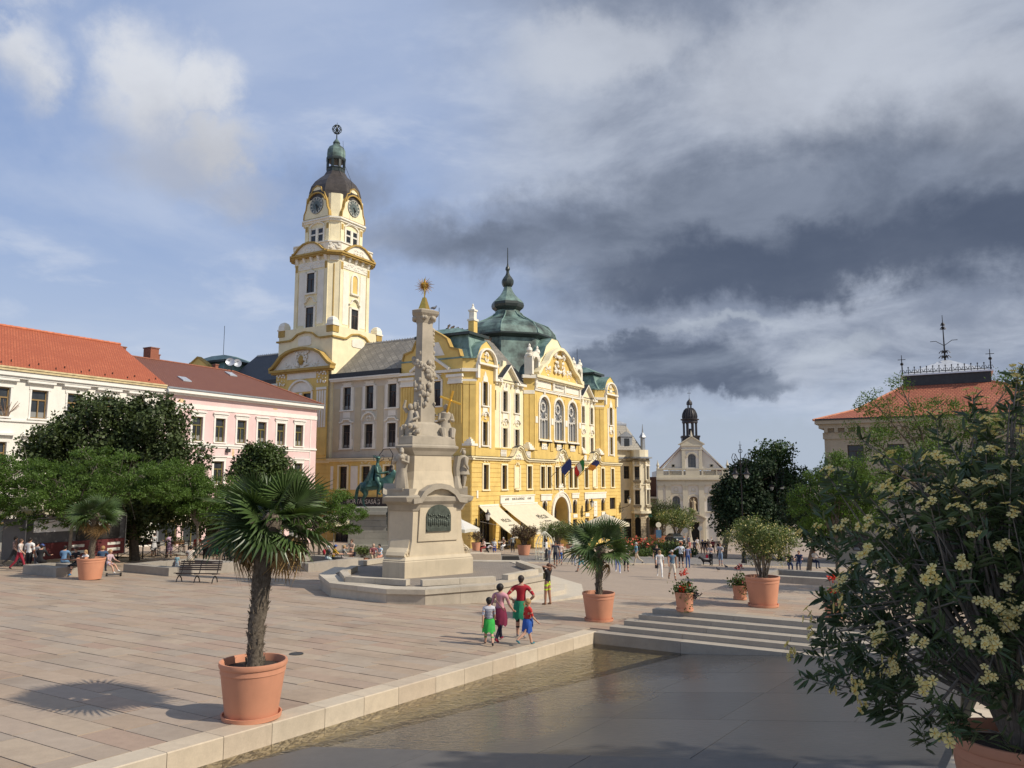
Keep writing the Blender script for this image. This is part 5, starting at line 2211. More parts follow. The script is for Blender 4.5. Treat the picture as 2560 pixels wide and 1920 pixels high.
   for y,x in ((3.3,-1.8),(11.4,-5.2)):
    z = 8.1+(.55-x)/6.95*3.4
    q = MB()
    s = 3.4/6.95
    q.add([(x-.45,y-.4,z+.45*s+.02),(x+.45,y-.4,z-.45*s+.02),(x+.45,y+.5,z-.45*s+.02),(x-.45,y+.5,z+.45*s+.02),(x-.45,y-.4,z+.45*s+.12),(x+.45,y-.4,z-.45*s+.12),(x+.45,y+.5,z-.45*s+.12),(x-.45,y+.5,z+.45*s+.12)],
       [(4,5,6,7),(0,1,5,4),(1,2,6,5),(2,3,7,6),(3,0,4,7)])
    q.build('roof_window',M_ZINC,root)
   # satellite dishes on the ridge
   q = MB()
   q.tube([(-6.3,12.4,11.2),(-6.3,12.4,12.6)],.04,5)
   q.build('dish_mast',M_IRON,root)
   for dy in (-.45,.5):
    q = MB()
    q.lathe([(.02,-.16),(.25,-.12),(.45,0)],14,(0,0,0),cap=False)
    o = q.build('satellite_dish',M_ZINC,root,smooth=True,loc=(-6.0,12.4+dy,12.4),rot=(0,R(75),R(-35+20*dy)))
    MB().tube([(0,-.3,0),(0,0,.4)],.03,5).build('dish_arm',M_IRON,o)
   # wall floodlights below the sill band
   for s in (up[1]+.6,up[2]+.9,up[3]+1.0,up[5]+.4):
    q = MB(T)
    q.box(s-.2,s+.2,.06,.3,2.62,2.95)
    q.box(s-.05,s+.05,.05,.1,2.9,3.1)
    q.build('floodlight',M_IRON2,root)
   for s,h,w_,hh in ((up[3]-.9,2.65,.35,.7),(1.8,7.1,.9,.35),(12.8,7.2,.7,.2)):
    q = MB(T)
    rnd = random.Random(int(s*10))
    q.face_ext([(s+w_*.5*math.cos(a)*rnd.uniform(.6,1.1),h+hh*.6*math.sin(a)*rnd.uniform(.6,1.1)) for a in [k*.7 for k in range(9)]],.0,.006)
    q.build('peeled_patch',mat('peeled_plaster',(.68,.50,.30),.9,.15,4),root)

row_house()

def church():
 y0 = 170.0
 root = empty('church',(39.2,y0,-13.4),R(-8))
 tag(root,'white baroque church with dark domed bell turret at the far end of the square','church')
 Z = lambda z: z+13.4
 T = lambda s,d,h: (s,-d,h)
 M_C = mat('church_stone',(.60,.54,.41),.85,.06,.5,.1,30,streak=.18)
 M_CW = mat('church_plaster',(.70,.655,.58),.85,.05,.5,.1,30,streak=.12)
 M_DOME = mat('turret_dark',(.035,.032,.034),.5,.3,1.5)
 hw = 7.75
 b = MB(T)
 holes = [(-4.45,-2.8,Z(-6.6),Z(-3.4)),(2.9,4.55,Z(-6.6),Z(-3.4)),(-1.1,1.1,-.2,Z(-8.9)),(-.85,.95,Z(-6.7),Z(-3.5))]
 wall_holes(b,-hw,hw,-1,Z(.4),holes,0,.5)
 b.box(-hw,hw,-26,-.55,-1,Z(2.0))
 b.build('wall',M_CW,root)
 q = MB(T)
 spandrel(q,-3.62,Z(-4.2),.83,.8,-.5,.02)
 spandrel(q,3.72,Z(-4.2),.83,.8,-.5,.02)
 spandrel(q,.05,Z(-4.3),.9,.8,-.5,.02)
 q.build('arch_spandrels',M_CW,root)['kind'] = 'stuff'
 for s in (-3.62,3.72):
  window(root,T,s,Z(-6.6),Z(-3.4),1.65,(mat('lead_grey',(.2,.2,.2),.6,.1),mat_glass('glass_church',(.11,.12,.13),.2)),transom=0,mull=2,bars=3,d=-.4)
  q = MB(T)
  q.band(arc(s,Z(-4.2),1.0,180,0,10),.3,0,.12)
  q.box(s-1.7,s-.9,0,.1,Z(-4.35),Z(-4.15))
  q.box(s+.9,s+1.7,0,.1,Z(-4.35),Z(-4.15))
  q.box(s-1.1,s+1.1,0,.2,Z(-6.85),Z(-6.65))
  q.band(arc(s,Z(-1.95),.5,0,360,12),.14,0,.1)
  q.box(s-.55,s+.55,0,.12,Z(-2.5),Z(-2.3))
  q.box(s-1.6,s+1.6,0,.08,Z(-2.9),Z(-2.7))
  q.build('window_surround',M_C,root)
 # niche with figure
 q = MB(T)
 q.face_ext([(-.85,Z(-6.7)),(.95,Z(-6.7)),(.95,Z(-4.3))]+arc(.05,Z(-4.3),.9,0,180,8),-.55,-.5)
 q.build('niche_back',mat('niche_brown',(.27,.20,.13),.9,.2,2),root)
 q = MB(T)
 q.lathe([(.55,Z(-6.7)),(.5,Z(-6.2)),(.35,Z(-6.1))],8,(.05,.1,0))
 q.lathe([(.42,Z(-6.1)),(.36,Z(-5.3)),(.42,Z(-4.8)),(.38,Z(-4.5)),(.12,Z(-4.35)),(.17,Z(-4.2)),(.16,Z(-4.0)),(.05,Z(-3.88))],10,(.05,.1,0))
 q.tube([(.35,.1,Z(-4.6)),(.5,.3,Z(-4.9)),(.25,.4,Z(-5.1))],[.12,.1,.07],6)
 q.tube([(-.25,.1,Z(-4.6)),(-.55,.25,Z(-4.5)),(-.6,.3,Z(-4.1))],[.12,.1,.07],6)
 q.build('niche_statue',mat('statue_sand',(.46,.36,.23),.9,.15,3),root,smooth=True)
 q = MB(T)
 q.band(arc(.05,Z(-4.3),1.05,180,0,10),.3,0,.12)
 q.box(-1.1,1.2,0,.25,Z(-6.95),Z(-6.75))
 q.band(arc(.05,Z(-1.95),.5,0,360,12),.14,0,.1)
 q.box(-.5,.6,0,.12,Z(-2.5),Z(-2.3))
 q.build('niche_surround',M_C,root)
 # giant pilasters
 for s in (-7.0,-5.3,-1.65,1.75,5.5,7.1):
  q = MB(T)
  q.box(s-.55,s+.55,0,.3,Z(-8.2),Z(-1.0))
  q.box(s-.7,s+.7,0,.42,Z(-1.35),Z(-1.0))
  q.box(s-.75,s+.75,0,.45,Z(-8.4),Z(-8.1))
  q.box(s-.7,s+.7,0,.35,-1,Z(-8.4))
  q.build('pilaster',M_C,root)
 q = MB(T)
 q.box(-hw,hw,.0,.4,Z(-1.0),Z(-.4))
 q.box(-hw,hw,.0,.3,Z(-.4),Z(.1))
 q.box(-hw-.3,hw+.3,0,.8,Z(.1),Z(.6))
 for k in range(40):
  x = -hw+2*hw*(k+.5)/40
  q.box(x-.1,x+.1,.3,.55,Z(-.1),Z(.1))
 q.build('entablature',M_C,root)
 q = MB(T)
 q.box(-hw,hw,-.6,.2,Z(.6),Z(1.15))
 q.box(-hw,hw,-.5,.15,Z(2.3),Z(2.55))
 for a,e in ((-7.7,-6.2),(-2.3,-1.9),(-5.1,-4.9),(5.0,5.2),(1.9,2.3),(6.2,7.7),(-1.5,1.5)):
  q.box(a,e,-.45,.1,Z(1.15),Z(2.3))
 q.build('parapet',M_C,root)
 q = MB(T)
 for a,e in ((-4.85,-2.35),(2.35,4.95)):
  for k in range(9):
   x = a+(e-a)*(k+.5)/9
   q.lathe([(.07,Z(1.15)),(.12,Z(1.5)),(.06,Z(1.9)),(.09,Z(2.3))],6,(x,-.2,0))
 q.build('balusters',M_C,root)['kind'] = 'stuff'
 for s in (-7.4,7.4):
  q = MB(T)
  q.lathe([(.3,Z(2.55)),(.2,Z(2.9)),(.36,Z(3.2)),(.2,Z(3.6)),(.1,Z(3.9)),(.02,Z(4.5))],8,(s,-.2,0))
  q.build('urn',M_C,root,smooth=True)
 # gable wall with centre bay
 q = MB(T)
 q.face_ext([(-6.5,Z(2.2)),(6.6,Z(2.2)),(1.3,Z(7.9)),(-1.3,Z(7.9))],-1.6,-1.3)
 q.build('gable_wall',M_CW,root)
 quad_uv('roof',[[(-6.9,1.0,Z(2.1)),(-6.9,26,Z(2.1)),(0,26,Z(9.0)),(0,1.0,Z(9.0))],[(0,1,Z(9)),(0,26,Z(9)),(7.0,26,Z(2.1)),(7.0,1,Z(2.1))]],M_RDT,root)
 q = MB(T)
 q.band([(-6.9,Z(2.15)),(-1.0,Z(8.3))],.2,-1.6,-.9)
 q.band([(1.0,Z(8.3)),(7.0,Z(2.15))],.2,-1.6,-.9)
 q.build('gable_edge',M_C,root)
 for s in (-4.0,4.2):
  q = MB(T)
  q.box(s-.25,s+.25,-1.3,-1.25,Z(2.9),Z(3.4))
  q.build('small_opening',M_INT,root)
  q = MB(T)
  q.box(s-.4,s+.4,-1.32,-1.26,Z(2.75),Z(2.9))
  q.box(s-.4,s+.4,-1.32,-1.26,Z(3.4),Z(3.5))
  q.box(s-.4,s-.27,-1.32,-1.24,Z(2.9),Z(3.4))
  q.box(s+.27,s+.4,-1.32,-1.24,Z(2.9),Z(3.4))
  q.build('opening_frame',M_C,root)
 b = MB(T)
 wall_holes(b,-2.15,2.2,Z(2.2),Z(7.4),[(-.85,.85,Z(2.75),Z(5.7))],-.8,.4)
 spandrel(b,0,Z(4.9),.85,.8,-1.2,-.78)
 b.box(-2.15,2.2,-2.6,-1.25,Z(2.2),Z(7.4))
 b.build('centre_bay',M_CW,root)
 window(root,T,0,Z(2.75),Z(5.7),1.7,(mat('lead_grey',(.2,.2,.2)),mat_glass('glass_church')),transom=0,mull=2,bars=3,d=-1.15)
 q = MB(T)
 for sg in (-1,1):
  q.box(min(sg*1.5,sg*2.15),max(sg*1.5,sg*2.15),-.8,-.6,Z(2.5),Z(6.8))
 q.band(arc(0,Z(4.9),1.0,180,0,10),.3,-.8,-.65)
 q.box(-2.3,2.35,-.8,-.55,Z(6.6),Z(6.8))
 q.box(-2.35,2.4,-2.6,-.5,Z(7.4),Z(7.75))
 q.face_ext([(-2.6,Z(7.75)),(2.65,Z(7.75)),(0,Z(9.5))],-2.2,-.6)
 q.band([(-2.7,Z(7.7)),(0,Z(9.45)),(2.75,Z(7.7))],.2,-2.3,-.4)
 q.lathe([(.3,Z(9.5)),(.22,Z(10.0)),(.03,Z(10.9))],6,(0,-1,0))
 q.build('upper_pediment',M_C,root)
 # portal
 q = MB(T)
 q.box(-1.9,-1.15,0,.6,0,Z(-8.4))
 q.box(1.15,1.9,0,.6,0,Z(-8.4))
 q.box(-2.0,2.0,0,.7,Z(-8.9),Z(-8.2))
 q.face_ext([(-2.4,Z(-8.2)),(2.4,Z(-8.2)),(0,Z(-7.0))],0,.6)
 q.band([(-2.5,Z(-8.25)),(0,Z(-7.0)),(2.5,Z(-8.25))],.18,0,.9)
 q.build('portal',mat('portal_stone',(.46,.39,.29),.85,.1,2),root)
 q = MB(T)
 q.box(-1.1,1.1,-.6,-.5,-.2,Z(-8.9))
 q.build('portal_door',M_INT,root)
 q = MB(T)
 q.box(-3,3,0,2.2,-1,.15)
 q.box(-2.6,2.6,0,1.6,.15,.35)
 q.build('portal_steps',M_C,root)
 # bell turret
 cy = 3.2
 q = MB()
 q.box(-1.85,1.85,cy-1.85,cy+1.85,Z(7.4),Z(9.6))
 q.box(-2.0,2.0,cy-2,cy+2,Z(9.4),Z(9.75))
 q.build('turret_base',M_DOME,root)
 for k in range(8):
  a = R(22.5+45*k)
  q = MB()
  q.lathe([(.26,Z(9.7)),(.2,Z(10.0)),(.19,Z(12.4)),(.28,Z(12.75))],8,(1.45*math.cos(a),cy+1.45*math.sin(a),0))
  q.build('turret_column',M_DOME,root)
 q = MB()
 q.lathe([(.45,Z(10.0)),(.5,Z(10.3)),(.35,Z(11.0)),(.2,Z(11.4))],10,(0,cy,0))
 q.build('bell',M_DOME,root,smooth=True)
 q = MB()
 q.lathe([(1.75,Z(12.7)),(1.7,Z(13.2)),(2.0,Z(13.3)),(2.05,Z(13.5)),(1.55,Z(13.6)),(1.6,Z(14.1)),(1.5,Z(14.7)),(1.2,Z(15.4)),(.75,Z(15.9)),(.5,Z(16.05))],20,(0,cy,0))
 q.build('turret_dome',M_DOME,root,smooth=True)
 q = MB()
 for k in range(20):
  a = R(18*k)
  q.tube([(r*math.cos(a),cy+r*math.sin(a),Z(z)) for r,z in ((1.6,13.65),(1.66,14.1),(1.56,14.72),(1.24,15.45),(.78,15.95))],.06,4)
 q.build('dome_ribs',M_DOME,root)['kind'] = 'stuff'
 q = MB()
 for k in range(6):
  a = R(60*k)
  q.cbox((.42*math.cos(a),cy+.42*math.sin(a),Z(16.4)),(.13,.13,.8))
 q.lathe([(.62,Z(16.7)),(.66,Z(16.9)),(.6,Z(17.3)),(.35,Z(17.7)),(.1,Z(17.9)),(.14,Z(18.05)),(.04,Z(18.2)),(.03,Z(19.9))],8,(0,cy,0))
 q.box(-.4,.4,cy-.03,cy+.03,Z(19.3),Z(19.4))
 q.build('turret_lantern',M_DOME,root)
 # pink wing beside the church
 r2 = empty('convent_wing',(28.6,y0+3.2,-13.2),R(-10))
 tag(r2,'dull pink building with dark roof between church and corner house','building')
 M_PB = mat_tiles('pink_brick',(.30,.175,.155),(.34,.20,.175),.5,.2,.85,.3,mortar=.02,var=.12,dark=.8,flip='xzy')
 b = MB(T)
 wall_holes(b,-5,3.2,-1,9.4,[(-.6,.65,5.8,8.3),(-.9,1.0,.2,3.2)],0,.4)
 spandrel(b,.02,7.5,.62,.75,-.4,.01)
 spandrel(b,.05,2.2,.95,.95,-.4,.01)
 b.build('wall',M_PB,r2)
 window(r2,T,.02,5.8,8.3,1.25,(M_FRW,M_GLS),d=-.3)
 window(r2,T,.05,.2,3.2,1.9,(M_FRW,M_GLS),d=-.3,mull=2)
 q = MB(T)
 q.band(arc(.02,7.5,.65,180,0,8),.3,0,.15)
 q.box(-.95,-.63,0,.15,5.8,7.5)
 q.box(.67,.99,0,.15,5.8,7.5)
 q.box(-1.0,1.05,0,.25,5.55,5.8)
 q.band(arc(.05,2.2,1.0,180,0,8),.3,0,.15)
 q.box(-5,3.2,0,.25,4.3,4.6)
 q.box(-5,3.2,0,.35,9.2,9.6)
 q.build('trim',M_C,r2)
 quad_uv('roof',[[(-5,.2,9.6),(3.2,.2,9.6),(3.2,-5,13.9),(-5,-5,13.9)]],M_DKT,r2)
 r2.children[-1].scale = (1,-1,1)

church()

def corner_house():
 """pale art nouveau corner house with slate mansard, beyond the town hall"""
 y = 128.0
 root = empty('corner_house',(18.6,y,-10.3),R(16))
 tag(root,'ornate pale corner house with slate mansard roof behind the town hall','building')
 M_A = mat('corner_plaster',(.74,.66,.48),.85,.08,.7,.15,30,streak=.25)
 M_AD = mat('corner_ornament',(.30,.25,.17),.85,.15,2,.2,20)
 M_R = mat_tiles('rustic_stone',(.60,.50,.34),(.52,.43,.29),.9,.42,.9,.8,mortar=.05,var=.2,dark=.55,flip='xzy')
 Z = lambda z: z+10.3
 T = lambda s,d,h: (s,-d,h)
 # body: front between s=-9 .. 3.0, round corner turret at s=1.6
 b = MB(T)
 holes = [(-.35,.65,Z(lo),Z(hi)) for lo,hi in ((.25,2.3),(-3.75,-1.6))]+[(-.5,.9,-1.5,Z(-6.2))]
 wall_holes(b,-9,1.2,-2,Z(3.6),holes,0,.35)
 b.box(-9,3.0,-12,-.4,-2,Z(3.6))
 b.build('wall',M_A,root)
 for lo,hi in ((.25,2.3),(-3.75,-1.6)):
  window(root,T,.15,Z(lo),Z(hi),1.0,(M_FRM,M_GLS))
 window(root,T,.2,-1.5,Z(-6.2),1.4,(M_FRM,M_GLS),name='shop_window',transom=.7)
 # polygonal bay at the right end
 n = 6
 c = (2.05,.35)
 rad = 1.75
 A = [R(-170+32*k) for k in range(6)]
 P = [(c[0]+rad*math.cos(a),-c[1]+rad*math.sin(a)) for a in A]
 P = [(.9,0)]+P[1:5]+[(3.6,.4)]
 for i in range(len(P)-1):
  p,q_ = Vector((*P[i],0)),Vector((*P[i+1],0))
  L = (q_-p).length
  u = (q_-p)/L
  nn = Vector((u.y,-u.x,0))
  Tb = lambda s,d,h,p=p,u=u,nn=nn: (p.x+u.x*s+nn.x*d,p.y+u.y*s+nn.y*d,h)
  b = MB(Tb)
  m = L/2
  if i in (1,3):
   hs = [(m-.4,m+.4,Z(lo),Z(hi)) for lo,hi in ((.1,2.2),(-3.85,-1.6))]
  else:
   hs = []
  wall_holes(b,0,L,Z(-5.2),Z(3.6),hs,0,.3)
  b.build('bay_wall',M_A,root)
  for a,e,lo,hi in hs:
   window(root,Tb,m,lo,hi,.8,(M_FRM,M_GLS))
   q = MB(Tb)
   q.box(m-.6,m-.42,0,.1,lo-.1,hi+.1)
   q.box(m+.42,m+.6,0,.1,lo-.1,hi+.1)
   q.box(m-.65,m+.65,0,.2,hi+.1,hi+.3)
   stucco(q,m,hi+.5,.8,.4,.1,i,5,.2)
   q.build('window_surround',mat('corner_white',(.72,.67,.55),.8,.08,2),root)
   q = MB(Tb)
   q.box(m-.65,m+.65,0,.3,lo-.45,lo-.1)
   stucco(q,m,lo-.35,1.2,.35,.2,i+4,6,.2)
   q.build('sill_ornament',M_AD,root)
  q = MB(Tb)
  q.box(-.1,.12,0,.14,Z(-4.9),Z(2.9))
  q.box(-.16,.18,0,.2,Z(2.7),Z(3.1))
  q.box(-.16,.18,0,.2,Z(-1.3),Z(-.9))
  q.build('bay_pilaster',M_A,root)
  b = MB(Tb)
  if i in (1,3):
   wall_holes(b,0,L,-2.5,Z(-5.2),[(m-.5,m+.5,-2.4,Z(-5.9))],-.05,.5)
   spandrel(b,m,Z(-6.5),.5,.6,-.4,-.03)
   b.build('rustic_base',M_R,root)
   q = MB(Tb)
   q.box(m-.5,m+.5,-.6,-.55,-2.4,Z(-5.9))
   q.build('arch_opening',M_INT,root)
  else:
   wall_holes(b,0,L,-2.5,Z(-5.2),[],-.05,.4)
   b.build('rustic_base',M_R,root)
 PB = [(c2[0],c2[1]) for c2 in P]
 cc = (2.0,.2)

 def grow(f):
  return [(-9,-.1-(f-1)*2)]+[(cc[0]+(p[0]-cc[0])*f,cc[1]+(p[1]-cc[1])*f) for p in PB]+[(3.8,3),(-9,3)]
 for z0,z1,f,m,nm in ((Z(3.0),Z(3.2),1.12,M_AD,'cornice'),(Z(3.5),Z(3.75),1.32,M_GUTZ,'eave'),(Z(-5.3),Z(-4.9),1.15,M_A,'string_course'),(Z(-.75),Z(-.6),1.06,M_A,'string_course')):
  MB().prism(grow(f),z0,z1).build(nm,m,root)
 q = MB()
 for k in range(18):
  f = k/17
  a = R(-170+160*f)
  q.cbox((cc[0]+1.95*math.cos(a),cc[1]-.2+1.95*math.sin(a),Z(3.35)),(.16,.3,.35),a)
 q.build('eave_brackets',M_AD,root)['kind'] = 'stuff'
 q = MB()
 q.prism(grow(1.0),Z(3.75),Z(4.9))
 q.build('attic',M_A,root)
 q = MB()
 R0 = [(-9,-.3),(2.6,-.6),(3.2,0),(3.2,6),(-9,6)]
 q.prism(R0,Z(4.9),Z(9.0),top=.62,c=(-3.4,3))
 q.build('mansard_roof',mat_tiles('slate_pale',(.42,.39,.33),(.36,.33,.28),.5,.3,.6,.4,mortar=.03,var=.2,flip='xzy'),root)
 q = MB()
 q.prism([(-7.2,1.2),(.6,.7),(.9,4.8),(-7.2,4.8)],Z(9.0),Z(9.3))
 q.prism([(-7.2,1.2),(.6,.7),(.9,4.8),(-7.2,4.8)],Z(9.3),Z(10.2),top=.5)
 q.build('zinc_cap',M_ZINC,root)
 q = MB(T)
 q.box(-.9,1.1,-.4,.3,Z(5.0),Z(7.1))
 q.face_ext([(-1.2,Z(7.1)),(1.4,Z(7.1)),(.1,Z(7.9))],-.8,.45)
 q.build('dormer',M_GUTZ,root)
 q = MB(T)
 q.box(-.3,.6,.3,.34,Z(5.1),Z(6.8))
 q.build('dormer_window',M_GLS,root)
 q = MB(T)
 q.lathe([(.45,Z(4.9)),(.4,Z(6.9)),(.65,Z(7.0)),(.5,Z(7.3)),(.15,Z(7.8)),(.04,Z(9.2))],6,(3.0,.3,0))
 q.build('corner_pinnacle',M_GUTZ,root)
 q = MB()
 q.tube([(-2,2.5,Z(9.6)),(-2,2.5,Z(11.6))],.05,4)
 q.tube([(.1,-.2,Z(7.7)),(.1,-.2,Z(9.0))],.04,4)
 q.build('finial',M_GUTZ,root)
 M_SGN = mat('sign_green',(.015,.10,.07),.5,.1)
 text_obj('sign_lettering','cukrászda',.8,M_SGN,root,frame_m((2.2,-1.75,Z(-5.65)),(1,.12,0),(0,0,1)),depth=.05)

corner_house()

def right_house():
 root = empty('stone_house',(*xy(79.6,-11.9),-7.7),R(-30))
 tag(root,'stone building with hipped red tile roof and iron roof cresting behind the oleander','building')
 Z = lambda z: z+7.7
 T = lambda s,d,h: (s,-d,h)
 M_S = mat('house_stone',(.42,.35,.25),.85,.12,.6,.15,30,streak=.25)
 L = 22
 b = MB(T)
 holes = [(s-.7,s+.7,lo,hi) for s in (3.2,6.6,10,13.4,16.8) for lo,hi in ((1.2,3.6),(5.6,8.2),(9.2,11.0))]
 wall_holes(b,.5,L,-1,12.6,holes,0,.4)
 b.box(.5,L,-16,-.45,-1,12.6)
 b.build('wall',M_S,root)
 for a,e,lo,hi in holes:
  window(root,T,(a+e)/2,lo,hi,e-a,(M_FRM,M_GLS))
 q = MB(T)
 q.box(.4,L,-16,.15,11.6,12.2)
 q.box(.1,L,-16.3,.5,12.6,13.0)
 q.box(-.2,L,-16.5,.8,13.0,13.35)
 for k in range(24):
  x = .6+k*.9
  q.box(x,x+.3,0,.5,12.2,12.6)
 q.build('cornice',M_S,root)
 q = MB(T)
 q.box(-.3,L,.6,.9,13.35,13.5)
 q.build('gutter',M_GUT,root)
 zt = Z(9.35)
 x0,x1,y0,y1 = -.3,L+8,-.9,17
 A = [(x0,y0,13.4),(x1,y0,13.4),(x1,y1,13.4),(x0,y1,13.4)]
 B = [(7.4,6.4,zt),(14.5,6.4,zt),(14.5,10.5,zt),(7.4,10.5,zt)]
 m = [tuple(a[i]*.55+b_[i]*.45-(.55 if i == 2 else 0) for i in range(3)) for a,b_ in zip(A,B)]
 qs = []
 for P,Q in ((A,m),(m,B)):
  for i in range(4):
   j = (i+1) % 4
   qs.append([P[i],P[j],Q[j],Q[i]])
 quad_uv('roof',qs,M_RDT,root)
 q = MB()
 for i in range(4):
  q.tube([A[i],m[i],B[i]],.13,6)
 q.build('hip_tiles',mat('hip_orange',(.55,.22,.12),.7,.2,4),root)
 q = MB()
 q.box(7.2,14.7,6.2,10.7,zt-.1,zt+.9)
 q.build('roof_curb',M_GUT,root)
 q = MB()
 q.box(7.0,14.9,6.0,10.9,zt+.9,zt+1.05)
 c = (10.95,8.45)
 q.prism([(7.3,6.3),(14.6,6.3),(14.6,10.6),(7.3,10.6)],zt+1.05,zt+2.5,top=.1,c=c)
 q.build('zinc_roof',mat('zinc_bright',(.66,.68,.70),.35,.1,3,metal=.3),root)
 q = MB()
 for k in range(15):
  x = 7.2+7.5*k/14
  q.tube([(x,6.1,zt+1.05),(x,6.1,zt+1.75)],.035,4)
  q.tube([(x-.25,6.1,zt+1.2),(x-.12,6.1,zt+1.5),(x,6.1,zt+1.3),(x+.12,6.1,zt+1.5),(x+.25,6.1,zt+1.2)],.03,4)
  q.ball((x,6.1,zt+1.72),.08,n=5,m=3)
 q.tube([(7.1,6.1,zt+1.2),(14.8,6.1,zt+1.2)],.035,4)
 q.build('roof_cresting',M_IRON,root)
 q = MB()
 for x in (7.2,14.7):
  q.tube([(x,6.1,zt+1),(x,6.1,zt+3.0)],[.07,.03],5)
  q.ball((x,6.1,zt+2.1),.16,n=6,m=4)
  q.tube([(x-.35,6.1,zt+2.55),(x+.35,6.1,zt+2.55)],.03,4)
 q.tube([(*c,zt+2.4),(*c,zt+7.1)],[.1,.03],6)
 for z,r in ((zt+2.7,.55),(zt+3.2,.5),(zt+5.6,.25),(zt+6.0,.18)):
  for k in range(6):
   a = R(60*k)
   q.tube([(c[0],c[1],z),(c[0]+r*.6*math.cos(a),c[1]+r*.6*math.sin(a),z+.3),(c[0]+r*math.cos(a),c[1]+r*math.sin(a),z+.05)],.045,4)
 for sg in (-1,1):
  q.tube([(*c,zt+4.0),(c[0]+sg*.7,c[1],zt+4.5),(c[0]+sg*1.2,c[1],zt+4.5)],.03,4)
 q.build('roof_finial',M_IRON,root)

right_house()
# ------------------------------------------------------------------ bodies
def skin_mesh(vs,es,rs,levels=1,name='body'):
 """one continuous surface grown over a skeleton"""
 me = bpy.data.meshes.new(name)
 me.from_pydata(vs,es,[])
 o = bpy.data.objects.new(name,me)
 COL.objects.link(o)
 md = o.modifiers.new('skin','SKIN')
 md.use_smooth_shade = True
 for i,d in enumerate(me.skin_vertices[0].data):
  r = rs[i]
  d.radius = r if isinstance(r,tuple) else (r,r)
  d.use_root = (i == 0)
 if levels:
  sb = o.modifiers.new('sub','SUBSURF')
  sb.levels = levels
  sb.render_levels = levels
 dg = bpy.context.evaluated_depsgraph_get()
 res = bpy.data.meshes.new_from_object(o.evaluated_get(dg))
 bpy.data.objects.remove(o)
 bpy.data.meshes.remove(me)
 return res

POSES = {
 # hips (pitch, knee) left / right, arms (pitch, spread, elbow) left / right, lean
 'stand': ((3,3),(-3,3),(5,9,12),(3,9,15),0),
 'walk': ((24,8),(-20,22),(-22,8,18),(24,8,25),4),
 'stride': ((18,4),(-26,30),(-10,9,25),(16,9,30),3),
 'hips': ((6,4),(-8,10),(-30,38,75),(-30,38,75),0),
 'armsup': ((5,3),(-4,4),(165,30,120),(165,30,120),-4),
 'hold': ((4,4),(-4,6),(30,6,75),(30,6,75),2),
 'hug': ((4,4),(-4,6),(12,55,20),(5,8,15),0),
 'sit': ((84,82),(80,84),(38,8,50),(38,8,50),12),
 'sitout': ((78,40),(70,46),(30,12,40),(30,12,40),8),
 'bend': ((35,50),(25,50),(60,8,20),(60,8,20),55),
 'lookup': ((3,3),(-5,6),(4,8,12),(4,8,14),-2),
}
BODY_CACHE = {}

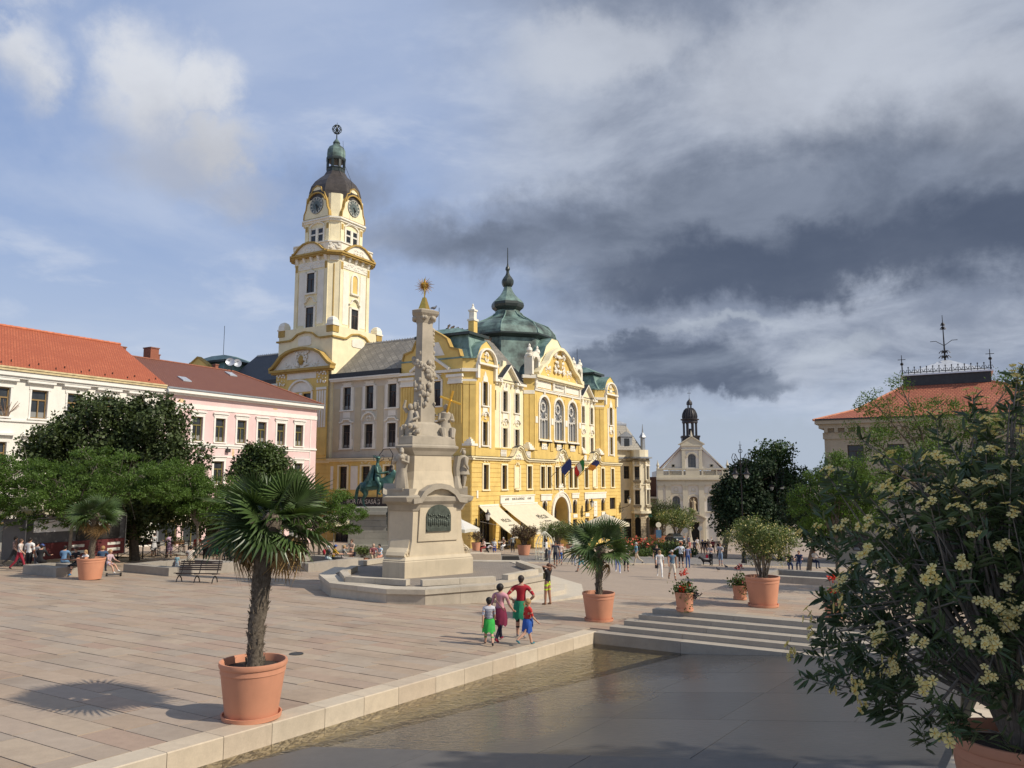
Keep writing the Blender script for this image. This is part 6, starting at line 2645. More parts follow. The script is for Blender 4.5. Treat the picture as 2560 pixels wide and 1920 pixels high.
def body_mesh(pose,sleeve,leg,slim=1.0,child=False):
 key = (pose,sleeve,leg,slim,child)
 if key in BODY_CACHE:
  return BODY_CACHE[key]
 L,Rr,AL,AR,lean = POSES[pose]
 hs = 1.22 if child else 1.0       # head is larger on a child
 H = 1.0
 vs,es,rs,seg = [],[],[],[]
 le = R(lean)

 def up(d,x=0.0,fwd=0.0):
  return Vector((x,math.sin(le)*d+fwd,math.cos(le)*d))
 P0 = Vector((0,0,0))

 def add(p,r,parent=None,kind=None):
  vs.append(tuple(p))
  rs.append(r)
  i = len(vs)-1
  if parent is not None:
   es.append((parent,i))
   seg.append((Vector(vs[parent]),Vector(p),kind))
  return i
 w = slim
 sh = .098 if child else .112
 pel = add(P0,(.082*w,.066*w))
 wa = add(up(.085),(.075*w,.058*w),pel,'hip')
 ch = add(up(.19),(.092*w,.066*w),wa,'top')
 cl = add(up(.265),(.075*w,.052*w),ch,'top')
 nk = add(up(.305),.030,cl,'neck')
 hb = add(up(.335,fwd=.004),.036*hs,nk,'head')
 hm = add(up(.335+.040*hs,fwd=.006),(.046*hs,.054*hs),hb,'head')
 ht = add(up(.335+.083*hs,fwd=.0),.034*hs,hm,'head')
 add(up(.335+.028*hs,fwd=.057*hs),.010,hm,'head')     # nose
 feet = []
 for sg,(a,k) in ((-1,L),(1,Rr)):
  a_,k_ = R(a),R(a-k)
  hip = Vector((sg*.050,0,-.02))
  kn = hip+Vector((0,math.sin(a_),-math.cos(a_)))*.235+Vector((sg*.008,0,0))
  an = kn+Vector((0,math.sin(k_),-math.cos(k_)))*.225
  ft = R(min(0,(a-k)*.7)) if a-k < -15 else 0
  toe = an+Vector((sg*.012,math.cos(ft)*.085,math.sin(ft)*.085-.012))
  i1 = add(hip,.056*w,pel,'thigh')
  i1b = add(hip.lerp(kn,.5),.048*w,i1,'thigh')
  i2 = add(kn,.034*w,i1b,'thigh')
  i2b = add(kn.lerp(an,.35),.034*w,i2,'shank')
  i3 = add(an,.021,i2b,'shank')
  add(an+Vector((0,-.018,-.018)),.018,i3,'foot')
  add(toe,.019,i3,'foot')
  feet.append(min(an.z-.030,toe.z-.014))
 hands = []
 for sg,(a,b,e) in ((-1,AL),(1,AR)):
  s0 = up(.25,sg*sh)
  a_,b_ = R(a),R(b)
  d1 = Vector((sg*math.sin(b_),math.cos(b_)*math.sin(a_),-math.cos(b_)*math.cos(a_)))
  el = s0+d1*.165
  a2 = R(a+e)
  bb = b_*(.35 if e < 60 else -.9)
  if pose == 'hug':
   bb = b_
  d2 = Vector((sg*math.sin(bb),math.cos(bb)*math.sin(a2),-math.cos(bb)*math.cos(a2)))
  wr = el+d2*.145
  i0 = add(s0,.040*w,cl,'top')
  i1 = add(s0.lerp(el,.5),.031*w,i0,'upper')
  i2 = add(el,.025,i1,'upper')
  i2b = add(el.lerp(wr,.4),.024,i2,'fore')
  i3 = add(wr,.0165,i2b,'fore')
  hd = wr+d2*.045
  add(hd,(.022,.012),i3,'hand')
  hands.append((wr,d2,sg))
 me = skin_mesh(vs,es,rs,1)
 # five unequal, bent fingers on every hand, rooted inside the palm
 fb = MB()
 for wr,d,sg in hands:
  side = d.cross(Vector((0,1,.2)))
  if side.length < .1:
   side = d.cross(Vector((1,0,0)))
  side.normalize()
  nrm = side.cross(d)
  for q,ln in enumerate((.034,.042,.045,.040)):
   o = (q-1.5)*.0095
   p0 = wr+d*.045+side*o
   fb.tube([p0,p0+d*ln*.6+nrm*.003,p0+d*ln+nrm*.014],[.0062,.0055,.0042],5)
  p0 = wr+d*.02+side*.016*sg
  fb.tube([p0,p0+d*.022+side*.016*sg,p0+d*.042+side*.014*sg+nrm*.008],[.0075,.0068,.005],5)
 n0 = len(me.vertices)
 pts = [tuple(v.co) for v in me.vertices]+fb.v
 fcs = [tuple(p.vertices) for p in me.polygons]+[tuple(i+n0 for i in f) for f in fb.f]
 nb = len(me.polygons)
 m2 = bpy.data.meshes.new('body')
 m2.from_pydata(pts,[],fcs)
 # 0 skin 1 top 2 bottom 3 shoe
 mi = []
 for i,f in enumerate(fcs):
  if i >= nb:
   mi.append(0)
   continue
  c = Vector((0,0,0))
  for k in f:
   c += Vector(pts[k])
  c /= len(f)
  best,bk,bt = 1e9,'top',0
  for a,b,k in seg:
   ab = b-a
   t = max(0,min(1,(c-a).dot(ab)/max(ab.length_squared,1e-9)))
   dd = (c-a-ab*t).length
   if dd < best:
    best,bk,bt = dd,k,t
  if bk == 'hip':
   z = 1 if bt > .35 else 2
  elif bk == 'top':
   z = 1
  elif bk == 'upper':
   z = 1 if (sleeve == 'long' or (sleeve == 'short' and bt < .75)) else 0
  elif bk == 'fore':
   z = 1 if (sleeve == 'long' and bt < .9) else 0
  elif bk == 'thigh':
   z = 2 if leg != 'mini' or bt < .4 else 0
  elif bk == 'shank':
   z = 2 if (leg == 'long') or (leg == 'knee' and bt < .25) else 0
  elif bk == 'foot':
   z = 3
  else:
   z = 0
  mi.append(z)
 for m in range(4):
  m2.materials.append(None)
 m2.polygons.foreach_set('material_index',mi)
 m2.polygons.foreach_set('use_smooth',[True]*len(fcs))
 m2.update()
 bpy.data.meshes.remove(me)
 BODY_CACHE[key] = (m2,-min(feet),up(.335+.045*hs),hs,le)
 return BODY_CACHE[key]

M_SKIN = mat('skin',(.50,.29,.20),.55,.08,20)
M_SKIN2 = mat('skin_tanned',(.36,.185,.115),.55,.08,20)

def cloth(c,name=None):
 return mat('cloth_%02x%02x%02x' % tuple(int(q*255) for q in c),c,.85,.12,9,.15,60)

def person(label,x,y,h=1.75,face=0.0,pose='stand',top=(.5,.5,.5),bot=(.05,.05,.06),shoe=(.04,.035,.03),hair=(.03,.02,.015),sleeve='short',leg='long',style='short',z=None,seat=None,slim=1.0,child=False,tan=False,group=None,extra=None):
 me,foot,headc,hs,le = body_mesh(pose,sleeve,leg,slim,child)
 zz = gxy(x,y) if z is None else z
 r = empty('person',(x,y,zz),face)
 tag(r,label,'person',group)
 base = foot*h if seat is None else seat+.062*h
 b = link('body',me,r)
 b.scale = (h,h,h)
 b.location = (0,0,base)
 sk = M_SKIN2 if tan else M_SKIN
 for i,m in enumerate((sk,cloth(top),cloth(bot),cloth(shoe))):
  b.material_slots[i].link = 'OBJECT'
  b.material_slots[i].material = m
 c = (headc.x*h,headc.y*h,base+headc.z*h)
 hm = mat('hair_%02x%02x%02x' % tuple(int(q*255) for q in hair),hair,.6,.25,40)
 q = MB()
 s = h*hs
 if style != 'bald':
  q.ball((c[0],c[1]-.010*s,c[2]+.013*s),.052*s,1.0,1.12,1.0,n=12,m=8)
  q.ball((c[0],c[1]-.028*s,c[2]-.010*s),.042*s,1.0,.9,1.1,n=10,m=6)
  if style == 'bob':
   q.ball((c[0],c[1]-.02*s,c[2]+.0*s),.058*s,1.05,1.0,1.1,n=12,m=8)
  if style == 'long':
   q.ball((c[0],c[1]-.038*s,c[2]-.045*s),.045*s,1.1,.6,1.9,n=10,m=8)
  if style == 'tail':
   q.tube([(c[0],c[1]-.06*s,c[2]+.01*s),(c[0],c[1]-.085*s,c[2]-.03*s),(c[0],c[1]-.07*s,c[2]-.09*s)],[.016*s,.02*s,.006*s],7)
  q.build('hair',hm,r,smooth=True)
 if style == 'cap' or (extra and 'cap' in extra):
  q = MB()
  q.ball((c[0],c[1]-.004*s,c[2]+.018*s),.056*s,1.0,1.1,.9,n=10,m=6)
  q.box(c[0]-.035*s,c[0]+.035*s,c[1]+.04*s,c[1]+.10*s,c[2]+.02*s,c[2]+.028*s)
  q.build('cap',cloth((.06,.10,.28)),r,smooth=True)
 for e in (extra or []):
  if e == 'glasses':
   q = MB()
   for sg in (-1,1):
    q.ball((c[0]+sg*.02*s,c[1]+.052*s,c[2]+.004*s),.014*s,1.2,.35,.8,n=8,m=5)
    q.tube([(c[0]+sg*.034*s,c[1]+.048*s,c[2]+.006*s),(c[0]+sg*.048*s,c[1],c[2]+.006*s)],.003*s,4)
   q.build('sunglasses',M_BLK,r)
  elif isinstance(e,tuple):
   kind,col = e[0],e[1]
   q = MB()
   pz = base
   if kind == 'tied':       # jacket knotted round the waist, hanging behind
    n = 18
    v = []
    rows = ((.055,.094,.078),(.01,.108,.092),(-.06,.122,.108),(-.14,.128,.116),(-.22,.130,.124))
    for j,(dz,rx,ry) in enumerate(rows):
     for k in range(n):
      a = R(150+240*k/(n-1)) if j else R(110+320*k/(n-1))
      wv = 1+.06*math.sin(k*2.3+j)*(j > 0)
      v.append((rx*h*wv*math.cos(a),ry*h*wv*math.sin(a),pz+(dz+(.022*math.sin(k*1.7) if j == 4 else 0))*h))
    q.add(v,[(j*n+k,j*n+k+1,(j+1)*n+k+1,(j+1)*n+k) for j in range(4) for k in range(n-1)])
    for sg in (-1,1):
     q.tube([(sg*.02*h,.085*h,pz+.05*h),(sg*.04*h,.10*h,pz-.02*h),(sg*.045*h,.095*h,pz-.12*h)],[.02*h,.017*h,.014*h],6)
    q.build('tied_jacket',cloth(col),r,smooth=True)
   elif kind == 'skirt':
    q.lathe([(.085*h,pz+.06*h),(.10*h,pz),(.125*h,pz-.12*h),(.14*h,pz-e[2]*h)],14,(0,0,0),0,1,.85,cap=False)
    q.build('skirt',cloth(col),r,smooth=True)
   elif kind == 'pack':
    q.ball((0,-.10*h,pz+.19*h),.075*h,1.0,.65,1.35,n=10,m=8)
    for sg in (-1,1):
     q.tube([(sg*.06*h,-.06*h,pz+.27*h),(sg*.06*h,.05*h,pz+.26*h),(sg*.065*h,.06*h,pz+.14*h)],.010*h,5)
    q.build('backpack',cloth(col),r,smooth=True)
   elif kind == 'bag':
    sx = e[2]
    q.box(sx*h-.05*h,sx*h+.05*h,.02*h,.10*h,pz-.17*h,pz-.03*h)
    q.tube([(sx*h-.03*h,.06*h,pz-.03*h),(sx*h,.06*h,pz+.05*h),(sx*h+.03*h,.06*h,pz-.03*h)],.005*h,4)
    q.build('bag',cloth(col),r)
   elif kind == 'strap':
    q.tube([(-.07*h,-.035*h,pz+.275*h),(-.01*h,-.085*h,pz+.17*h),(.10*h,-.03*h,pz+.02*h)],.009*h,5)
    q.build('bag_strap',cloth(col),r)
   elif kind == 'stripes':
    n = 16
    for j in range(7):
     f = .05+.03*j
     rx,ry = (.098+.012*(j > 3))*h,(.083+.006*(j > 3))*h
     q.tube([(rx*math.cos(2*PI*k/n),ry*math.sin(2*PI*k/n),pz+f*h) for k in range(n)],.004*h,4,closed=True)
    q.build('shirt_stripes',cloth(col),r)
   elif kind == 'print':
    q.box(-.045*h,.045*h,e[2]*h-.004,e[2]*h+.004,pz+.07*h,pz+.21*h)
    q.build('shirt_print',cloth(col),r)
 return r

# ------------------------------------------------------------------ monument
M_MON = mat('monument_stone',(.62,.525,.375),.85,.14,.9,.3,22,c2=(.50,.425,.305),streak=.35)
M_MON2 = mat('monument_grey',(.44,.385,.30),.88,.16,1.2,.35,22,c2=(.33,.29,.225),streak=.4)
M_PLAT = mat_stone('platform_stone',[(.47,.42,.335),(.53,.475,.385),(.43,.38,.305),(.50,.45,.365)],rough=.75,stain=.75,bump=.4)
M_SETT = mat_tiles('platform_setts',(.25,.215,.18),(.29,.25,.21),.16,.1,.8,.5,mortar=.012,var=.15,dark=.65)
M_GOLD = mat('gilding',(.80,.50,.10),.28,.1,8,metal=.9)
M_BRONZE = mat('bronze_green',(.03,.075,.062),.45,.3,3,.25,12,c2=(.065,.15,.122),metal=.45,spec=.6)
M_BRZ2 = mat('bronze_relief',(.09,.105,.085),.5,.25,5,.2,20,metal=.5)

def hexa(c,rl,rc,rot=0.0,k=1.0):
 """triangle with cut corners: long sides face -53, 67 and 187 degrees"""
 ns = [(-113,rc),(-53,rl),(7,rc),(67,rl),(127,rc),(187,rl)]
 out = []
 for i in range(6):
  (a1,r1),(a2,r2) = ns[i],ns[(i+1) % 6]
  n1,n2 = (math.cos(R(a1)),math.sin(R(a1))),(math.cos(R(a2)),math.sin(R(a2)))
  det = n1[0]*n2[1]-n1[1]*n2[0]
  x = (r1*n2[1]-r2*n1[1])/det
  y = (n1[0]*r2-n2[0]*r1)/det
  out.append((c[0]+x*k,c[1]+y*k))
 return out

def hex_loft(b,c,rows):
 """rows: (rl, rc, z) bottom to top"""
 v,f = [],[]
 for rl,rc,z in rows:
  v += [(p[0],p[1],z) for p in hexa(c,rl,rc)]
 for j in range(len(rows)-1):
  for k in range(6):
   k2 = (k+1) % 6
   f.append((j*6+k,j*6+k2,(j+1)*6+k2,(j+1)*6+k))
 f.append(tuple(range(6*len(rows)-6,6*len(rows))))
 b.add(v,f)
 return b

def robed(b,c,h,seed=0,lean=0.0,face=0.0,arm=1):
 """robed stone figure: folds, shoulders, head, bent arms"""
 n = 20
 prof = [(.17,0),(.175,.04),(.15,.25),(.135,.42),(.15,.55),(.165,.66),(.17,.76),(.13,.825),(.05,.85)]
 v,f = [],[]
 rnd = random.Random(seed)
 ph = [rnd.uniform(0,6) for _ in range(4)]
 for r,z in prof:
  for k in range(n):
   a = 2*PI*k/n
   fold = 1+(.11*math.sin(6*a+ph[0]+3*z)+.07*math.sin(11*a+ph[1]))*max(0,1-z/.8)
   x,y = r*fold*math.cos(a),r*.78*fold*math.sin(a)
   x += lean*z
   v.append((c[0]+h*(x*math.cos(face)-y*math.sin(face)),c[1]+h*(x*math.sin(face)+y*math.cos(face)),c[2]+h*z))
 for j in range(len(prof)-1):
  for k in range(n):
   k2 = (k+1) % n
   f.append((j*n+k,j*n+k2,(j+1)*n+k2,(j+1)*n+k))
 b.add(v,f)
 X = lambda x,y,z: (c[0]+h*((x+lean*z)*math.cos(face)-y*math.sin(face)),c[1]+h*((x+lean*z)*math.sin(face)+y*math.cos(face)),c[2]+h*z)
 b.ball(X(0,.01,.92),.07*h,.85,.95,1.1,n=10,m=8)
 b.ball(X(0,.07,.905),.018*h,n=6,m=4)
 b.tube([X(0,0,.83),X(0,0,.89)],.045*h,8)
 for sg in (-1,1):
  b.tube([X(sg*.15,0,.77),X(sg*.20,.05,.62),X(sg*.08,.16,.60+.08*arm)],[.065*h,.05*h,.035*h],8)
 return X

def monument():
 C = (-4.08,35.5)
 # platform
 pf = empty('monument_platform',(0,0,0))
 tag(pf,'low stone platform with stepped bench walls carrying the tall column monument','platform')
 O = [(-8.3,37.4),(-8.35,34.6),(-7.2,31.7),(-4.7,29.95),(-3.24,29.75),(-.7,31.2),(1.46,34.15),(1.6,36.6),(.4,40.4),(-5.9,41)]
 zt = -4.08
 cc = (-3.5,35.5)

 def sc(p,f):
  return (cc[0]+(p[0]-cc[0])*f,cc[1]+(p[1]-cc[1])*f)
 fl = MB()
 fl.prism([sc(p,.93) for p in O],-6.2,zt+.0)
 fl.build('platform_floor',M_SETT,pf)
 rnd = random.Random(4)
 for i in range(len(O)-1):
  a,e = Vector(O[i]),Vector(O[i+1])
  L = (e-a).length
  n = max(1,round(L/1.5))
  for k in range(n):
   p,q = a.lerp(e,k/n),a.lerp(e,(k+1)/n)
   g0 = .004/max(.5,(q-p).length)
   p,q = p.lerp(q,g0),q.lerp(p,g0)
   pi,qi = Vector(sc(p,.955)),Vector(sc(q,.955))
   MB().prism([tuple(p),tuple(q),tuple(qi),tuple(pi)],-6.3,zt-.16).build('wall_block',M_PLAT,pf)
   p1,q1 = Vector(sc(p,1.012)),Vector(sc(q,1.012))
   pi,qi = Vector(sc(p,.87)),Vector(sc(q,.87))
   MB().prism([tuple(p1),tuple(q1),tuple(qi),tuple(pi)],zt-.15,zt+.03).build('bench_slab',M_PLAT,pf)
 par = [[(-7.3,36.0),(-7.35,33.9),(-6.75,32.0)],[(-6.7,31.95),(-4.1,30.85)],[(-3.46,30.75),(-.64,31.9)],[(-.16,32.5),(1.15,34.5)],[(1.32,35.1),(.48,38.0)],[(-7.4,38.2),(-6.2,40.2),(-3.2,40.9)]]
 for ln in par:
  for (a,e) in zip(ln,ln[1:]):
   a,e = Vector(a),Vector(e)
   d = (e-a).normalized()
   nn = Vector((-d.y,d.x))
   if nn.dot(Vector(cc)-a) < 0:
    nn = -nn
   m = max(1,round((e-a).length/1.6))
   for k in range(m):
    p,q = a.lerp(e,k/m+.003),a.lerp(e,(k+1)/m-.003)
    MB().prism([tuple(p),tuple(q),tuple(q+nn*.32),tuple(p+nn*.32)],zt+.02,zt+.24).build('parapet_block',M_PLAT,pf)
 # steps on the lower side
 for k,f in enumerate((1.16,1.32)):
  top = -4.62-.17*k
  q = MB()
  pl = [sc(O[5],f*.98),sc(O[6],f),sc(O[7],f),sc(O[8],f*.97),sc(O[8],.9),sc(O[7],.9),sc(O[6],.9),sc(O[5],.9)]
  q.prism(pl,-6.4,top)
  q.build('platform_step',M_PLAT,pf)
 # column
 r = empty('trinity_column',(*C,zt))
 tag(r,'tall baroque stone column with carved figures and a golden sunburst','monument')
 c0 = (0,0)
 Z = lambda z: z-zt

 def part(name,rows,m):
  return hex_loft(MB(),c0,[(a,b,Z(z)) for a,b,z in rows]).build(name,m,r)
 part('plinth',[(1.62,2.30,-4.2),(1.62,2.30,-3.42),(1.55,2.2,-3.33)],M_MON)
 part('plinth_moulding',[(1.6,2.27,-3.36),(1.5,2.15,-3.22)],M_MON)
 part('pedestal',[(1.44,1.95,-3.3),(1.40,1.80,-2.6),(1.38,1.74,-1.2)],M_MON)
 part('pedestal_cornice',[(1.42,1.8,-1.3),(1.5,1.95,-1.05),(1.62,2.25,-.9),(1.66,2.32,-.72),(1.35,1.9,-.62)],M_MON2)
 # swelling arch over the relief on every long side
 for ang in (-53,67,187):
  a = R(ang)
  n,u = (math.cos(a),math.sin(a)),(-math.sin(a),math.cos(a))
  T = lambda s,d,h,n=n,u=u: (n[0]*(1.40+d)+u[0]*s,n[1]*(1.40+d)+u[1]*s,Z(h))
  q = MB(T)
  bw = [(-1.35,-1.0),(-.95,-.95),(-.7,-.62),(-.35,-.42),(0,-.36),(.35,-.42),(.7,-.62),(.95,-.95),(1.35,-1.0)]
  q.band(bw,.22,-.2,.3)
  q.build('arched_cornice',M_MON2,r)
  q = MB(T)
  q.face_ext([(-1.0,-2.6)]+[(p[0]*.95,p[1]) for p in bw[1:-1]]+[(1.0,-2.6)],-.2,.06)
  q.build('relief_surround',M_MON,r)
  q = MB(T)
  q.face_ext([(-.62,-2.2),(.62,-2.2)]+arc(0,-1.55,.62,0,180,10,.5),.05,.10)
  o = q.build('bronze_relief',M_BRZ2,r)
  q = MB(T)
  rnd = random.Random(ang)
  for k in range(11):
   s = -.5+1.0*k/10
   h = -2.08+rnd.uniform(0,.12)
   hh = rnd.uniform(.34,.5)
   q.ball((s,.11,h+hh*.45),.07,.8,.5,hh*5,n=6,m=4)
   q.ball((s,.13,h+hh+.06),.04,n=6,m=4)
  q.box(-.6,.6,.1,.13,-2.2,-2.1)
  q.build('relief_figures',M_BRZ2,o)
 # scrolled buttresses at the cut corners
 for ang in (-113,7,127):
  a = R(ang)
  n,u = (math.cos(a),math.sin(a)),(-math.sin(a),math.cos(a))
  T = lambda s,d,h,n=n,u=u: (n[0]*(1.72+d)+u[0]*s,n[1]*(1.72+d)+u[1]*s,Z(h))
  q = MB(T)
  v,f = [],[]
  pr = [(.02,-1.3),(.04,-2.0),(.08,-2.5),(.2,-2.85),(.42,-3.02),(.5,-3.15),(.42,-3.28),(.2,-3.3)]
  for d,h in pr:
   v += [(-.46,d,h),(.46,d,h),(.46,-.3,h),(-.46,-.3,h)]
  for j in range(len(pr)-1):
   for k in range(4):
    f.append((4*j+k,4*j+(k+1) % 4,4*j+4+(k+1) % 4,4*j+4+k))
  q.add(v,f)
  for sg in (-1,1):
   q.tube([T(0,0,0)]*0+[(sg*.47,.22+.16*math.cos(R(t))*(1-t/900),-3.08+.16*math.sin(R(t))*(1-t/900)) for t in range(0,560,40)],.035,5)
  q.build('scroll_buttress',M_MON,r)
  q = MB(T)
  q.box(-.55,.55,-.5,.32,-.72,-.36)
  q.build('statue_block',M_MON2,r)
 part('upper_tier',[(1.3,1.75,-.66),(1.22,1.62,-.5),(1.05,1.42,.0),(.98,1.33,.4),(.96,1.30,1.15)],M_MON)
 part('upper_cornice',[(1.0,1.34,1.1),(1.08,1.5,1.28),(1.18,1.62,1.42),(1.18,1.62,1.5),(1.0,1.4,1.6)],M_MON2)
 part('column_base',[(1.05,1.5,1.58),(1.02,1.46,1.92),(.75,1.3,2.0),(.62,1.0,2.5),(.5,.72,2.6)],M_MON2)
 part('column_shaft',[(.45,.55,2.5),(.42,.51,4.0),(.32,.39,7.25)],M_MON2)
 part('capital',[(.33,.40,7.2),(.38,.46,7.35),(.43,.53,7.5),(.52,.65,7.62),(.56,.69,7.74),(.28,.35,7.86)],M_MON2)
 q = MB()
 for ang in (-113,-53,7,67,127,187):
  a = R(ang)
  for sg in (-1,1):
   b0 = a+sg*R(24)
   q.ball((.49*math.cos(b0),.49*math.sin(b0),Z(7.42)),.11,n=8,m=6)
 q.build('capital_volutes',M_MON2,r,smooth=True)['kind'] = 'stuff'
 # wreath of clouds, angels and scrolls winding round the shaft
 q = MB()
 rnd = random.Random(8)
 for k in range(95):
  f = rnd.random()
  z = 2.6+3.3*f
  a = R(-150+170*f+rnd.uniform(-38,38)) if k % 3 else R(rnd.choice((-113,7,127))+rnd.uniform(-15,15))
  rr = .50-.04*(z-2.5)+rnd.uniform(0,.07)
  q.ball((rr*math.cos(a),rr*math.sin(a),Z(z)),rnd.uniform(.06,.14),rnd.uniform(.7,1.2),rnd.uniform(.7,1.2),rnd.uniform(.7,1.7),n=7,m=5)
 for k in range(26):
  f = k/25
  a = R(-175+190*f)
  q.ball((.45*math.cos(a),.45*math.sin(a),Z(5.5-.75*f+.1*math.sin(k*2))),.11,n=7,m=5)
 for k in range(18):
  a = R(7+rnd.uniform(-12,12))
  q.ball((.40*math.cos(a),.40*math.sin(a),Z(4.0+2.9*k/17)),rnd.uniform(.06,.12),n=6,m=5)
 q.build('carved_wreath',M_MON2,r,smooth=True)['kind'] = 'stuff'

 def statue(ang,rad,z,build,name='statue'):
  a = R(ang)
  q = MB()
  build(q,(rad*math.cos(a),rad*math.sin(a),Z(z)),a)
  return q.build(name,M_MON2,r,smooth=True)

 def monk(q,c,a):
  X = robed(q,c,1.78,2,face=a-PI/2)
  q.ball(X(-.07,.14,.76),.13,n=8,m=6)
  q.ball(X(-.10,.16,.88),.085,n=8,m=6)
  q.cbox((c[0],c[1],c[2]-.03),(.6,.5,.1),a)

 def soldier(q,c,a):
  fa = a-R(70)
  X = lambda x,y,z: (c[0]+1.8*(x*math.cos(fa)-y*math.sin(fa)),c[1]+1.8*(x*math.sin(fa)+y*math.cos(fa)),c[2]+1.8*z)
  for sg in (-1,1):
   q.tube([X(sg*.05,0,0),X(sg*.06,.02,.24),X(sg*.05,0,.5)],[.055,.10,.14],8)
   q.tube([X(sg*.06,-.03,.02),X(sg*.07,.10,.02)],[.06,.04],6)
  q.lathe([(.25,.66),(.20,.95),(.25,1.2),(.27,1.38),(.1,1.5)],12,c,0,1,.8)
  q.lathe([(.32,.62),(.27,.8),(.22,.95)],14,c,0,1,.85,cap=False)
  q.ball(X(0,.02,.90),.115,.9,1,1.15,n=10,m=8)
  q.tube([X(0,-.08,.9),X(0,-.03,1.0),X(0,.07,.99)],[.03,.045,.02],6)
  q.tube([X(-.14,0,.77),X(-.2,.06,.6),X(-.08,.13,.66)],[.10,.08,.05],8)
  q.tube([X(.14,0,.77),X(.19,.0,.6),X(.16,.08,.48)],[.10,.08,.05],8)
  q.tube([X(0,-.12,.8),X(0,-.17,.5),X(.02,-.16,.12)],[.20,.20,.15],8)
  q.tube([X(.1,-.2,-.05),X(.1,-.22,.3)],[.28,.12],7)

 def kneeling(q,c,a):
  fa = a-PI/2
  X = lambda x,y,z: (c[0]+x*math.cos(fa)-y*math.sin(fa),c[1]+x*math.sin(fa)+y*math.cos(fa),c[2]+z)
  rnd = random.Random(6)
  q.tube([X(0,.05,0),X(.02,.05,.4),X(0,-.05,.8),X(.05,.0,1.15)],[.34,.33,.24,.12],10)
  q.ball(X(.05,.06,1.3),.13,.9,1,1.15,n=10,m=8)
  q.tube([X(-.2,0,1.05),X(-.36,.1,.8),X(-.2,.3,.7)],[.1,.085,.05],7)
  q.tube([X(.22,0,1.05),X(.36,.1,1.3),X(.26,.12,1.6)],[.1,.08,.05],7)
  q.tube([X(.25,0,.35),X(.3,.35,.3),X(.28,.4,-.05)],[.16,.14,.1],7)
  for k in range(14):
   q.ball(X(rnd.uniform(-.45,.45),rnd.uniform(-.1,.45),rnd.uniform(-.1,.5)),rnd.uniform(.07,.15),n=7,m=5)

 def bearer(q,c,a):
  fa = a+R(200)
  X = lambda x,y,z: (c[0]+x*math.cos(fa)-y*math.sin(fa),c[1]+x*math.sin(fa)+y*math.cos(fa),c[2]+z)
  q.tube([X(0,0,0),X(0,0,.35),X(.02,.05,.75),X(.0,.1,1.1),X(0,.1,1.22)],[.40,.34,.24,.26,.1],10)
  q.ball(X(0,.14,1.36),.14,.9,1,1.1,n=10,m=8)
  for sg in (-1,1):
   q.tube([X(sg*.25,.08,1.05),X(sg*.34,.15,.75),X(sg*.12,.36,.8)],[.11,.085,.05],7)
   q.tube([X(sg*.2,0,.3),X(sg*.24,.4,.3),X(sg*.2,.45,-.05)],[.18,.15,.11],7)
  for k in range(10):
   q.tube([X(-.4+.08*k,-.2,.5),X(-.42+.085*k,-.32,.05)],.05,5)
 statue(-113,1.78,-.36,monk)
 statue(7,1.85,-.36,soldier)
 statue(-113,.98,1.95,kneeling)
 statue(7,1.0,1.95,bearer)
 # cross held by the upper right figure
 q = MB()
 a = R(7)
 p = Vector((1.0*math.cos(a)+.1,1.0*math.sin(a)-.25,Z(3.0)))
 d = Vector((.28,-.1,.95)).normalized()
 s = Vector((.9,.2,-.32)).normalized()
 q.tube([p-d*.2,p+d*1.1],.055,4)
 q.tube([p+d*.65-s*.5,p+d*.65+s*.5],.055,4)
 q.build('golden_cross',M_GOLD,r)
 # gilded top
 q = MB()
 q.lathe([(.3,Z(7.84)),(.09,Z(8.45))],4,(0,0,0),R(20))
 q.build('gold_pyramid',M_GOLD,r)
 q = MB()
 q.tube([(0,0,Z(8.4)),(0,0,Z(9.35))],.035,5)
 q.tube([(-.16,-.02,Z(9.12)),(.16,.02,Z(9.12))],.03,5)
 q.build('gold_cross',M_GOLD,r)
 q = MB()
 rnd = random.Random(1)
 for k in range(30):
  a = 2*PI*k/30
  ln = .46*(1.0 if k % 2 else .78)*rnd.uniform(.9,1.08)
  u = (math.cos(a),.12*math.cos(a),math.sin(a))
  w_ = (-math.sin(a),0,math.cos(a))
  z0 = Z(9.0)
  q.tube([(u[0]*.06,u[1]*.06,z0+u[2]*.06),(u[0]*ln*.55+w_[0]*.02,u[1]*ln*.5,z0+u[2]*ln*.55+w_[2]*.02),(u[0]*ln,u[1]*ln,z0+u[2]*ln)],[.022,.016,.003],4)
 q.ball((0,0,Z(9.0)),.1,1,.5,1,n=8,m=5)
 q.build('sunburst',mat('gilding_dark',(.42,.25,.06),.35,.2,8,metal=.85),r)
 b = bird('grey pigeon perched on the capital of the stone column',(C[0]+.45,C[1]-.1,7.80),.5,.34)

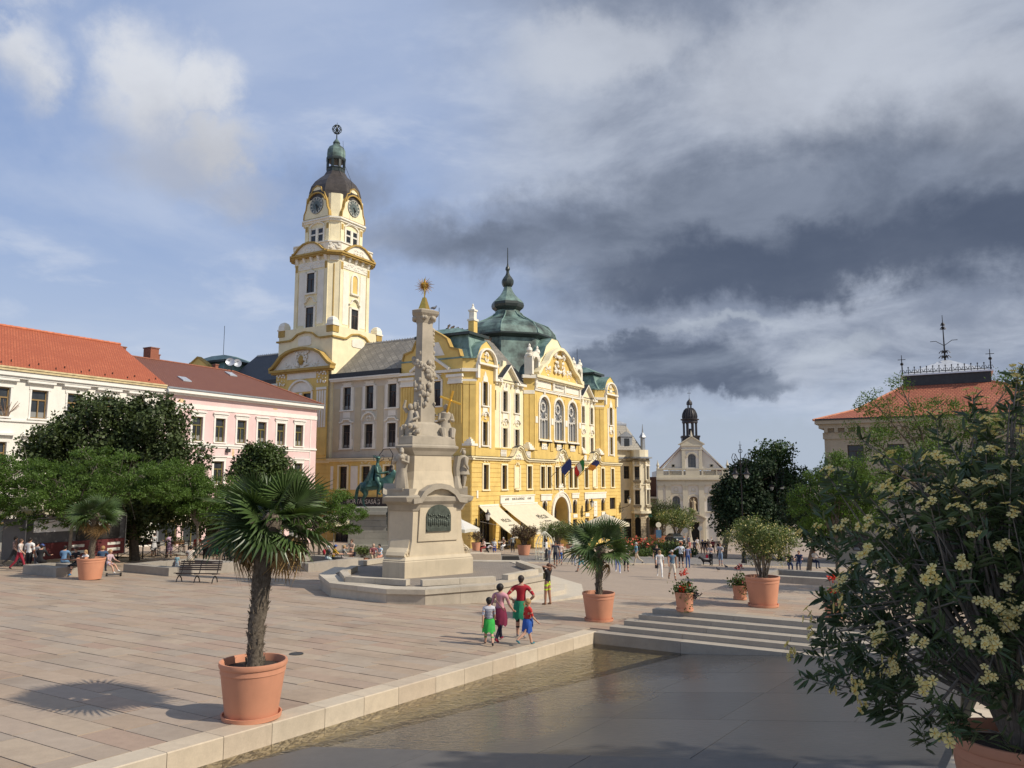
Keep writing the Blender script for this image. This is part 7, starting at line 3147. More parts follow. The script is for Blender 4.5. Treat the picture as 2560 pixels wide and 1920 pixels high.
def bird(label,loc,face=0.0,s=.32,col=(.10,.105,.12)):
 r = empty('pigeon',loc,face)
 tag(r,label,'pigeon','pigeons on the square')
 m = mat('feather_%d' % int(col[0]*1000),col,.6,.2,20)
 q = MB()
 q.tube([(-.5*s,0,.30*s),(-.2*s,0,.36*s),(.1*s,0,.42*s),(.28*s,0,.52*s),(.34*s,0,.66*s)],[.05*s,.13*s,.19*s,.13*s,.07*s],8)
 q.ball((.37*s,0,.70*s),.085*s,n=8,m=6)
 q.build('body',m,r,smooth=True)
 q = MB()
 q.tube([(.43*s,0,.70*s),(.53*s,0,.67*s)],[.025*s,.006*s],5)
 q.build('beak',M_IRON,r)
 for sg in (-1,1):
  q = MB()
  q.ball((-.1*s,sg*.15*s,.40*s),.2*s,1.5,.3,.6,n=8,m=5)
  q.build('wing',m,r,smooth=True)
  q = MB()
  q.tube([(.02*s,sg*.07*s,.28*s),(.04*s,sg*.07*s,.0),(.12*s,sg*.07*s,0.004)],.018*s,4)
  q.build('leg',cloth((.35,.1,.08)),r)
 return r

monument()

def equestrian():
 x,y = -10.25,59.2
 z0 = gxy(x,y)
 r = empty('equestrian_statue',(x,y,z0),R(-8))
 tag(r,'green bronze rider on horseback on a tall grey stone pedestal','statue')
 M_PED = mat_stone('pedestal_stone',[(.36,.35,.30),(.41,.395,.34),(.33,.32,.275)],rough=.8,stain=.6)
 zt = (-2.0-z0)/1.12
 r.scale = (1.12,1.12,1.12)
 MB().box(-2.0,2.2,-1.6,1.6,-.5,.55).build('pedestal_step',M_PED,r)
 MB().box(-1.8,2.0,-1.4,1.4,.55,.9).build('pedestal_step',M_PED,r)
 nz,zz = 5,.9
 for j in range(nz):
  z1 = zz+(zt-.45-.9)/nz
  xs = [-1.5,-.4,.7,1.75] if j % 2 else [-1.5,-.9,.2,1.2,1.75]
  for a,e in zip(xs,xs[1:]):
   f = 1-.012*j
   MB().box(a*f+.004,e*f-.004,-1.1*f,1.1*f,zz+.004,z1-.004).build('pedestal_block',M_PED,r)
  zz = z1
 MB().box(-1.75,2.0,-1.3,1.3,zt-.45,zt-.25).build('pedestal_cornice',M_PED,r)
 MB().box(-1.6,1.85,-1.2,1.2,zt-.25,zt).build('pedestal_cap',M_PED,r)
 # horse, facing +x, one foreleg raised
 V = [(-.75,0,1.55),(-.3,0,1.5),(.35,0,1.5),(.8,0,1.62),(1.1,0,2.05),(1.25,0,2.3),(1.5,0,2.12),(1.72,0,1.85)]
 Rr = [.38,.40,.40,.38,.23,.17,.14,.09]
 E = [(i,i+1) for i in range(7)]

 def limb(pts,rr,root):
  p = root
  for q,s in zip(pts,rr):
   V.append(q)
   Rr.append(s)
   E.append((p,len(V)-1))
   p = len(V)-1
 limb([(-.85,.22,1.15),(-.72,.24,.85),(-.98,.24,.55),(-.92,.24,.12),(-.82,.24,.03)],[.25,.15,.085,.065,.09],0)
 limb([(-.85,-.22,1.15),(-.62,-.24,.85),(-.84,-.24,.55),(-.72,-.24,.12),(-.62,-.24,.03)],[.25,.15,.085,.065,.09],0)
 limb([(.82,.2,1.15),(.86,.2,.68),(.84,.2,.14),(.92,.2,.03)],[.19,.09,.06,.085],3)
 limb([(.9,-.2,1.2),(1.18,-.2,.92),(1.05,-.2,.52),(1.0,-.2,.44)],[.19,.09,.06,.08],3)
 limb([(-1.05,0,1.55),(-1.3,0,1.2),(-1.38,0,.7),(-1.34,0,.3)],[.10,.12,.13,.06],0)
 limb([(1.2,.08,2.5)],[.04],5)
 limb([(1.2,-.08,2.5)],[.04],5)
 me = skin_mesh(V,E,Rr,2)
 me.materials.append(M_BRONZE)
 link('horse',me,r,(0,0,zt))
 # rider
 zs = zt+1.86
 V = [(0,0,zs),(.02,0,zs+.35),(.05,0,zs+.75),(.05,0,zs+.98),(.08,0,zs+1.15),(.1,0,zs+1.3),(.08,0,zs+1.42)]
 Rr = [.24,.21,.25,.12,.09,.15,.13]
 E = [(i,i+1) for i in range(6)]
 for sg in (-1,1):
  limb([(.18,sg*.34,zs-.15),(.42,sg*.46,zs-.4),(.28,sg*.48,zs-.95),(.5,sg*.5,zs-1.0)],[.19,.14,.09,.07],0)
  limb([(.1,sg*.33,zs+.75),(.22,sg*.42,zs+.4),(.6,sg*.25 if sg < 0 else .3,zs+.42),(.78,sg*.2,zs+.5)],[.14,.1,.075,.07],2)
 me = skin_mesh(V,E,Rr,2)
 me.materials.append(M_BRONZE)
 link('rider',me,r)
 q = MB()
 n = 12
 v = []
 for j in range(6):
  f = j/5
  for k in range(n):
   a = R(100+160*k/(n-1))
   rad = .3+.32*f+.06*math.sin(k*2.1)*f
   v.append((.0+rad*math.cos(a)*(1+.6*f),rad*math.sin(a)*.9,zs+.95-1.45*f))
 q.add(v,[(j*n+k,j*n+k+1,(j+1)*n+k+1,(j+1)*n+k) for j in range(5) for k in range(n-1)])
 q.build('cloak',M_BRONZE,r,smooth=True)
 q = MB()
 q.ball((.09,0,zs+1.42),.18,1,1,.7,n=10,m=6)
 q.tube([(-.1,0,zs+1.45),(-.25,0,zs+1.6)],[.08,.03],6)
 q.build('helmet',M_BRONZE,r,smooth=True)
 q = MB()
 q.box(-.55,.5,-.46,.46,zs-.45,zs-.12)
 q.tube([(1.55,.12,zt+2.05),(1.1,.2,zs+.3),(.78,.18,zs+.5)],.03,5)
 q.tube([(1.55,-.12,zt+2.05),(1.1,-.2,zs+.3),(.78,-.18,zs+.5)],.03,5)
 q.build('saddle_and_reins',M_BRONZE,r)
 q = MB()
 q.tube([(.1,.5,zs+.1),(-.5,.62,zs-.3),(-1.1,.66,zs-.75)],[.05,.04,.02],5)
 q.build('sword',M_BRONZE,r)

equestrian()
# ------------------------------------------------------------------ plants
M_BARK = mat('bark',(.16,.125,.09),.9,.3,6,.4,20)
M_LIND = mat('leaf_linden',(.058,.083,.026),.55,0,spec=.35,island=.45,trans=.25)
M_LIN2 = mat('leaf_linden_light',(.065,.10,.027),.55,0,spec=.35,island=.4,trans=.28)
M_LOC = mat('leaf_locust',(.085,.150,.028),.55,0,spec=.3,island=.35,trans=.35)
M_DARK = mat('leaf_dark',(.022,.042,.017),.6,0,spec=.25,island=.5,trans=.15)
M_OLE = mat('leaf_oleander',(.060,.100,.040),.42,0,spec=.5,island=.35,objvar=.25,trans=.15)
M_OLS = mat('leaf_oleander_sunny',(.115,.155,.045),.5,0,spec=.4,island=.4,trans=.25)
M_OLR = mat('leaf_reddish',(.115,.075,.045),.6,0,spec=.3,island=.5,trans=.2)
M_PET = mat('petal_yellow',(.78,.68,.33),.6,.06,30,trans=.3)
M_PALM = mat('palm_leaf',(.065,.112,.036),.4,.25,6,spec=.5,objvar=.35,trans=.15)
M_PDRY = mat('palm_dry',(.30,.20,.085),.8,.3,6,objvar=.3)
M_FIB = mat('palm_fibre',(.085,.066,.048),.95,.35,18,.6,40,c2=(.17,.14,.105))
M_SOIL = mat('soil',(.045,.032,.024),.95,.4,30,.6,60)
M_TERR = mat('terracotta',(.60,.275,.165),.7,.07,1.6,.08,30,streak=.14)

def pix(u,v,y):
 """point at forward distance y that the photograph shows at pixel (u, v)"""
 c,s = math.cos(R(7.05)),math.sin(R(7.05))
 F,U = c*1945-s*(960-v),s*1945+c*(960-v)
 return Vector(((u-1280)/F*y,y,U/F*y))

def at_ground(u,v):
 lo,hi = 1.0,400.0
 for _ in range(50):
  m = (lo+hi)/2
  p = pix(u,v,m)
  if p.z > gxy(p.x,p.y):
   lo = m
  else:
   hi = m
 return pix(u,v,lo)

def crown_points(rng,lobes,n,sub=16,cl=.34,fill=.12):
 vol = np.array([l[3]*l[4]*l[5] for l in lobes]) ** .75
 cnt = (vol/vol.sum()*n).astype(int)
 P,N = [],[]
 for l,k in zip(lobes,cnt):
  c,r = np.array(l[:3]),np.array(l[3:6])
  d = rng.normal(size=(sub,3))
  d[:,2] = d[:,2]*.9+.12
  d /= np.linalg.norm(d,axis=1)[:,None]
  sc = c+d*r*rng.uniform(.55,.95,size=(sub,1))
  idx = rng.integers(0,sub,k)
  e = rng.normal(size=(k,3))
  e /= np.linalg.norm(e,axis=1)[:,None]
  rad = cl*r.min()*rng.uniform(.7,1.3,size=sub)[idx][:,None]*np.where(rng.random((k,1)) < fill,rng.random((k,1)),rng.uniform(.75,1.1,(k,1)))
  fl = np.array([1,1,min(1.0,r[2]/r[0]*1.3)])
  P.append(sc[idx]+e*rad*fl)
  N.append(e*.7+d[idx]*.5)
 return np.concatenate(P),np.concatenate(N)

def tree(name,label,cat,base,lobes,n,size,m,seed=1,trunk_r=.2,fork=.45,aspect=.7,group=None,sub=18,cl=.34,bark=None):
 rng = np.random.default_rng(seed)
 bx,by,bz = base
 r = empty(name,(bx,by,bz))
 tag(r,label,cat,group)
 L = [(l[0]-bx,l[1]-by,l[2]-bz,*(l[3:] if len(l) == 6 else (l[3],)*3)) for l in lobes]
 cx,cy,cz = (sum(l[i] for l in L)/len(L) for i in range(3))
 f = Vector((cx*.3,cy*.3,max(.6,cz*fork)))
 q = MB()
 q.tube([(0,0,-.2),(f.x*.4,f.y*.4,f.z*.5),tuple(f)],[trunk_r*1.25,trunk_r,trunk_r*.85],8)
 q.build('trunk',bark or M_BARK,r,smooth=True)
 q = MB()
 for l in L:
  e = Vector(l[:3])
  mid = f.lerp(e,.5)+Vector((0,0,.15*(e-f).length))
  q.tube([tuple(f),tuple(mid),tuple(e)],[trunk_r*.6,trunk_r*.4,trunk_r*.15],6)
  for k in range(5):
   d = Vector(rng.normal(size=3))
   d.normalize()
   q.tube([tuple(mid.lerp(e,.5+.1*k)),tuple(e+d*l[3]*.8)],[trunk_r*.18,trunk_r*.05],4)
 q.build('limbs',bark or M_BARK,r,smooth=True)
 P,N = crown_points(rng,L,n,sub,cl)
 leaf_mesh('crown',P,size,m,rng,.2,aspect,parent=r,nrm=N)
 return r

def lob(y,*items):
 out = []
 for it in items:
  u,v,rad = it[:3]
  p = pix(u,v,y+(it[4] if len(it) > 4 else 0))
  flat = it[3] if len(it) > 3 else 1.0
  out.append((p.x,p.y,p.z,rad,rad,rad*flat))
 return out

def on(x,y):
 return (x,y,gxy(x,y))

tree('linden_tree','large dark dense linden tree before the white and pink houses','tree',on(-23.5,49.5),lob(49.5,(385,1085,2.5),(335,1050,1.5),(255,1080,2.4),(160,1130,2.2),(430,1170,2.3),(300,1190,3.2),(180,1230,2.6),(450,1260,2.2),(215,1020,1.1),(400,1015,1.1),(470,1210,1.6),(120,1200,2.4),(110,1110,1.3),(240,1130,2.8),(350,1250,2.6)),60000,.21,M_LIND,11,.28,.4,sub=26,cl=.30)
tree('linden_tree','smaller rounded linden tree in front of the pink house','tree',on(-18.2,57),lob(57,(655,1175,1.8),(600,1215,1.6),(712,1215,1.6),(655,1250,2.2),(665,1135,1.0),(575,1260,1.4),(735,1265,1.5),(630,1150,1.2),(690,1165,1.3)),26000,.2,M_LIN2,12,.2,.4,sub=22,cl=.30)
for k,(bx,by,lb,n,lab) in enumerate((
 (-24.6,44.0,lob(43,(40,1175,2.2,.42),(150,1190,2.2,.42),(250,1150,1.9,.4),(330,1195,2.0,.4),(90,1255,2.4,.36),(210,1265,2.2,.34),(330,1235,1.8,.34),(380,1215,1.2,.4),(-60,1210,2.6,.5),(30,1300,1.6,.3),(390,1180,1.6,.4),(400,1230,1.5,.36),(150,1240,2.4,.4),(20,1240,2.4,.4),(300,1230,2.0,.4),(110,1310,1.5,.26)),52000,'wide feathery locust tree spreading over the snack kiosk'),
 (-18.6,47.0,lob(47,(470,1190,1.6,.55),(430,1240,1.6,.5),(500,1235,1.5,.5),(470,1275,1.5,.36),(525,1285,1.3,.4),(440,1175,1.1,.6),(500,1270,1.6,.4),(545,1250,1.2,.5)),19000,'slim feathery locust tree behind the dark slatted bench'),
 (-18.4,49.8,lob(50,(560,1215,1.6,.5),(610,1265,1.6,.5),(570,1300,1.5,.4),(640,1300,1.4,.36),(680,1290,1.3,.4),(660,1240,1.4,.5),(720,1270,1.3,.5),(700,1310,1.4,.4)),18000,'feathery locust tree hidden behind the big palm'),
 (-12.7,52.2,lob(52,(830,1250,1.5,.55),(775,1265,1.5,.5),(880,1285,1.2,.45),(820,1315,1.8,.36),(745,1310,1.4,.4),(870,1325,1.0,.35),(780,1225,1.0,.5),(730,1250,1.3,.5),(840,1285,1.6,.45),(715,1290,1.3,.4)),21000,'yellow-green feathery locust tree between palm and bronze rider'),
)):
 tree('locust_tree',lab,'tree',on(bx,by),lb,n,.135,M_LOC,20+k,.085,.55,.38,group='feathery locust trees on the left side',sub=30,cl=.42,bark=mat('bark_grey',(.24,.20,.16),.9,.25,6))
tree('chestnut_tree','dark broad tree to the right of the church front','tree',on(20.2,76),lob(76,(1868,1235,2.7),(1835,1268,2.1),(1808,1245,1.2),(1895,1195,2.3),(1862,1180,1.2),(1815,1298,1.5),(1880,1295,2.8),(1835,1215,1.3)),26000,.27,M_DARK,31,.3,.4,group='dark trees right of the church',sub=24)
tree('chestnut_tree','tall dark tree with a sunlit crown behind the yellow-flowered potted bush','tree',on(25.6,80),lob(80,(1925,1185,3.0),(1960,1215,2.6),(1905,1240,3.0),(1975,1270,2.8),(1900,1155,1.3),(1945,1300,2.6)),24000,.27,mat('leaf_chestnut',(.038,.072,.020),.55,0,spec=.3,island=.45,trans=.2),32,.3,.4,group='dark trees right of the church',sub=24)
tree('locust_tree','feathery locust tree at the left edge of the near oleander','tree',on(17.6,43),lob(43,(2060,1215,1.5,.6),(2110,1180,1.4,.6),(2030,1270,1.4,.5),(2120,1250,1.8,.6),(2180,1210,1.6,.6),(2060,1310,1.4,.5),(2085,1150,.7,.8),(2000,1240,.8,.7),(2150,1290,1.6,.5)),24000,.13,M_LOC,41,.1,.5,.38,sub=30,cl=.42)
tree('locust_tree','tall airy locust tree rising behind the near oleander against the stone building','tree',on(15.8,29),lob(29,(2190,1010,.8,.7),(2250,960,.45,.9),(2260,1060,1.1,.6),(2330,1020,.9,.6),(2420,1060,1.2,.6),(2160,1090,.9,.6),(2530,960,.7,.9),(2500,1080,1.3,.6),(2300,1130,1.4,.6),(2590,1040,1.2,.6),(2200,1160,1.2,.6),(2400,1180,1.6,.6),(2550,1160,1.5,.6)),26000,.095,M_LOC,42,.1,.5,.38,sub=30,cl=.42)
tree('chestnut_tree','low dark tree behind the large terrace pot and the feathery locust','tree',on(20.5,55),lob(55,(2010,1275,1.7),(2050,1235,1.7),(2085,1290,1.7),(2030,1330,1.5),(2120,1250,1.8)),12000,.2,M_DARK,33,.16,.4,group='dark trees right of the church',sub=24)
# the tree outside the frame whose shade falls on the near basin
tree('plane_tree','tall plane tree beside the viewpoint that shades the near oleander','tree',(14.5,2.6,-2.9),[(14.3,4.0,7.2,2.8,2.8,2.4),(12.8,5.4,6.8,2.2,2.2,1.8),(16.5,3.0,7.8,2.6,2.6,2.2),(14.5,1.0,7.6,2.6,2.6,2.2),(12.4,2.2,8.2,2.2,2.2,1.8),(11.6,4.6,8.6,1.6,1.6,1.3),(15.0,5.6,8.0,2.0,2.0,1.7)],15000,.3,M_LIND,51,.3,.4)

# ---- pots
def pot(label,loc,d=1.1,h=.92,group='terracotta pots',saucer=True):
 r = empty('flower_pot',loc)
 tag(r,label,'pot',group)
 k,R0 = h,d/2
 q = MB()
 q.lathe([(R0*.74,.03),(R0*.76,.06),(R0*.93,k*.80),(R0*.95,k*.81),(R0*.95,k*.9),(R0*.98,k*.91),(R0*1.0,k*.95),(R0*.985,k),(R0*.93,k*1.0),(R0*.91,k*.96),(R0*.89,k*.86)],40,cap=False)
 q.build('pot_wall',M_TERR,r,smooth=True)
 q = MB()
 q.lathe([(R0*.905,k*.87),(.02,k*.90)],24,cap=False)
 q.build('potting_soil',M_SOIL,r)
 if saucer:
  q = MB()
  q.lathe([(R0*.78,.0),(R0*.86,.02),(R0*.88,.09),(R0*.84,.09),(R0*.80,.035),(.02,.03)],36,cap=False)
  q.build('saucer',M_TERR,r,smooth=True)
 return r

def frond_mesh(name,m,petiole,blade,nb,span,rng,droop=.25,keep=1.0):
 q = MB()
 q.tube([(0,0,0),(petiole*.5,0,.03),(petiole,0,0)],[.014,.010,.008],5)
 for k in range(nb):
  if rng.random() > keep:
   continue
  a = R(-span/2+span*k/(nb-1))
  ln = blade*(.62+.38*math.cos(a*.62))*rng.uniform(.9,1.06)
  dx,dy = math.cos(a),math.sin(a)
  w = .019*blade/.55+.003
  dr = droop*rng.uniform(.5,1.4)
  v = []
  for f,wf in ((.02,.25),(.35,1.0),(.7,.85),(1.0,.05)):
   z = -.16*dx*f*0-dr*ln*max(0,f-.35) ** 2*1.6+.05*abs(dy)*f
   px,py = petiole+dx*ln*f,dy*ln*f
   v += [(px-dy*w*wf,py+dx*w*wf,z+.010*wf),(px,py,z-.008*wf),(px+dy*w*wf,py-dx*w*wf,z+.010*wf)]
  o = []
  for j in range(3):
   o += [(3*j,3*j+1,3*j+4,3*j+3),(3*j+1,3*j+2,3*j+5,3*j+4)]
  q.add(v,o)
 return q

def palm(label,loc,trunk_h,rad,n=34,seed=1,lean=(0,0),tr=.15,dry=7):
 rng = np.random.default_rng(seed)
 rnd = random.Random(seed)
 r = empty('palm_tree',loc)
 tag(r,label,'palm tree','fan palms in terracotta pots')
 q = MB()
 pts,rr = [],[]
 for k in range(15):
  f = k/14
  pts.append((lean[0]*f*f+.012*math.sin(k*1.3),lean[1]*f,trunk_h*f))
  rr.append(tr*(.72+.42*f ** 1.5+.06*math.sin(k*2.7))*(1.18 if k == 0 else 1))
 q.tube(pts,rr,14)
 q.ball((pts[-1][0],pts[-1][1],trunk_h+.02),tr*.9,1,1,.8,n=12,m=8)
 q.build('trunk',M_FIB,r,smooth=True)
 q = MB()
 for k in range(int(150*trunk_h/1.8)):
  f = rnd.uniform(.02,.99)
  i = min(13,int(f*14))
  c = Vector(pts[i]).lerp(Vector(pts[i+1]),f*14-i)
  a = rnd.uniform(0,2*PI)
  u = Vector((math.cos(a),math.sin(a),0))
  p = c+u*rr[i]*.93
  q.tube([p,p+u*rnd.uniform(.02,.05)+Vector((0,0,rnd.uniform(.05,.12)))],[rnd.uniform(.012,.022),.004],4)
 for k in range(int(420*trunk_h/1.8)):
  f = rnd.uniform(.0,1)
  i = min(13,int(f*14))
  c = Vector(pts[i])
  a = rnd.uniform(0,2*PI)
  u = Vector((math.cos(a),math.sin(a),0))
  p = Vector((c.x,c.y,trunk_h*f))+u*rr[i]*.95
  q.tube([p,p+u*rnd.uniform(.02,.06)+Vector((rnd.uniform(-.02,.02),rnd.uniform(-.02,.02),rnd.uniform(-.06,.06)))],[.004,.002],3)
 o = q.build('trunk_fibres',M_FIB,r)
 o['kind'] = 'stuff'
 top = Vector(pts[-1])
 protos = []
 for j in range(4):
  b = frond_mesh('frond',M_PALM,rad*.42,rad*.68,26,230,rng,(.06,.14,.26,.45)[j])
  protos.append(b.build('frond',M_PALM,r))
 dryp = frond_mesh('frond',M_PDRY,rad*.45,rad*.5,24,200,rng,1.6,.8).build('dry_frond',M_PDRY,r)
 dryp['label'] = 'withered brown drooping frond'
 for k in range(n+dry):
  isdry = k >= n
  f = (k+.5)/n
  src = dryp if isdry else protos[min(3,int(f*4+rnd.uniform(-.4,.4)) if f < 1 else 3) if f >= 0 else 0]
  o = src if (isdry and k == n) or (not isdry and src.location.length < 1e-6 and src.get('used') is None) else None
  if o is None:
   o = src.copy()
   COL.objects.link(o)
  src['used'] = 1
  el = R(82-106*f ** .75+rnd.uniform(-10,10)) if not isdry else R(rnd.uniform(-60,-28))
  az = k*2.39996+rnd.uniform(-.2,.2) if not isdry else rnd.uniform(-.9,1.0)+(0 if k % 3 else 2.6)
  o.location = top+Vector((math.cos(az),math.sin(az),0))*tr*.35+Vector((0,0,.10-.22*(f if not isdry else 1.4)))
  o.rotation_euler = (rnd.uniform(-1.1,1.1),-el,az)
  s = rnd.uniform(.8,1.12)*(.55+1.5*f if f < .3 else 1)*(.75 if isdry else 1)
  o.scale = (s,s,s)
 for o in protos+[dryp]:
  if 'used' in o:
   del o['used']
 return r

pp = on(-4.28,13.35)
pot('big terracotta pot holding the tall palm, nearest to the stone kerb',pp)
palm('tall fan palm with shaggy trunk in the nearest terracotta pot',(pp[0]+.02,pp[1],pp[2]+.78),2.42,1.10,27,5,(.18,0),.165,10)
pp = on(2.88,26.55)
pot('terracotta pot with saucer holding the palm beside the terrace steps',pp)
palm('fan palm with dark trunk in the pot beside the terrace steps',(pp[0],pp[1],pp[2]+.78),1.62,1.2,21,6,(.12,0),.13,2)
q = at_ground(225,1449)
pp = (q.x,q.y,q.z)
pot('terracotta pot with the small palm, by the people seated at the left wall',pp,1.22,.98,saucer=False)
palm('slim fan palm with half dry crown in the left pot among seated people',(pp[0],pp[1],pp[2]+.9),2.0,1.15,22,7,(.1,0),.15,10)

def bush(label,loc,rad,h,n,size,m,seed,aspect=.25,petals=0,cat='oleander',group=None,lift=.35,pm=None,name='oleander_bush'):
 rng = np.random.default_rng(seed)
 rnd = random.Random(seed)
 r = empty(name,loc)
 tag(r,label,cat,group)
 L = []
 for k in range(9):
  a = k*2.4
  f = rnd.uniform(.25,.72)
  L.append((math.cos(a)*rad*f,math.sin(a)*rad*f,h*rnd.uniform(.45,.82),rad*rnd.uniform(.34,.5),rad*rnd.uniform(.34,.5),h*rnd.uniform(.16,.26)))
 L.append((0,0,h*.6,rad*.6,rad*.6,h*.32))
 q = MB()
 for l in L+L:
  a = rnd.uniform(0,6.3)
  e = Vector(l[:3])+Vector((rnd.uniform(-.3,.3)*rad,rnd.uniform(-.3,.3)*rad,rnd.uniform(-.05,.15)*h))
  q.tube([(.08*math.cos(a)*rad,.08*math.sin(a)*rad,-.05),tuple(e*.45+Vector((0,0,.12*h))),tuple(e)],[.018*rad,.013*rad,.005*rad],5)
 q.build('stems',mat('stem_grey',(.20,.165,.12),.8,.2,10),r,smooth=True)
 P,N = crown_points(rng,L,n,26,.42)
 o = leaf_mesh('foliage',P,size,m,rng,.1,aspect,parent=r,nrm=N)
 o['kind'] = 'stuff'
 if petals:
  P,N = crown_points(rng,L,petals,40,.46,0)
  o = leaf_mesh('blossoms',P+N*size*.3,size*.45,pm or M_PET,rng,.3,.9,parent=r)
  o['kind'] = 'stuff'
 return r

pz = lambda x,y:-3.95-.028*(tw(x,y)[0]-24)
x,y = 8.05,25.6
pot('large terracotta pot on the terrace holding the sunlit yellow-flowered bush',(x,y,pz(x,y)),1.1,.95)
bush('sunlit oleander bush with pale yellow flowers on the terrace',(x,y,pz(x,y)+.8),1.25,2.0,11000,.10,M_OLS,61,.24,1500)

def flower_tub(label,lab2,x,y,d,red,seed,zf=None):
 z = (pz if zf is None else zf)(x,y)
 pot(label,(x,y,z),d,d*.95)
 rng = np.random.default_rng(seed)
 rnd = random.Random(seed)
 r = empty('flowering_plant',(x,y,z+d*.82))
 tag(r,lab2,'flowers','flowers in small terracotta pots')
 q = MB()
 for k in range(7):
  a = k*.9
  q.tube([(0,0,0),(.1*math.cos(a),.1*math.sin(a),.3),(.16*math.cos(a),.16*math.sin(a),rnd.uniform(.4,.62) if k < 3 else .25)],.008,4)
 q.build('stems',M_LIN2,r)
 P = rng.normal(size=(420,3))*(.17,.17,.10)+(0,0,.16)
 o = leaf_mesh('foliage',P,.10,M_LIN2,rng,.3,.55,parent=r)
 o['kind'] = 'stuff'
 P = rng.normal(size=(130,3))*(.1,.1,.05)+(.22,-.1,.04)
 o = leaf_mesh('dark_foliage',P,.11,M_OLR if not red else mat('leaf_purple',(.022,.016,.022),.6,0,island=.4),rng,-.2,.35,parent=r,droop=.5)
 o['kind'] = 'stuff'
 fm = mat('petal_red',(.62,.045,.02),.6,.1,20,trans=.2) if red else mat('petal_crimson',(.22,.03,.035),.6,.2,20)
 for k in range(9):
  c = np.array((rnd.uniform(-.2,.16),rnd.uniform(-.25,.05),rnd.uniform(.1,.3))) if k > 2 else np.array(((-.08,.0,.62),(.06,.02,.68),(.0,-.05,.60))[k])
  leaf_mesh('blossom',c+rng.normal(size=(16,3))*.028,.075,fm,rng,.4,.8,parent=r)
 # ivy hanging over the rim
 v = [(.05+.12*math.sin(k*.5)+rnd.uniform(-.05,.05),-d*.5-.02,.08-.022*k+rnd.uniform(-.02,.02)) for k in range(26)]
 o = leaf_mesh('ivy',np.array(v),.06,M_LIN2,rng,0,.8,parent=r)
 o['kind'] = 'stuff'

flower_tub('small terracotta pot at the terrace corner by the steps','red cannas and geraniums in the pot at the terrace corner',5.25,24.3,.6,True,71)
flower_tub('small terracotta pot behind the large pot of the sunlit bush','dark red coleus in the pot beside the large terrace pot',7.8,27.3,.52,False,72)
flower_tub('small terracotta pot half hidden by the near oleander','red flowers half hidden by the near oleander',9.35,23.2,.62,True,73)

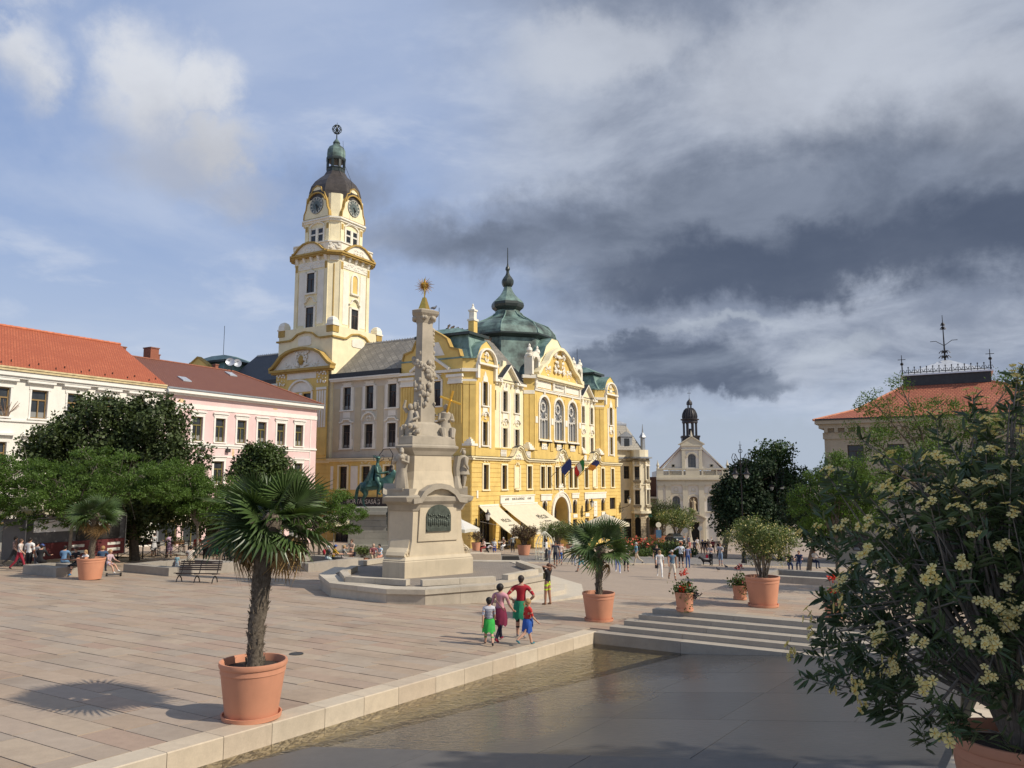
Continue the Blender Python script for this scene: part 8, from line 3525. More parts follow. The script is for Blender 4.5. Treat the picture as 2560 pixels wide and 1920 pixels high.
def near_oleander():
 rng = np.random.default_rng(81)
 rnd = random.Random(81)
 bx,by,bz = 4.62,7.45,-3.27
 pot('large terracotta pot at the lower right corner, nearest the viewer',(bx,by,bz),1.15,.95)
 r = empty('oleander_bush',(bx,by,bz+.85))
 tag(r,'huge dark oleander with pale yellow flowers filling the right edge','oleander')
 tips = []
 q = MB()
 for k in range(900):
  # tips fill a broad dome, denser near its outside
  a = rnd.uniform(0,2*PI)
  el = R(rnd.uniform(-16,88))
  f = rnd.uniform(.45,1.0) ** .6
  rx,rz = 2.2,2.8
  lump = .86+.17*math.sin(3*a+1.3)*math.cos(4*el)+.08*math.sin(7*a)
  d = Vector((math.cos(a)*math.cos(el),math.sin(a)*math.cos(el)*.9,math.sin(el)))
  p = Vector((d.x*rx,d.y*rx,d.z*rz+.45))*f*lump
  if p.z < .12+.30*max(0,math.hypot(p.x,p.y)-.7):
   continue
  if p.y+by < 4.2:
   continue
  tips.append((p,d,f))
  if k % 3 == 0:
   m1 = Vector((p.x*.12,p.y*.12,.25+.2*abs(p.z)))
   m2 = Vector((p.x*.6,p.y*.6,p.z*.72+.42))
   q.tube([(p.x*.03,p.y*.03,-.05),tuple(m1),tuple(m2),tuple(p)],[.026,.021,.011,.004],6)
  else:
   m = p*.72+Vector((rnd.uniform(-.15,.15),rnd.uniform(-.15,.15),.05))
   q.tube([tuple(m),tuple(p)],[.007,.004],4)
 q.build('branches',mat('oleander_bark',(.17,.15,.125),.75,.2,12),r,smooth=True)
 # leaf shape: lance, folded along its midrib
 lm = MB()
 w = .105
 lm.add([(0,0,0),(.3,w,.02),(.7,w*.8,.0),(1,0,-.06),(.7,-w*.8,0),(.3,-w,.02),(.3,0,-.02),(.7,0,-.035)],
     [(0,6,1),(0,5,6),(6,7,2,1),(5,4,7,6),(7,3,2),(4,3,7)])
 recs = []
 for p,d,f in tips:
  ax = (d+Vector((0,0,.25))+Vector(rng.normal(size=3))*.35).normalized()
  for j in range(rnd.randint(15,21)):
   b = p-ax*rnd.uniform(0,.30)
   o = Vector(rng.normal(size=3))
   o = (o-ax*o.dot(ax)).normalized()
   dr = (ax*rnd.uniform(.25,1.0)+o*.8+Vector((0,0,-.18))).normalized()
   recs.append((b,dr,o,rnd.uniform(.08,.19)))
 cam_l = Vector((-bx,-by,-bz-.85))
 recs.sort(key=lambda q_: (q_[0]-cam_l).length)
 first = lm.build('leaf',M_OLE,r)
 v,fs = [],[]
 n_ind = 0
 for b,dr,o,s in recs:
  z = dr.cross(o)
  if z.length < .05:
   z = dr.orthogonal()
  z.normalize()
  if z.z < 0:
   z = -z
  yv = z.cross(dr).normalized()
  M = Matrix(((dr.x,yv.x,z.x,b.x),(dr.y,yv.y,z.y,b.y),(dr.z,yv.z,z.z,b.z),(0,0,0,1))) @ Matrix.Diagonal((s,s,s,1))
  wx,wy = b.x+bx,b.y+by
  if n_ind < 300 and wx < .68*wy:
   c = first if n_ind == 0 else first.copy()
   if n_ind:
    COL.objects.link(c)
   c.matrix_local = M
   n_ind += 1
   continue
  k = len(v)
  v.extend([tuple(M @ Vector(t)) for t in lm.v])
  fs.extend([tuple(i+k for i in t) for t in lm.f])
 me = bpy.data.meshes.new('foliage')
 me.from_pydata(v,[],fs)
 me.materials.append(M_OLE)
 link('foliage',me,r)['kind'] = 'stuff'
 protos = []
 for j in range(4):
  fm = MB()
  for k in range(rnd.randint(4,6)):
   c = Vector((rnd.uniform(-.055,.055),rnd.uniform(-.055,.055),rnd.uniform(-.03,.04)))
   n = Vector((c.x*6,c.y*6-.2,.7)).normalized()
   u = n.orthogonal().normalized()
   w_ = n.cross(u)
   for pt in range(5):
    a = 2*PI*pt/5+k
    e,g_ = u*math.cos(a)+w_*math.sin(a),-u*math.sin(a)+w_*math.cos(a)
    P = [c,c+e*.016+g_*.008+n*.012,c+e*.032+g_*.015+n*.010,c+e*.036+n*.006,c+e*.030-g_*.012+n*.010,c+e*.016-g_*.008+n*.012]
    fm.add([tuple(t) for t in P],[(0,1,2,3),(0,3,4,5)])
   fm.ball(tuple(c+n*.008),.005,n=5,m=3,mi=1)
   fm.tube([c,c-n*.05],.003,3,mi=2)
  protos.append(fm)
 meshes = [f_.build('blossom',[M_PET,mat('flower_heart',(.70,.36,.05),.7,0),M_LIN2],r) for f_ in protos]
 cand = [t for t in tips if t[2] > .78 and (t[0].x+bx) < .72*(t[0].y+by) and (t[1].y < .35 or rnd.random() < .4)]
 rnd.shuffle(cand)
 cand.sort(key=lambda t: t[1].y+rnd.uniform(-.7,.7))
 for i,(p,d,f) in enumerate(cand[:170]):
  c = meshes[i] if i < 4 else meshes[i % 4].copy()
  if i >= 4:
   COL.objects.link(c)
  c.location = p+d*.05
  c.rotation_euler = d.to_track_quat('Z','Y').to_euler()
  c.rotation_euler.rotate_axis('Z',rnd.uniform(0,6))
  s = rnd.uniform(.8,1.3)
  c.scale = (s,s,s)

near_oleander()

# potted oleanders round the cafe and towards the church
for u,v,d,rad,h,m,s,pl,lab in (
 (1310,1388,1.2,1.25,1.95,M_OLR,91,300,'reddish oleander in a big pot before the cafe awnings'),
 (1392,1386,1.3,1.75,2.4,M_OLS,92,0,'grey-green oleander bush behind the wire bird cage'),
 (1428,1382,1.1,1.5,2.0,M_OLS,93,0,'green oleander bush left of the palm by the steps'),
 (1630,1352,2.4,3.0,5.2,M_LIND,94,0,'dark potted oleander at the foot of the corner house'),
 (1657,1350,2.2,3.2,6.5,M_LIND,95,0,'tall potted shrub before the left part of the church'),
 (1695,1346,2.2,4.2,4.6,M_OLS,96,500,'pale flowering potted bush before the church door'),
):
 p = at_ground(u,v)
 far = u > 1500
 if far:
  p = pix(u,1359,122+(u % 7)*2)
  p.z = gxy(p.x,p.y)
 pot('terracotta pot of the ' +lab.split(' in ')[0].split(' behind')[0].split(' left')[0].split(' at ')[0].split(' before')[0]+{91: '',95: ' by the church'}.get(s,''),tuple(p),d,d*.72,'pots round the far side of the square',False)
 bush(lab,(p.x,p.y,p.z+d*.55),rad,h,5200,.16 if not far else .32,m,s,.3,pl)
p = at_ground(1190,1386)
pot('small terracotta pot on the low wall beside the monument',(p.x,p.y,p.z+.3),.8,.7,'pots round the far side of the square',False)
bush('small dark red plant in the pot beside the monument',(p.x,p.y,p.z+.8),.6,1.2,700,.12,M_OLR,97,.4,60,'plant',name='potted_plant')
p = at_ground(905,1412)
pot('shallow terracotta bowl behind the monument platform',tuple(p),1.0,.4,'pots round the far side of the square',False)
bush('low leafy plant in the shallow bowl behind the platform',(p.x,p.y,p.z+.35),.65,.8,700,.14,M_OLS,98,.4,0,'plant',name='potted_plant')

def flower_bed():
 rng = np.random.default_rng(5)
 a,b = at_ground(1560,1392),at_ground(1745,1392)
 r = empty('flower_bed',tuple((a+b)/2))
 tag(r,'long bed of red flowers and green plants before the parked car','flower bed')
 c = (a+b)/2
 n = 9000
 f,e = rng.random(n),rng.random(n)
 X = np.stack([a.x+(b.x-a.x)*f,a.y+(b.y-a.y)*f+e*14,np.zeros(n)],1)
 X[:,2] = [gxy(q[0],q[1]) for q in X]
 hgt = .3+.9*e+.25*np.sin(f*40)+.2*np.sin(e*20)
 P = X.copy()
 P[:,2] += hgt*rng.uniform(.3,1.0,n)
 P -= np.array(c)
 leaf_mesh('bed_leaves',P,.30,M_LIN2,rng,.3,.5,parent=r)['kind'] = 'stuff'
 k = (f < .55) & (e > .3) & (rng.random(n) < .10)
 Q = X[k].copy()
 Q[:,2] += hgt[k]+rng.uniform(0,.25,k.sum())
 leaf_mesh('bed_flowers',Q-np.array(c),.26,mat('petal_coral',(.62,.13,.08),.7,.2,20),rng,.5,.8,parent=r)['kind'] = 'stuff'

flower_bed()
# ------------------------------------------------------------------ street furniture
M_PAR = mat('parasol_cream',(.74,.68,.54),.9,.05,2,trans=.3)
M_PARW = mat('parasol_white',(.80,.79,.76),.9,.03,2,trans=.3)
M_BENCH = mat('bench_wood',(.045,.028,.024),.55,.2,12)
M_SEAT = mat_stone('seat_stone',[(.33,.30,.255),(.37,.335,.285),(.31,.28,.24)],rough=.75,stain=.4)
M_GREYP = mat('panel_grey',(.10,.10,.105),.6,.1,2)

def gp(t,w,dz=0.0):
 x,y = xy(t,w)
 return (x,y,g(t)+dz)

def bench(label,x,y,rz,L=2.0):
 r = empty('park_bench',on(x,y),rz)
 tag(r,label,'bench')
 for k in range(6):
  y0 = -.22+k*.075
  MB().box(-L/2,L/2,y0,y0+.06,.42-.012*k,.45-.012*k).build('seat_slat',M_BENCH,r)
 for k in range(5):
  z,yy = .52+k*.085,.26+k*.034
  MB().box(-L/2,L/2,yy,yy+.03,z,z+.062).build('back_slat',M_BENCH,r)
 for s in (-.85,0,.85):
  q = MB()
  for sg in (-1,1):
   q.tube([(s,sg*.26+.02,0),(s,sg*.20+.02,.16),(s,sg*.08+.02,.27),(s,.02,.30)],.026,6)
  q.tube([(s,-.25,.41),(s,.2,.36),(s,.27,.5),(s,.42,.95)],.024,6)
  q.build('leg',M_IRON,r)
 return r

bench('dark slatted bench with iron legs on the open paving, seen beside the big palm',-14.3,36.1,R(-6))

def seat_wall(label,t0,t1,w0,w1,h=.5):
 r = empty('seat_wall',gp(t0,w1),R(-30))
 tag(r,label,'stone seat','stone seat walls round the left trees')
 z = g(t0)
 rnd = random.Random(int(t0*10))

 def run(a,b,c,d,along):
  n = max(1,round((b-a if along else d-c)/1.7))
  for k in range(n):
   if along:
    p,q = a+(b-a)*k/n+.004,a+(b-a)*(k+1)/n-.004
    bx = (c-w1,d-w1,p-t0,q-t0)
    zz = g(p)-z
   else:
    p,q = c+(d-c)*k/n+.004,c+(d-c)*(k+1)/n-.004
    bx = (p-w1,q-w1,a-t0,b-t0)
    zz = g(a)-z
   MB().box(*bx,zz-.5,h+zz*.4).build('seat_block',M_SEAT,r)
 run(t0,t0+.5,w0,w1,False)
 run(t1-.5,t1,w0,w1,False)
 run(t0+.5,t1-.5,w0,w0+.5,True)
 run(t0+.5,t1-.5,w1-.5,w1,True)
 b = MB()
 b.box(w0+.5-w1,-.5,.5,t1-t0-.5,-.8,.06)
 b.build('planting_bed',M_SOIL,r)
 return r

seat_wall('grey stone seat wall at far left where several people rest',21.4,23.2,-39.6,-36.8,.42)
seat_wall('low stone seat wall behind the dark bench with a toddler on it',25.3,29.6,-37.6,-34.0,.4)
seat_wall('low stone seat wall right of the big palm trunk',32.4,37.0,-36.0,-31.7,.45)
seat_wall('grey stone seat wall behind the large pot with the sunlit bush',41.0,45.0,-9.5,-4.0,.7)

def parasol(label,p,rim,half,top,m,square=True,folded=False):
 """p ground point; rim height of the edge, top height of the apex"""
 r = empty('parasol',p,R(-30))
 tag(r,label,'parasol','cafe parasols round the square')
 q = MB()
 q.tube([(0,0,0),(0,0,top+.1)],.045,6)
 q.lathe([(.45,0),(.45,.1),(.1,.14)],10)
 q.build('pole',M_STL,r)
 n = 4 if square else 8
 q = MB()
 ring = []
 for k in range(n):
  a = 2*PI*k/n+(PI/4 if square else 0)
  ring.append((half*math.cos(a)*(1.35 if square else 1),half*math.sin(a)*(1.35 if square else 1),rim))
 v = [(0,0,top)]+ring
 mids = []
 for k in range(n):
  a,b = ring[k],ring[(k+1) % n]
  mids.append(((a[0]+b[0])/2*.95,(a[1]+b[1])/2*.95,rim+.06))
 v += mids
 f = []
 for k in range(n):
  f += [(0,1+k,1+n+k),(0,1+n+k,1+(k+1) % n)]
 o = len(v)
 v += [(p_[0],p_[1],p_[2]-.28) for p_ in ring+mids]
 for k in range(n):
  f += [(1+k,o+k,o+n+k,1+n+k),(1+n+k,o+n+k,o+(k+1) % n,1+(k+1) % n)]
 q.add(v,f)
 q.build('canopy',m,r)
 q = MB()
 for k in range(n):
  q.tube([(0,0,top-.06),(ring[k][0],ring[k][1],rim-.03)],.02,4)
 q.build('ribs',M_STL,r)['kind'] = 'stuff'

M_STL = mat('pole_metal',(.30,.29,.27),.5,.1,4)
parasol('cream parasol at the far left edge over the snack kiosk',on(-28.6,47.5),3.0,2.4,4.3,M_PAR)
parasol('dull cream parasol of the left cafe, half hidden by locust leaves',on(-26.2,55),2.6,2.0,3.5,M_PAR)
parasol('cream parasol of the left cafe lit by the sun',on(-23.6,56.5),2.6,2.0,3.6,M_PAR)
p = at_ground(1152,1383)
parasol('white round parasol behind the right side of the monument',tuple(p),2.1,1.65,2.9,M_PARW,False)
p = on(8.6,72.5)
parasol('cream square parasol behind the palm by the steps',p,2.9,1.75,3.8,M_PAR)
parasol('cream parasol before the shops left of the bronze rider',on(-14.2,63),2.5,1.5,3.2,M_PAR)

def kiosk():
 r = empty('snack_kiosk',gp(23.5,-45.0),R(-30))
 tag(r,'snack kiosk with white board and dark chalk panel at the left edge','kiosk')
 MB().box(-1.1,1.1,.2,6.0,.25,2.45).build('kiosk_body',M_GREYP,r)
 q = MB()
 q.box(1.1,1.16,.2,6.0,.25,1.15)
 q.build('counter_panel',mat('kiosk_red',(.11,.02,.02),.6,.15,3),r)
 for k in range(3):
  MB().box(1.161,1.175,.5+2.2*k,1.3+2.2*k,.45+.0*k,.62).build('stripe',M_PARW,r)
  MB().box(1.161,1.175,.5+2.2*k,1.3+2.2*k,.8,.95).build('stripe',M_PARW,r)
 MB().box(1.12,1.2,.6,3.0,1.75,2.4).build('menu_board',mat('board_white',(.80,.80,.80),.5,.02,2),r)
 MB().box(1.12,1.2,3.0,5.6,1.2,2.4).build('chalk_panel',M_BLK,r)
 text_obj('kiosk_lettering','SNACK!',.42,mat('chalk',(.55,.55,.53),.9,0),r,frame_m((1.21,4.3,2.1),(0,1,0),(0,0,1)))
 q = MB()
 for a,b_ in (((1.18,.2,.25),(1.18,.2,2.5)),((1.18,6.0,.25),(1.18,6.0,2.5)),((1.18,.2,2.5),(1.18,6.0,2.5))):
  q.tube([a,b_],.03,4)
 q.build('kiosk_frame',M_STL,r)
 for y in (1.2,4.8):
  for x in (-1.0,1.0):
   q = MB()
   q.tube([(x-.08,y,.3),(x+.08,y,.3)],.3,12)
   q.build('wheel',M_BLK,r)

kiosk()

def booth():
 r = empty('market_booth',on(-20.2,58.5),R(-20))
 tag(r,'dark grey booth with a blue poster behind the left trees','booth')
 MB().box(-2.2,2.2,-1,1,0,2.6).build('booth_wall',M_GREYP,r)
 MB().box(-2.4,2.4,-1.3,1.2,2.6,2.75).build('booth_roof',M_GUT,r)
 MB().box(.6,2.0,-1.06,-1.0,.8,2.3).build('poster',mat('poster_blue',(.05,.10,.20),.6,.4,2,c2=(.25,.32,.42)),r)
 MB().box(-1.9,-.2,-1.04,-1.0,.9,2.1).build('serving_hatch',M_INT,r)

booth()

def cafe_terrace():
 # fence along the left cafe
 r = empty('iron_fence',gp(27.0,-45.8),R(-30))
 tag(r,'black iron railing with crossed bars round the left cafe','fence')
 n = 10
 for k in range(n+1):
  t = 1.7*k
  z = g(27+t)-g(27)
  MB().tube([(0,t,z),(0,t,z+1.15)],.04,5).build('fence_post',M_IRON,r)
  if k < n:
   z1 = g(28.7+t)-g(27)
   q = MB()
   q.tube([(0,t,z+1.05),(0,t+1.7,z1+1.05)],.025,4)
   q.tube([(0,t,z+.15),(0,t+1.7,z1+.15)],.025,4)
   q.tube([(0,t,z+.15),(0,t+1.7,z1+1.05)],.018,4)
   q.tube([(0,t,z+1.05),(0,t+1.7,z1+.15)],.018,4)
   q.build('fence_panel',M_IRON,r)
 for k in range(6):
  rng = np.random.default_rng(k)
  q = empty('window_box',gp(30+2.4*k,-46.0,1.1),R(-30))
  tag(q,'wooden box of green plants, %s from the left end of the cafe railing' % ('first','second','third','fourth','fifth','sixth')[k],'planter','planters hung on the cafe railing')
  MB().box(-.12,.12,-.4,.4,-.22,.0).build('box',mat('box_wood',(.22,.12,.06),.8,.2,6),q)
  leaf_mesh('foliage',rng.normal(size=(110,3))*(.1,.28,.09)+(0,0,.12),.13,M_LIN2,rng,.3,.6,parent=q)['kind'] = 'stuff'

 def table(p,m,lab,rz=0.0):
  r = empty('cafe_table',p,rz)
  tag(r,lab,'table','cafe tables')
  MB().lathe([(.4,.72),(.4,.75)],14).build('tabletop',m,r)
  q = MB()
  q.tube([(0,0,.02),(0,0,.72)],.03,6)
  q.lathe([(.25,0),(.22,.03),(.03,.06)],10)
  q.build('pedestal',M_IRON,r)

 def chair(p,rz,lab,first=[None]):
  if first[0] is None:
   r = empty('cafe_chair',p,rz)
   tag(r,lab,'chair','dark chairs at the cafe tables')
   MB().box(-.22,.22,-.22,.22,.43,.47).build('seat',M_GREYP,r)
   MB().box(-.22,.22,-.22,-.19,.5,.88).build('backrest',M_GREYP,r)
   for sx in (-.19,.19):
    for sy in (-.19,.19):
     MB().tube([(sx,sy,.43),(sx*1.1,sy*1.1,0)],.018,4).build('leg',M_GREYP,r)
   first[0] = r
   return
  c = copy_tree(first[0])
  c.location = p
  c.rotation_euler = (0,0,rz)
  c['label'] = lab
 rnd = random.Random(9)
 k = 0
 for t,w,nm in ((29,-48.5,'nearest the kiosk'),(32,-49.5,'behind the left palm'),(35,-48.3,'beside the woman in lilac'),(38,-49.6,'amid the left cafe'),(41,-48.4,'at the railing far end')):
  p = gp(t,w)
  table(p,M_GREYP,'small dark round cafe table ' +nm)
  for a,sd in ((0,'on the right'),(2.1,'behind')):
   chair((p[0]+.7*math.cos(a),p[1]+.7*math.sin(a),p[2]-.035*math.cos(a)),a+PI/2,'dark chair %s of the dark cafe table %s' % (sd,nm))
 for u,v,nm in ((1253,1374,'by the person in white trousers'),(1268,1372,'between both awnings'),(1215,1378,'under the narrow awning')):
  q = at_ground(u,v)
  table(tuple(q),M_PARW,'white round table ' +nm)
  for a,sd in ((.5,'right'),(3.0,'left')):
   chair((q.x+.75*math.cos(a),q.y+.75*math.sin(a),gxy(q.x,q.y)),a+PI/2,'dark chair %s of the white table %s' % (sd,nm))

cafe_terrace()

def lamp(label,p,H,arms,group):
 r = empty('street_lamp',p)
 tag(r,label,'street lamp',group)
 q = MB()
 q.lathe([(.24,0),(.24,.15),(.16,.3),(.18,.8),(.10,1.0),(.07,2.2),(.09,2.3),(.055,2.5),(.05,H-2.2)],10)
 q.build('post',M_IRON,r,smooth=True)
 h = H-2.2
 q = MB()
 q.tube([(0,0,h),(0,0,h+(1.6 if len(arms) > 1 else .6))],[.05,.03],6)
 if len(arms) > 1:
  q.tube([(.16*math.cos(R(a)),0,h+1.35+.16*math.sin(R(a))) for a in range(0,360,30)],.025,4,closed=True)
  q.tube([(0,0,h+1.5),(0,0,h+2.2)],[.035,.01],5)
  q.tube([(-.12,0,h+1.85),(.12,0,h+1.85)],.025,4)
  q.ball((0,0,h+1.68),.06,n=6,m=4)
 for s in arms:
  if len(arms) > 1:
   q.tube([(0,0,h-.1),(s*.12,0,h+.25),(s*.25,0,h+.7),(s*.42,0,h+1.1),(s*.62,0,h+1.12),(s*.74,0,h+.8),(s*.66,0,h+.5),(s*.48,0,h+.32)],.03,5)
   q.tube([(s*.42,0,h+1.08),(s*.5,0,h+.8),(s*.36,0,h+.6)],.022,4)
   q.tube([(s*.48,0,h+.34),(s*.48,0,h-.1)],.025,4)
  else:
   q.tube([(0,0,h+.4),(s*.1,0,h+1.1),(s*.45,0,h+1.6),(s*.95,0,h+1.65),(s*1.22,0,h+1.2),(s*1.15,0,h+.75),(s*.95,0,h+.7),(s*.85,0,h+.9)],.035,5)
   q.tube([(s*.1+.0,0,h+.9),(-s*.25,0,h+1.1),(-s*.38,0,h+.85),(-s*.25,0,h+.65)],.025,4)
   q.tube([(s*.15,0,h+.6),(s*.45,0,h+.75),(s*.5,0,h+1.05),(s*.3,0,h+1.1)],.025,4)
   q.tube([(s*1.1,0,h+.75),(s*1.1,0,h+.3)],.03,4)
 q.build('scroll_arms',M_IRON,r)
 for s in arms:
  x,z = (s*.48,h-.1) if len(arms) > 1 else (s*1.1,h+.3)
  q = MB()
  q.lathe([(.04,z),(.13,z-.02),(.12,z-.25),(.22,z-.4),(.36,z-.5),(.34,z-.54)],12,(x,0,0),cap=False)
  o = q.build('lamp_hood',M_IRON,r,smooth=True)
  q = MB()
  q.lathe([(.2,z-.5),(.2,z-.68),(.08,z-.86)],10,(x,0,0))
  q.build('lamp_globe',mat('lamp_glass',(.62,.60,.54)),o,smooth=True)
 return r

p = on(-10.95,63.8)
lamp('black iron lamp with one scrolled arm beside the bronze rider',p,9.0,(1,),'iron street lamps')
p = on(19.3,66)
lamp('black iron lamp with two hanging lanterns before the dark trees',p,3.3-p[2],(-1,1),'iron street lamps')
p = on(25.3,75)
lamp('iron lamp with only its scrolled head showing above the dark trees',p,2.2-p[2],(-1,1),'iron street lamps')

def odds():
 # low wall by the monument
 r = empty('low_wall',(0,0,0))
 tag(r,'low pale stone wall right of the monument with a pot on it','wall')
 for k in range(4):
  x = -5.6+1.2*k
  MB().cbox((x+.6,57.0,gxy(x,57)+.2),(1.19,1.2,.8)).build('wall_block',M_KERB,r)
 r = empty('stair_opening_box',on(-.1,57.3))  # black box added in place of the dark opening of a stair
 tag(r,'black box standing in for a dark stair opening at the end of the low wall','stair opening')
 q = MB()
 q.add([(-.62,-.3,0),(.7,-.3,0),(.7,.5,0),(-.62,.5,0),(-.62,-.15,.42),(.58,-.15,.42),(.58,.5,.42),(-.62,.5,.42)],[(0,1,5,4),(1,2,6,5),(2,3,7,6),(3,0,4,7),(4,5,6,7)])
 q.build('opening_box_body',M_BLK,r)
 r = empty('low_wall',(0,0,0))
 tag(r,'low pale stone wall with plants behind the palm by the steps','wall')
 for k in range(5):
  x = 3.4+1.3*k
  y = 65.0+.55*k
  MB().cbox((x,y,gxy(x,y)+.2),(1.28,.8,1.0),R(22)).build('wall_block',M_KERB,r)
 # bird cage of wire
 r = empty('wire_cage',on(2.55,61.5))
 tag(r,'tall white wire bird cage standing before the oleanders','cage')
 q = MB()
 for k in range(14):
  a = 2*PI*k/14
  q.tube([(.75*math.cos(a),.75*math.sin(a),0),(.72*math.cos(a),.72*math.sin(a),1.25),(.5*math.cos(a),.5*math.sin(a),1.75),(.2*math.cos(a),.2*math.sin(a),2.05),(0,0,2.2)],.016,4)
 for z,s in ((.05,.75),(.62,.74),(1.25,.72)):
  q.tube([(s*math.cos(R(a)),s*math.sin(R(a)),z) for a in range(0,360,24)],.018,4,closed=True)
 q.build('cage_wires',M_PARW,r)
 MB().lathe([(.45,.55),(.45,.6)],14).build('cage_shelf',M_PARW,r)
 # road signs
 for u,v,y,rd,lab in ((1646,1312,118,.40,'round white road sign with a blue plate on its pole'),(1713,1326,112,.36,'round grey road sign seen from behind, right of the parked car'),(1750,1321,118,.34,'round grey road sign before the church door')):
  c = pix(u,v,y)
  z0 = gxy(c.x,c.y)
  r = empty('road_sign',(c.x,c.y,z0))
  tag(r,lab,'road sign','road signs before the church')
  h = c.z-z0
  MB().tube([(0,0,0),(0,0,h+.4)],.05,5).build('sign_pole',M_ZINC,r)
  q = MB()
  q.tube([(0,-.05,h),(0,-.09,h)],rd,18)
  q.build('sign_disc',M_PARW if rd > .38 else M_GUTZ,r)
  if rd > .38:
   MB().box(-.4,.4,-.08,-.05,h-1.9,h-.75).build('sign_plate',mat('plate_blue',(.06,.14,.24),.5,.1),r)
 # parked car
 c = pix(1688,1352,122)
 r = empty('parked_car',(c.x,c.y,gxy(c.x,c.y)+.55),R(12))
 tag(r,'dark blue-grey car parked behind the flower bed','car')
 M_CAR = mat('car_paint',(.035,.05,.075),.25,.05,2,spec=.6)
 q = MB()
 sec = [(-2.1,.45,.55),(-2.05,.35,.85),(-1.2,.3,1.0),(-.55,.3,1.02),(.1,.3,1.0),(1.3,.3,1.0),(1.95,.35,.9),(2.1,.45,.6)]
 v = []
 for y,z0,z1 in sec:
  for x in (-.88,.88):
   v += [(x*.95,y,z0),(x,y,(z0+z1)/2),(x*.92,y,z1)]
 f = []
 for j in range(len(sec)-1):
  o,p2 = 6*j,6*j+6
  f += [(o,o+1,p2+1,p2),(o+1,o+2,p2+2,p2+1),(o+3,p2+3,p2+4,o+4),(o+4,p2+4,p2+5,o+5),(o+2,o+5,p2+5,p2+2)]
 f += [(0,1,2,5,4,3),(42,45,46,47,44,43)]
 q.add(v,f)
 q.build('body',M_CAR,r)
 q = MB()
 q.add([(-.8,-1.2,1.0),(.8,-1.2,1.0),(.85,1.5,1.0),(-.85,1.5,1.0),(-.62,-.4,1.48),(.62,-.4,1.48),(.62,.9,1.46),(-.62,.9,1.46)],[(4,5,6,7)])
 q.build('roof',M_CAR,r)
 q = MB()
 q.add([(-.8,-1.2,1.0),(.8,-1.2,1.0),(.85,1.5,1.0),(-.85,1.5,1.0),(-.62,-.4,1.47),(.62,-.4,1.47),(.62,.9,1.45),(-.62,.9,1.45)],[(0,1,5,4),(1,2,6,5),(2,3,7,6),(3,0,4,7)])
 q.build('windscreen',M_GLS,r)
 for x in (-.82,.82):
  for y in (-1.35,1.35):
   q = MB()
   q.tube([(x-.1,y,.33),(x+.1,y,.33)],.33,14)
   o = q.build('wheel',M_BLK,r)
   MB().tube([(x-.11,y,.33),(x+.11,y,.33)],.2,10).build('rim',M_ZINC,o)
  q = MB()
  q.ball((x*.75,-2.08,.72),.16,1.2,.4,.7,n=8,m=5)
  q.build('headlight',M_PARW,r)
  MB().ball((x*1.15,-.75,1.05),.1,n=6,m=4).build('wing_mirror',M_CAR,r)
 MB().box(-.26,.26,-2.13,-2.1,.5,.62).build('number_plate',M_PARW,r)
 # fountain figure before the church
 c = pix(1724,1346,150)
 r = empty('fountain_statue',(c.x,c.y,gxy(c.x,c.y)))
 tag(r,'grey stone figure on a basin before the church door','statue')
 q = MB()
 robed(q,(0,0,1.2),2.4,3)
 q.build('figure',M_MON2,r,smooth=True)
 MB().lathe([(1.6,0),(1.7,.5),(1.5,.55),(.6,.6),(.5,1.25)],12,(0,0,0)).build('basin',M_MON2,r)
 # bench by the church
 c = pix(1775,1346,128)
 b = bench('long dark bench before the church, right of its door',c.x,c.y,0,3.5)
 # dog
 c = at_ground(1766,1413)
 r = empty('dog',tuple(c),R(70))
 tag(r,'small black dog on the paving beside the woman with the red bag','dog')
 V = [(0,-.28,.34),(0,0,.33),(0,.22,.36),(0,.36,.50),(0,.47,.54),(0,.60,.49),(0,-.40,.44),(0,-.50,.56)]
 Rr = [.10,.10,.12,.08,.085,.035,.03,.015]
 E = [(0,1),(1,2),(2,3),(3,4),(4,5),(0,6),(6,7)]
 for sx in (-.07,.07):
  for root,pts in ((2,[(sx,.22,.22),(sx,.20,.12),(sx,.24,.02)]),(0,[(sx,-.24,.24),(sx,-.36,.14),(sx,-.30,.02)])):
   p_ = root
   for t,s in zip(pts,(.05,.03,.032)):
    V.append(t)
    Rr.append(s)
    E.append((p_,len(V)-1))
    p_ = len(V)-1
  V.append((sx*.9,.44,.66))
  Rr.append(.022)
  E.append((4,len(V)-1))
 me = skin_mesh(V,E,Rr,1)
 me.materials.append(mat('dog_black',(.012,.011,.011),.7,.2,20))
 link('body',me,r)
 for u,v,lab,c in ((1795,1428,'dark pigeon walking on the sunlit paving',.05),(1815,1421,'dark pigeon standing farther back on the paving',.06)):
  p = at_ground(u,v)
  bird(lab,tuple(p),2.0,.36,(c,c,c*1.1))

odds()
# ------------------------------------------------------------------ people
BLK,NAVY,WHITE,KHAKI,GREY = (.015,.015,.018),(.02,.03,.08),(.72,.71,.68),(.42,.34,.22),(.26,.26,.27)
PINK,WINE,RED,GREEN,BLUE = (.55,.26,.30),(.16,.015,.045),(.36,.02,.03),(.03,.26,.09),(.03,.09,.30)
FAIR,GREYH,BROWN,DKH = (.38,.24,.11),(.45,.43,.40),(.09,.05,.03),(.014,.010,.008)

def P(label,u,v,h=1.74,face=0,pose='stand',top=GREY,bot=NAVY,**k):
 p = at_ground(u,v)
 return person(label,p.x,p.y,h,R(face),pose,top,bot,**k)

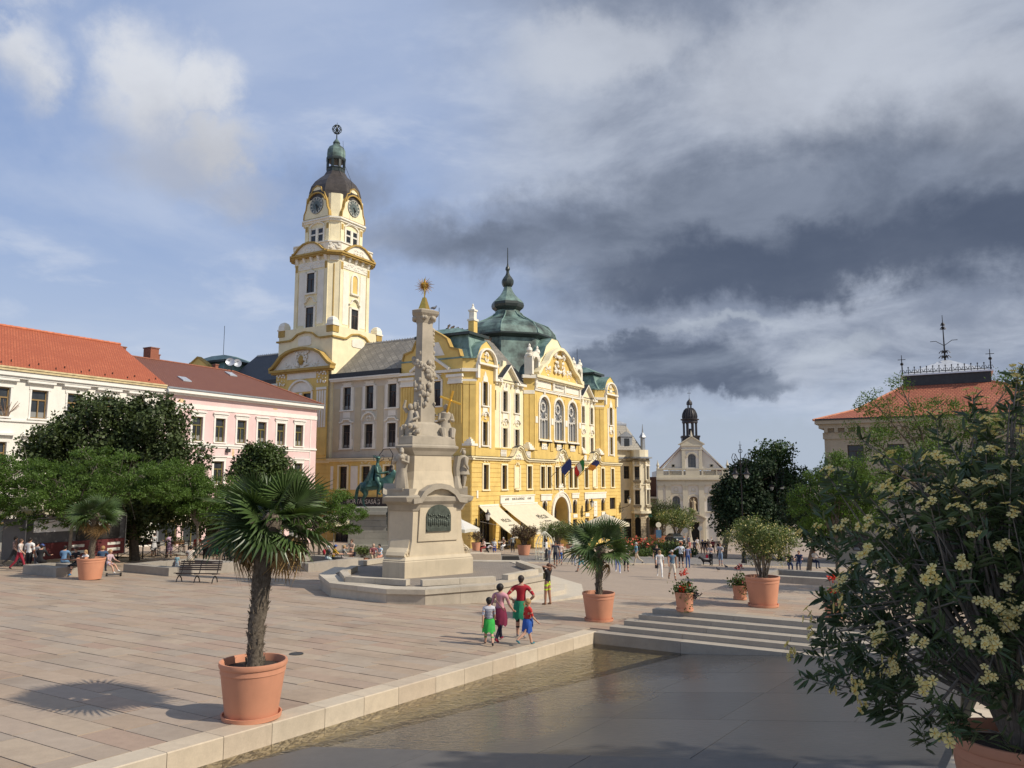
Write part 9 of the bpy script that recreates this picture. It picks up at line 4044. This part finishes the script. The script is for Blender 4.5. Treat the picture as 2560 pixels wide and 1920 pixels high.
# faces: 0 looks away from the viewer, 180 towards, 90 to the left, -90 to the right
fam = 'family walking across the square'
P('boy in striped shirt with a bright green jacket tied round his waist',1222,1613,1.30,6,'walk',(.50,.50,.54),(.03,.3,.06),shoe=(.03,.03,.035),leg='knee',hair=DKH,child=True,group=fam,extra=[('tied',(.035,.36,.06)),('stripes',NAVY)])
P('woman in pink top and sunglasses with a wine red jacket round her hips',1249,1603,1.66,-28,'walk',PINK,(.012,.012,.03),shoe=(.3,.02,.05),hair=DKH,style='bob',group=fam,extra=['glasses',('tied',WINE),('strap',(.22,.13,.09))])
P('man in dark red polo with a green jacket tied round his waist',1303,1594,1.80,-8,'hips',RED,BLK,leg='knee',shoe=GREY,hair=(.03,.02,.016),group=fam,extra=[('tied',(.02,.24,.12))])
P('girl in red shirt with a blue jacket tied round her waist',1319,1613,1.26,-62,'stride',(.50,.03,.025),(.03,.06,.2),leg='mini',shoe=(.05,.2,.25),hair=FAIR,style='tail',child=True,group=fam,extra=[('tied',(.025,.09,.36))])
P('woman with raised arms in black shirt and neon yellow shorts',1369,1512,1.66,58,'armsup',BLK,(.50,.72,.04),leg='mini',shoe=(.25,.14,.08),hair=(.10,.04,.02),style='long',tan=True,extra=[('print',(.40,.36,.18),.088)])
walk = 'people strolling on the open square'
P('woman in white shirt and white trousers walking towards the viewer',1650,1443,1.68,176,'walk',WHITE,(.78,.77,.74),shoe=WHITE,hair=FAIR,style='bob',group=walk,extra=['glasses',('bag',BLK,.12)])
P('man in blue tank top and pale shorts walking beside the woman in white',1681,1450,1.80,182,'walk',(.10,.17,.24),(.60,.55,.46),sleeve='none',leg='knee',shoe=(.08,.05,.03),hair=GREYH,tan=True,group=walk,extra=['glasses'])
P('person in black half hidden behind the woman in white',1643,1421,1.72,170,'stand',BLK,BLK,hair=DKH,group=walk)
P('man in pale blue shirt and black shorts with arm round a woman',1703,1420,1.86,5,'hug',(.56,.62,.68),BLK,leg='knee',hair=DKH,group=walk,extra=[('strap',BLK)])
P('woman in blue jeans held by the man in black shorts',1720,1420,1.66,5,'stand',(.17,.20,.34),(.04,.09,.26),hair=BROWN,group=walk,slim=.92)
P('man in striped polo and black three-quarter trousers right of the palm',1566,1429,1.76,172,'hold',(.30,.31,.34),BLK,leg='knee',hair=GREYH,group=walk,extra=['glasses',('stripes',WHITE)])
P('woman in striped shirt and light blue trousers at the right edge of the palm',1545,1432,1.70,176,'walk',(.62,.66,.70),(.24,.32,.60),shoe=WHITE,hair=FAIR,style='bob',group=walk,slim=.92)
P('man in teal shirt and beige trousers walking left with a bag',1592,1413,1.76,95,'stride',(.16,.34,.42),(.52,.46,.36),hair=GREYH,group=walk,extra=[('pack',BLK),('bag',(.4,.3,.2),-.14)])
P('person in teal shorts and sandals seen below the palm fronds',1452,1429,1.76,95,'stride',WHITE,(.08,.22,.27),leg='knee',hair=GREYH,tan=True,group=walk)
P('grey-haired person in white behind the palm fronds',1434,1414,1.70,175,'walk',WHITE,(.30,.33,.42),hair=GREYH,group=walk)
P('man in dark navy polo and navy shorts near the bird cage',1389,1415,1.82,172,'walk',(.02,.025,.045),(.02,.025,.05),leg='knee',hair=DKH,tan=True,group=walk,extra=[('stripes',GREY)])
P('woman in white top with a white bag behind the man in navy',1401,1411,1.66,172,'walk',(.62,.5,.45),BLUE,leg='knee',hair=BROWN,group=walk,extra=[('bag',WHITE,.15)])
P('person in white shirt and dark trousers at the bird cage',1366,1402,1.72,80,'stand',WHITE,BLK,hair=DKH,sleeve='long',group=walk)
P('fair child in grey between the bird cage and the man in navy',1374,1412,1.25,120,'stand',(.20,.27,.33),GREY,hair=FAIR,child=True,group=walk)
P('grey-haired woman with red bag beside the black dog',1778,1414,1.64,140,'hold',(.42,.38,.38),BLK,hair=(.5,.4,.28),style='bob',group=walk,extra=[('bag',(.55,.03,.06),.16)])
P('bearded man in grey shirt and denim shorts',1802,1415,1.78,150,'hold',(.42,.42,.42),(.20,.28,.40),leg='knee',hair=BROWN,group=walk)
far = 'people far down the square near the church'
for u,v,f,tp,bt,hr,lab,h in (
 (1737,1386,20,(.30,.28,.30),(.05,.05,.07),BROWN,'person in grey and black trousers far down the square',1.7),
 (1744,1374,10,(.55,.55,.58),KHAKI,BROWN,'person in pale grey shirt and beige shorts far down the square',1.75),
 (1757,1386,0,BLK,(.3,.2,.15),(.10,.14,.5),'person in black with bright blue cap in the far group',1.72),
 (1764,1387,-10,BLK,(.35,.25,.2),DKH,'person in black with bare legs in the far group',1.68),
 (1771,1381,15,(.04,.03,.03),(.05,.04,.04),(.05,.025,.015),'long-haired woman in dark clothes in the far group',1.72),
 (1783,1384,0,(.25,.015,.03),BLK,DKH,'person in crimson shirt in the far group',1.72),
 (1798,1395,180,BLK,BLK,DKH,'dark-clad person behind the bearded man',1.74),
 (1721,1366,0,(.10,.12,.20),(.06,.06,.09),BROWN,'tall person in navy farthest down the square before the church',1.85),
 (1725,1374,0,(.62,.22,.20),(.5,.15,.12),BROWN,'child in coral beside the tall person in navy',1.25),
 (1779,1368,180,(.6,.55,.5),(.5,.3,.2),FAIR,'person in pale top far off by the dark trees',1.7),
):
 P(lab,u,v,h,f,'walk',tp,bt,hair=hr,group=far,style='long' if 'long-haired' in lab else ('cap' if 'cap' in lab else 'short'),leg='knee' if 'bare' in lab or 'shorts' in lab else 'long')
cf = 'people at the town hall cafe'
P('waiting person in grey shirt and black trousers before the awning',1282,1381,1.68,30,'hold',(.30,.33,.33),BLK,hair=DKH,shoe=WHITE,group=cf)
P('child in white shirt and blue shorts by the cafe tables',1236,1388,1.40,170,'stand',(.74,.74,.74),(.04,.10,.40),leg='knee',hair=DKH,child=True,group=cf)
P('person in brown shirt and white trousers seated at a white cafe table',1260,1377,1.72,150,'sit',(.30,.20,.14),WHITE,hair=GREYH,seat=.46,group=cf)
P('child bending down beside the low wall right of the monument',1217,1392,1.35,-60,'bend',(.60,.52,.50),BLK,hair=BROWN,child=True,group=cf)
P('person in white and red seated behind the bending child',1212,1384,1.65,120,'sit',(.65,.5,.48),(.3,.05,.05),hair=BROWN,seat=.46,group=cf)
lf = 'people resting round the left seat walls'

def S(label,u,v,h,face,top,bot,seat=.5,pose='sit',**k):
 p = at_ground(u,v)
 return person(label,p.x,p.y,h,R(face),pose,top,bot,seat=seat,group=lf,**k)

P('man in white shirt and black shorts standing left of the seat wall',70,1430,1.78,-10,'stand',WHITE,BLK,leg='knee',hair=DKH,tan=True,group=lf)
P('child in grey shirt beside the man in white',89,1427,1.5,-20,'stand',GREY,(.10,.11,.13),hair=DKH,group=lf)
P('woman in pale top and dark red trousers walking right at the far left',46,1424,1.68,-80,'walk',(.58,.52,.48),(.28,.02,.04),hair=BROWN,group=lf)
P('dark-clad person walking behind the woman in red trousers',33,1417,1.7,-80,'stride',(.3,.2,.18),(.03,.03,.035),hair=DKH,group=lf)
S('man in black jacket seated on the left wall with his back turned',97,1432,1.78,5,(.012,.012,.014),BLK,sleeve='long',hair=DKH,extra=['cap'])
S('woman in denim blue dress seated on the left wall',157,1432,1.66,10,(.12,.22,.36),(.12,.22,.36),sleeve='long',hair=DKH)
S('man in black shirt and glasses seated at the wall end by the pot',192,1440,1.78,160,(.014,.014,.016),BLK,leg='knee',shoe=(.04,.2,.45),hair=BROWN,extra=['glasses'])
S('fair girl in white seated behind the left palm pot',214,1437,1.35,170,(.68,.66,.66),(.4,.35,.4),hair=FAIR,style='long',child=True)
S('woman in denim jacket with curly fair hair seated by the left palm',252,1434,1.72,12,(.045,.085,.15),(.02,.025,.04),sleeve='long',hair=(.34,.20,.08),style='bob')
hb = S('girl in striped dress seated with white shoes on a hoverboard',270,1438,1.42,-110,(.50,.38,.42),(.45,.42,.55),pose='sitout',leg='mini',shoe=WHITE,hair=FAIR,child=True)
P('toddler in teal shirt sitting on the low wall behind the bench',441,1430,.95,10,'stand',(.20,.34,.38),(.3,.35,.4),hair=BROWN,child=True,group=lf)
S('woman in cream blouse seated on the low wall with her back turned',473,1428,1.70,8,(.62,.54,.46),(.50,.42,.30),hair=DKH,style='bob')
P('woman in bright orange shirt with white bag and hand on hip',512,1404,1.68,8,'hips',(.72,.16,.06),BLK,hair=GREYH,group=lf,extra=[('pack',(.6,.58,.54))])
P('person in rust red shirt beside the locust trunk',492,1404,1.74,12,'stand',(.30,.04,.03),BLK,hair=(.3,.2,.15),group=lf)
P('person in green shorts bending behind the locust trunks',538,1404,1.7,30,'bend',(.05,.05,.06),(.02,.20,.10),leg='knee',hair=DKH,group=lf)
P('man in white shirt reaching out behind the locust trunks',557,1402,1.80,100,'hold',(.58,.56,.56),GREY,hair=BROWN,group=lf)
P('person in camouflage top before the dark booth',571,1402,1.74,0,'stand',(.30,.22,.11),(.06,.05,.04),hair=FAIR,style='bob',group=lf)
S('white-haired person in navy jacket seated near the big palm',593,1418,1.70,-30,(.02,.025,.045),BLK,sleeve='long',hair=(.6,.58,.54),style='bob')
S('person in olive jacket seated beside the white-haired one',579,1418,1.68,10,(.10,.09,.05),BLK,sleeve='long',hair=GREYH,style='bob')
P('person in bright red shirt and khaki shorts right of the palm trunk',661,1412,1.72,-5,'hold',(.55,.05,.03),(.45,.42,.22),leg='knee',hair=BROWN,group=lf)
for u,v,f,tp,bt,hr,lab,lg in (
 (703,1407,-20,BLK,BLK,DKH,'person in black beyond the big palm with bare calves','knee'),
 (718,1406,150,(.17,.10,.15),(.35,.3,.25),BROWN,'man in plum checked shirt beyond the dry palm fronds','knee'),
 (731,1405,60,(.70,.69,.67),BLK,BROWN,'person in white blouse with a white bag beyond the dry palm fronds','knee'),
 (748,1403,0,(.035,.05,.09),(.03,.05,.10),DKH,'tall person in dark blue coat beyond the dry palm fronds','long'),
 (760,1403,20,BLK,BLK,DKH,'dark-clad person left of the slim locust trunk','long'),
):
 P(lab,u,v,1.76,f,'stand',tp,bt,hair=hr,leg=lg,group=lf,sleeve='long' if 'coat' in lab else 'short')
S('white-haired person with red backpack and pale jeans seated on the wall',816,1420,1.70,-55,(.06,.07,.09),(.50,.60,.62),hair=(.65,.64,.62),style='bob',extra=[('pack',(.42,.02,.04))])
S('person in yellow shirt and navy cap seated on the wall',832,1420,1.74,-60,(.62,.38,.03),BLK,hair=DKH,style='cap')
S('woman in grey cardigan and light skirt seated on the wall',855,1418,1.66,-70,(.28,.28,.26),(.42,.37,.33),hair=FAIR,style='bob')
P('woman in beige top with dark shoulder bag standing by the seated group',878,1413,1.70,160,'hold',(.42,.33,.26),(.4,.24,.17),leg='mini',hair=BROWN,style='bob',group=lf,extra=[('bag',(.02,.02,.035),-.15)])
S('man in plum shirt seated by the bowl of plants',932,1413,1.74,-160,(.22,.08,.09),(.45,.36,.25),leg='knee',hair=(.5,.35,.25))
S('person in light blue shirt seated by the bowl of plants',951,1413,1.70,150,(.42,.55,.66),(.50,.25,.18),leg='knee',hair=DKH)
for u,v,lab,tp in ((383,1392,'woman in white and dark seated inside the cafe railing',(.5,.5,.5)),(422,1394,'woman in lilac dress standing inside the cafe railing',(.50,.34,.48))):
 P(lab,u,v,1.68,60,'hold',tp,tp,leg='knee',hair=DKH,style='bob',group=lf,extra=[('skirt',tp,.22)])

for u,v,f,tp,lab in ((1975,1440,170,BLK,'person in black seated on the dark wall behind the large terrace pot'),(2000,1436,150,NAVY,'person in navy seated farther right on the wall behind the terrace pot'),(2035,1430,200,WHITE,'person in white seated behind the near oleander')):
 S(lab,u,v,1.72,f,tp,NAVY,hair=BROWN,seat=.7)

def hoverboard():
 p = at_ground(284,1441)
 r = empty('hoverboard',tuple(p),R(20))
 tag(r,'small dark hoverboard under the feet of the seated girl','hoverboard')
 MB().box(-.27,.27,-.09,.09,.06,.13).build('deck',M_GREYP,r)
 for x in (-.3,.3):
  MB().tube([(x-.04,0,.085),(x+.04,0,.085)],.085,12).build('wheel',M_BLK,r)

hoverboard()
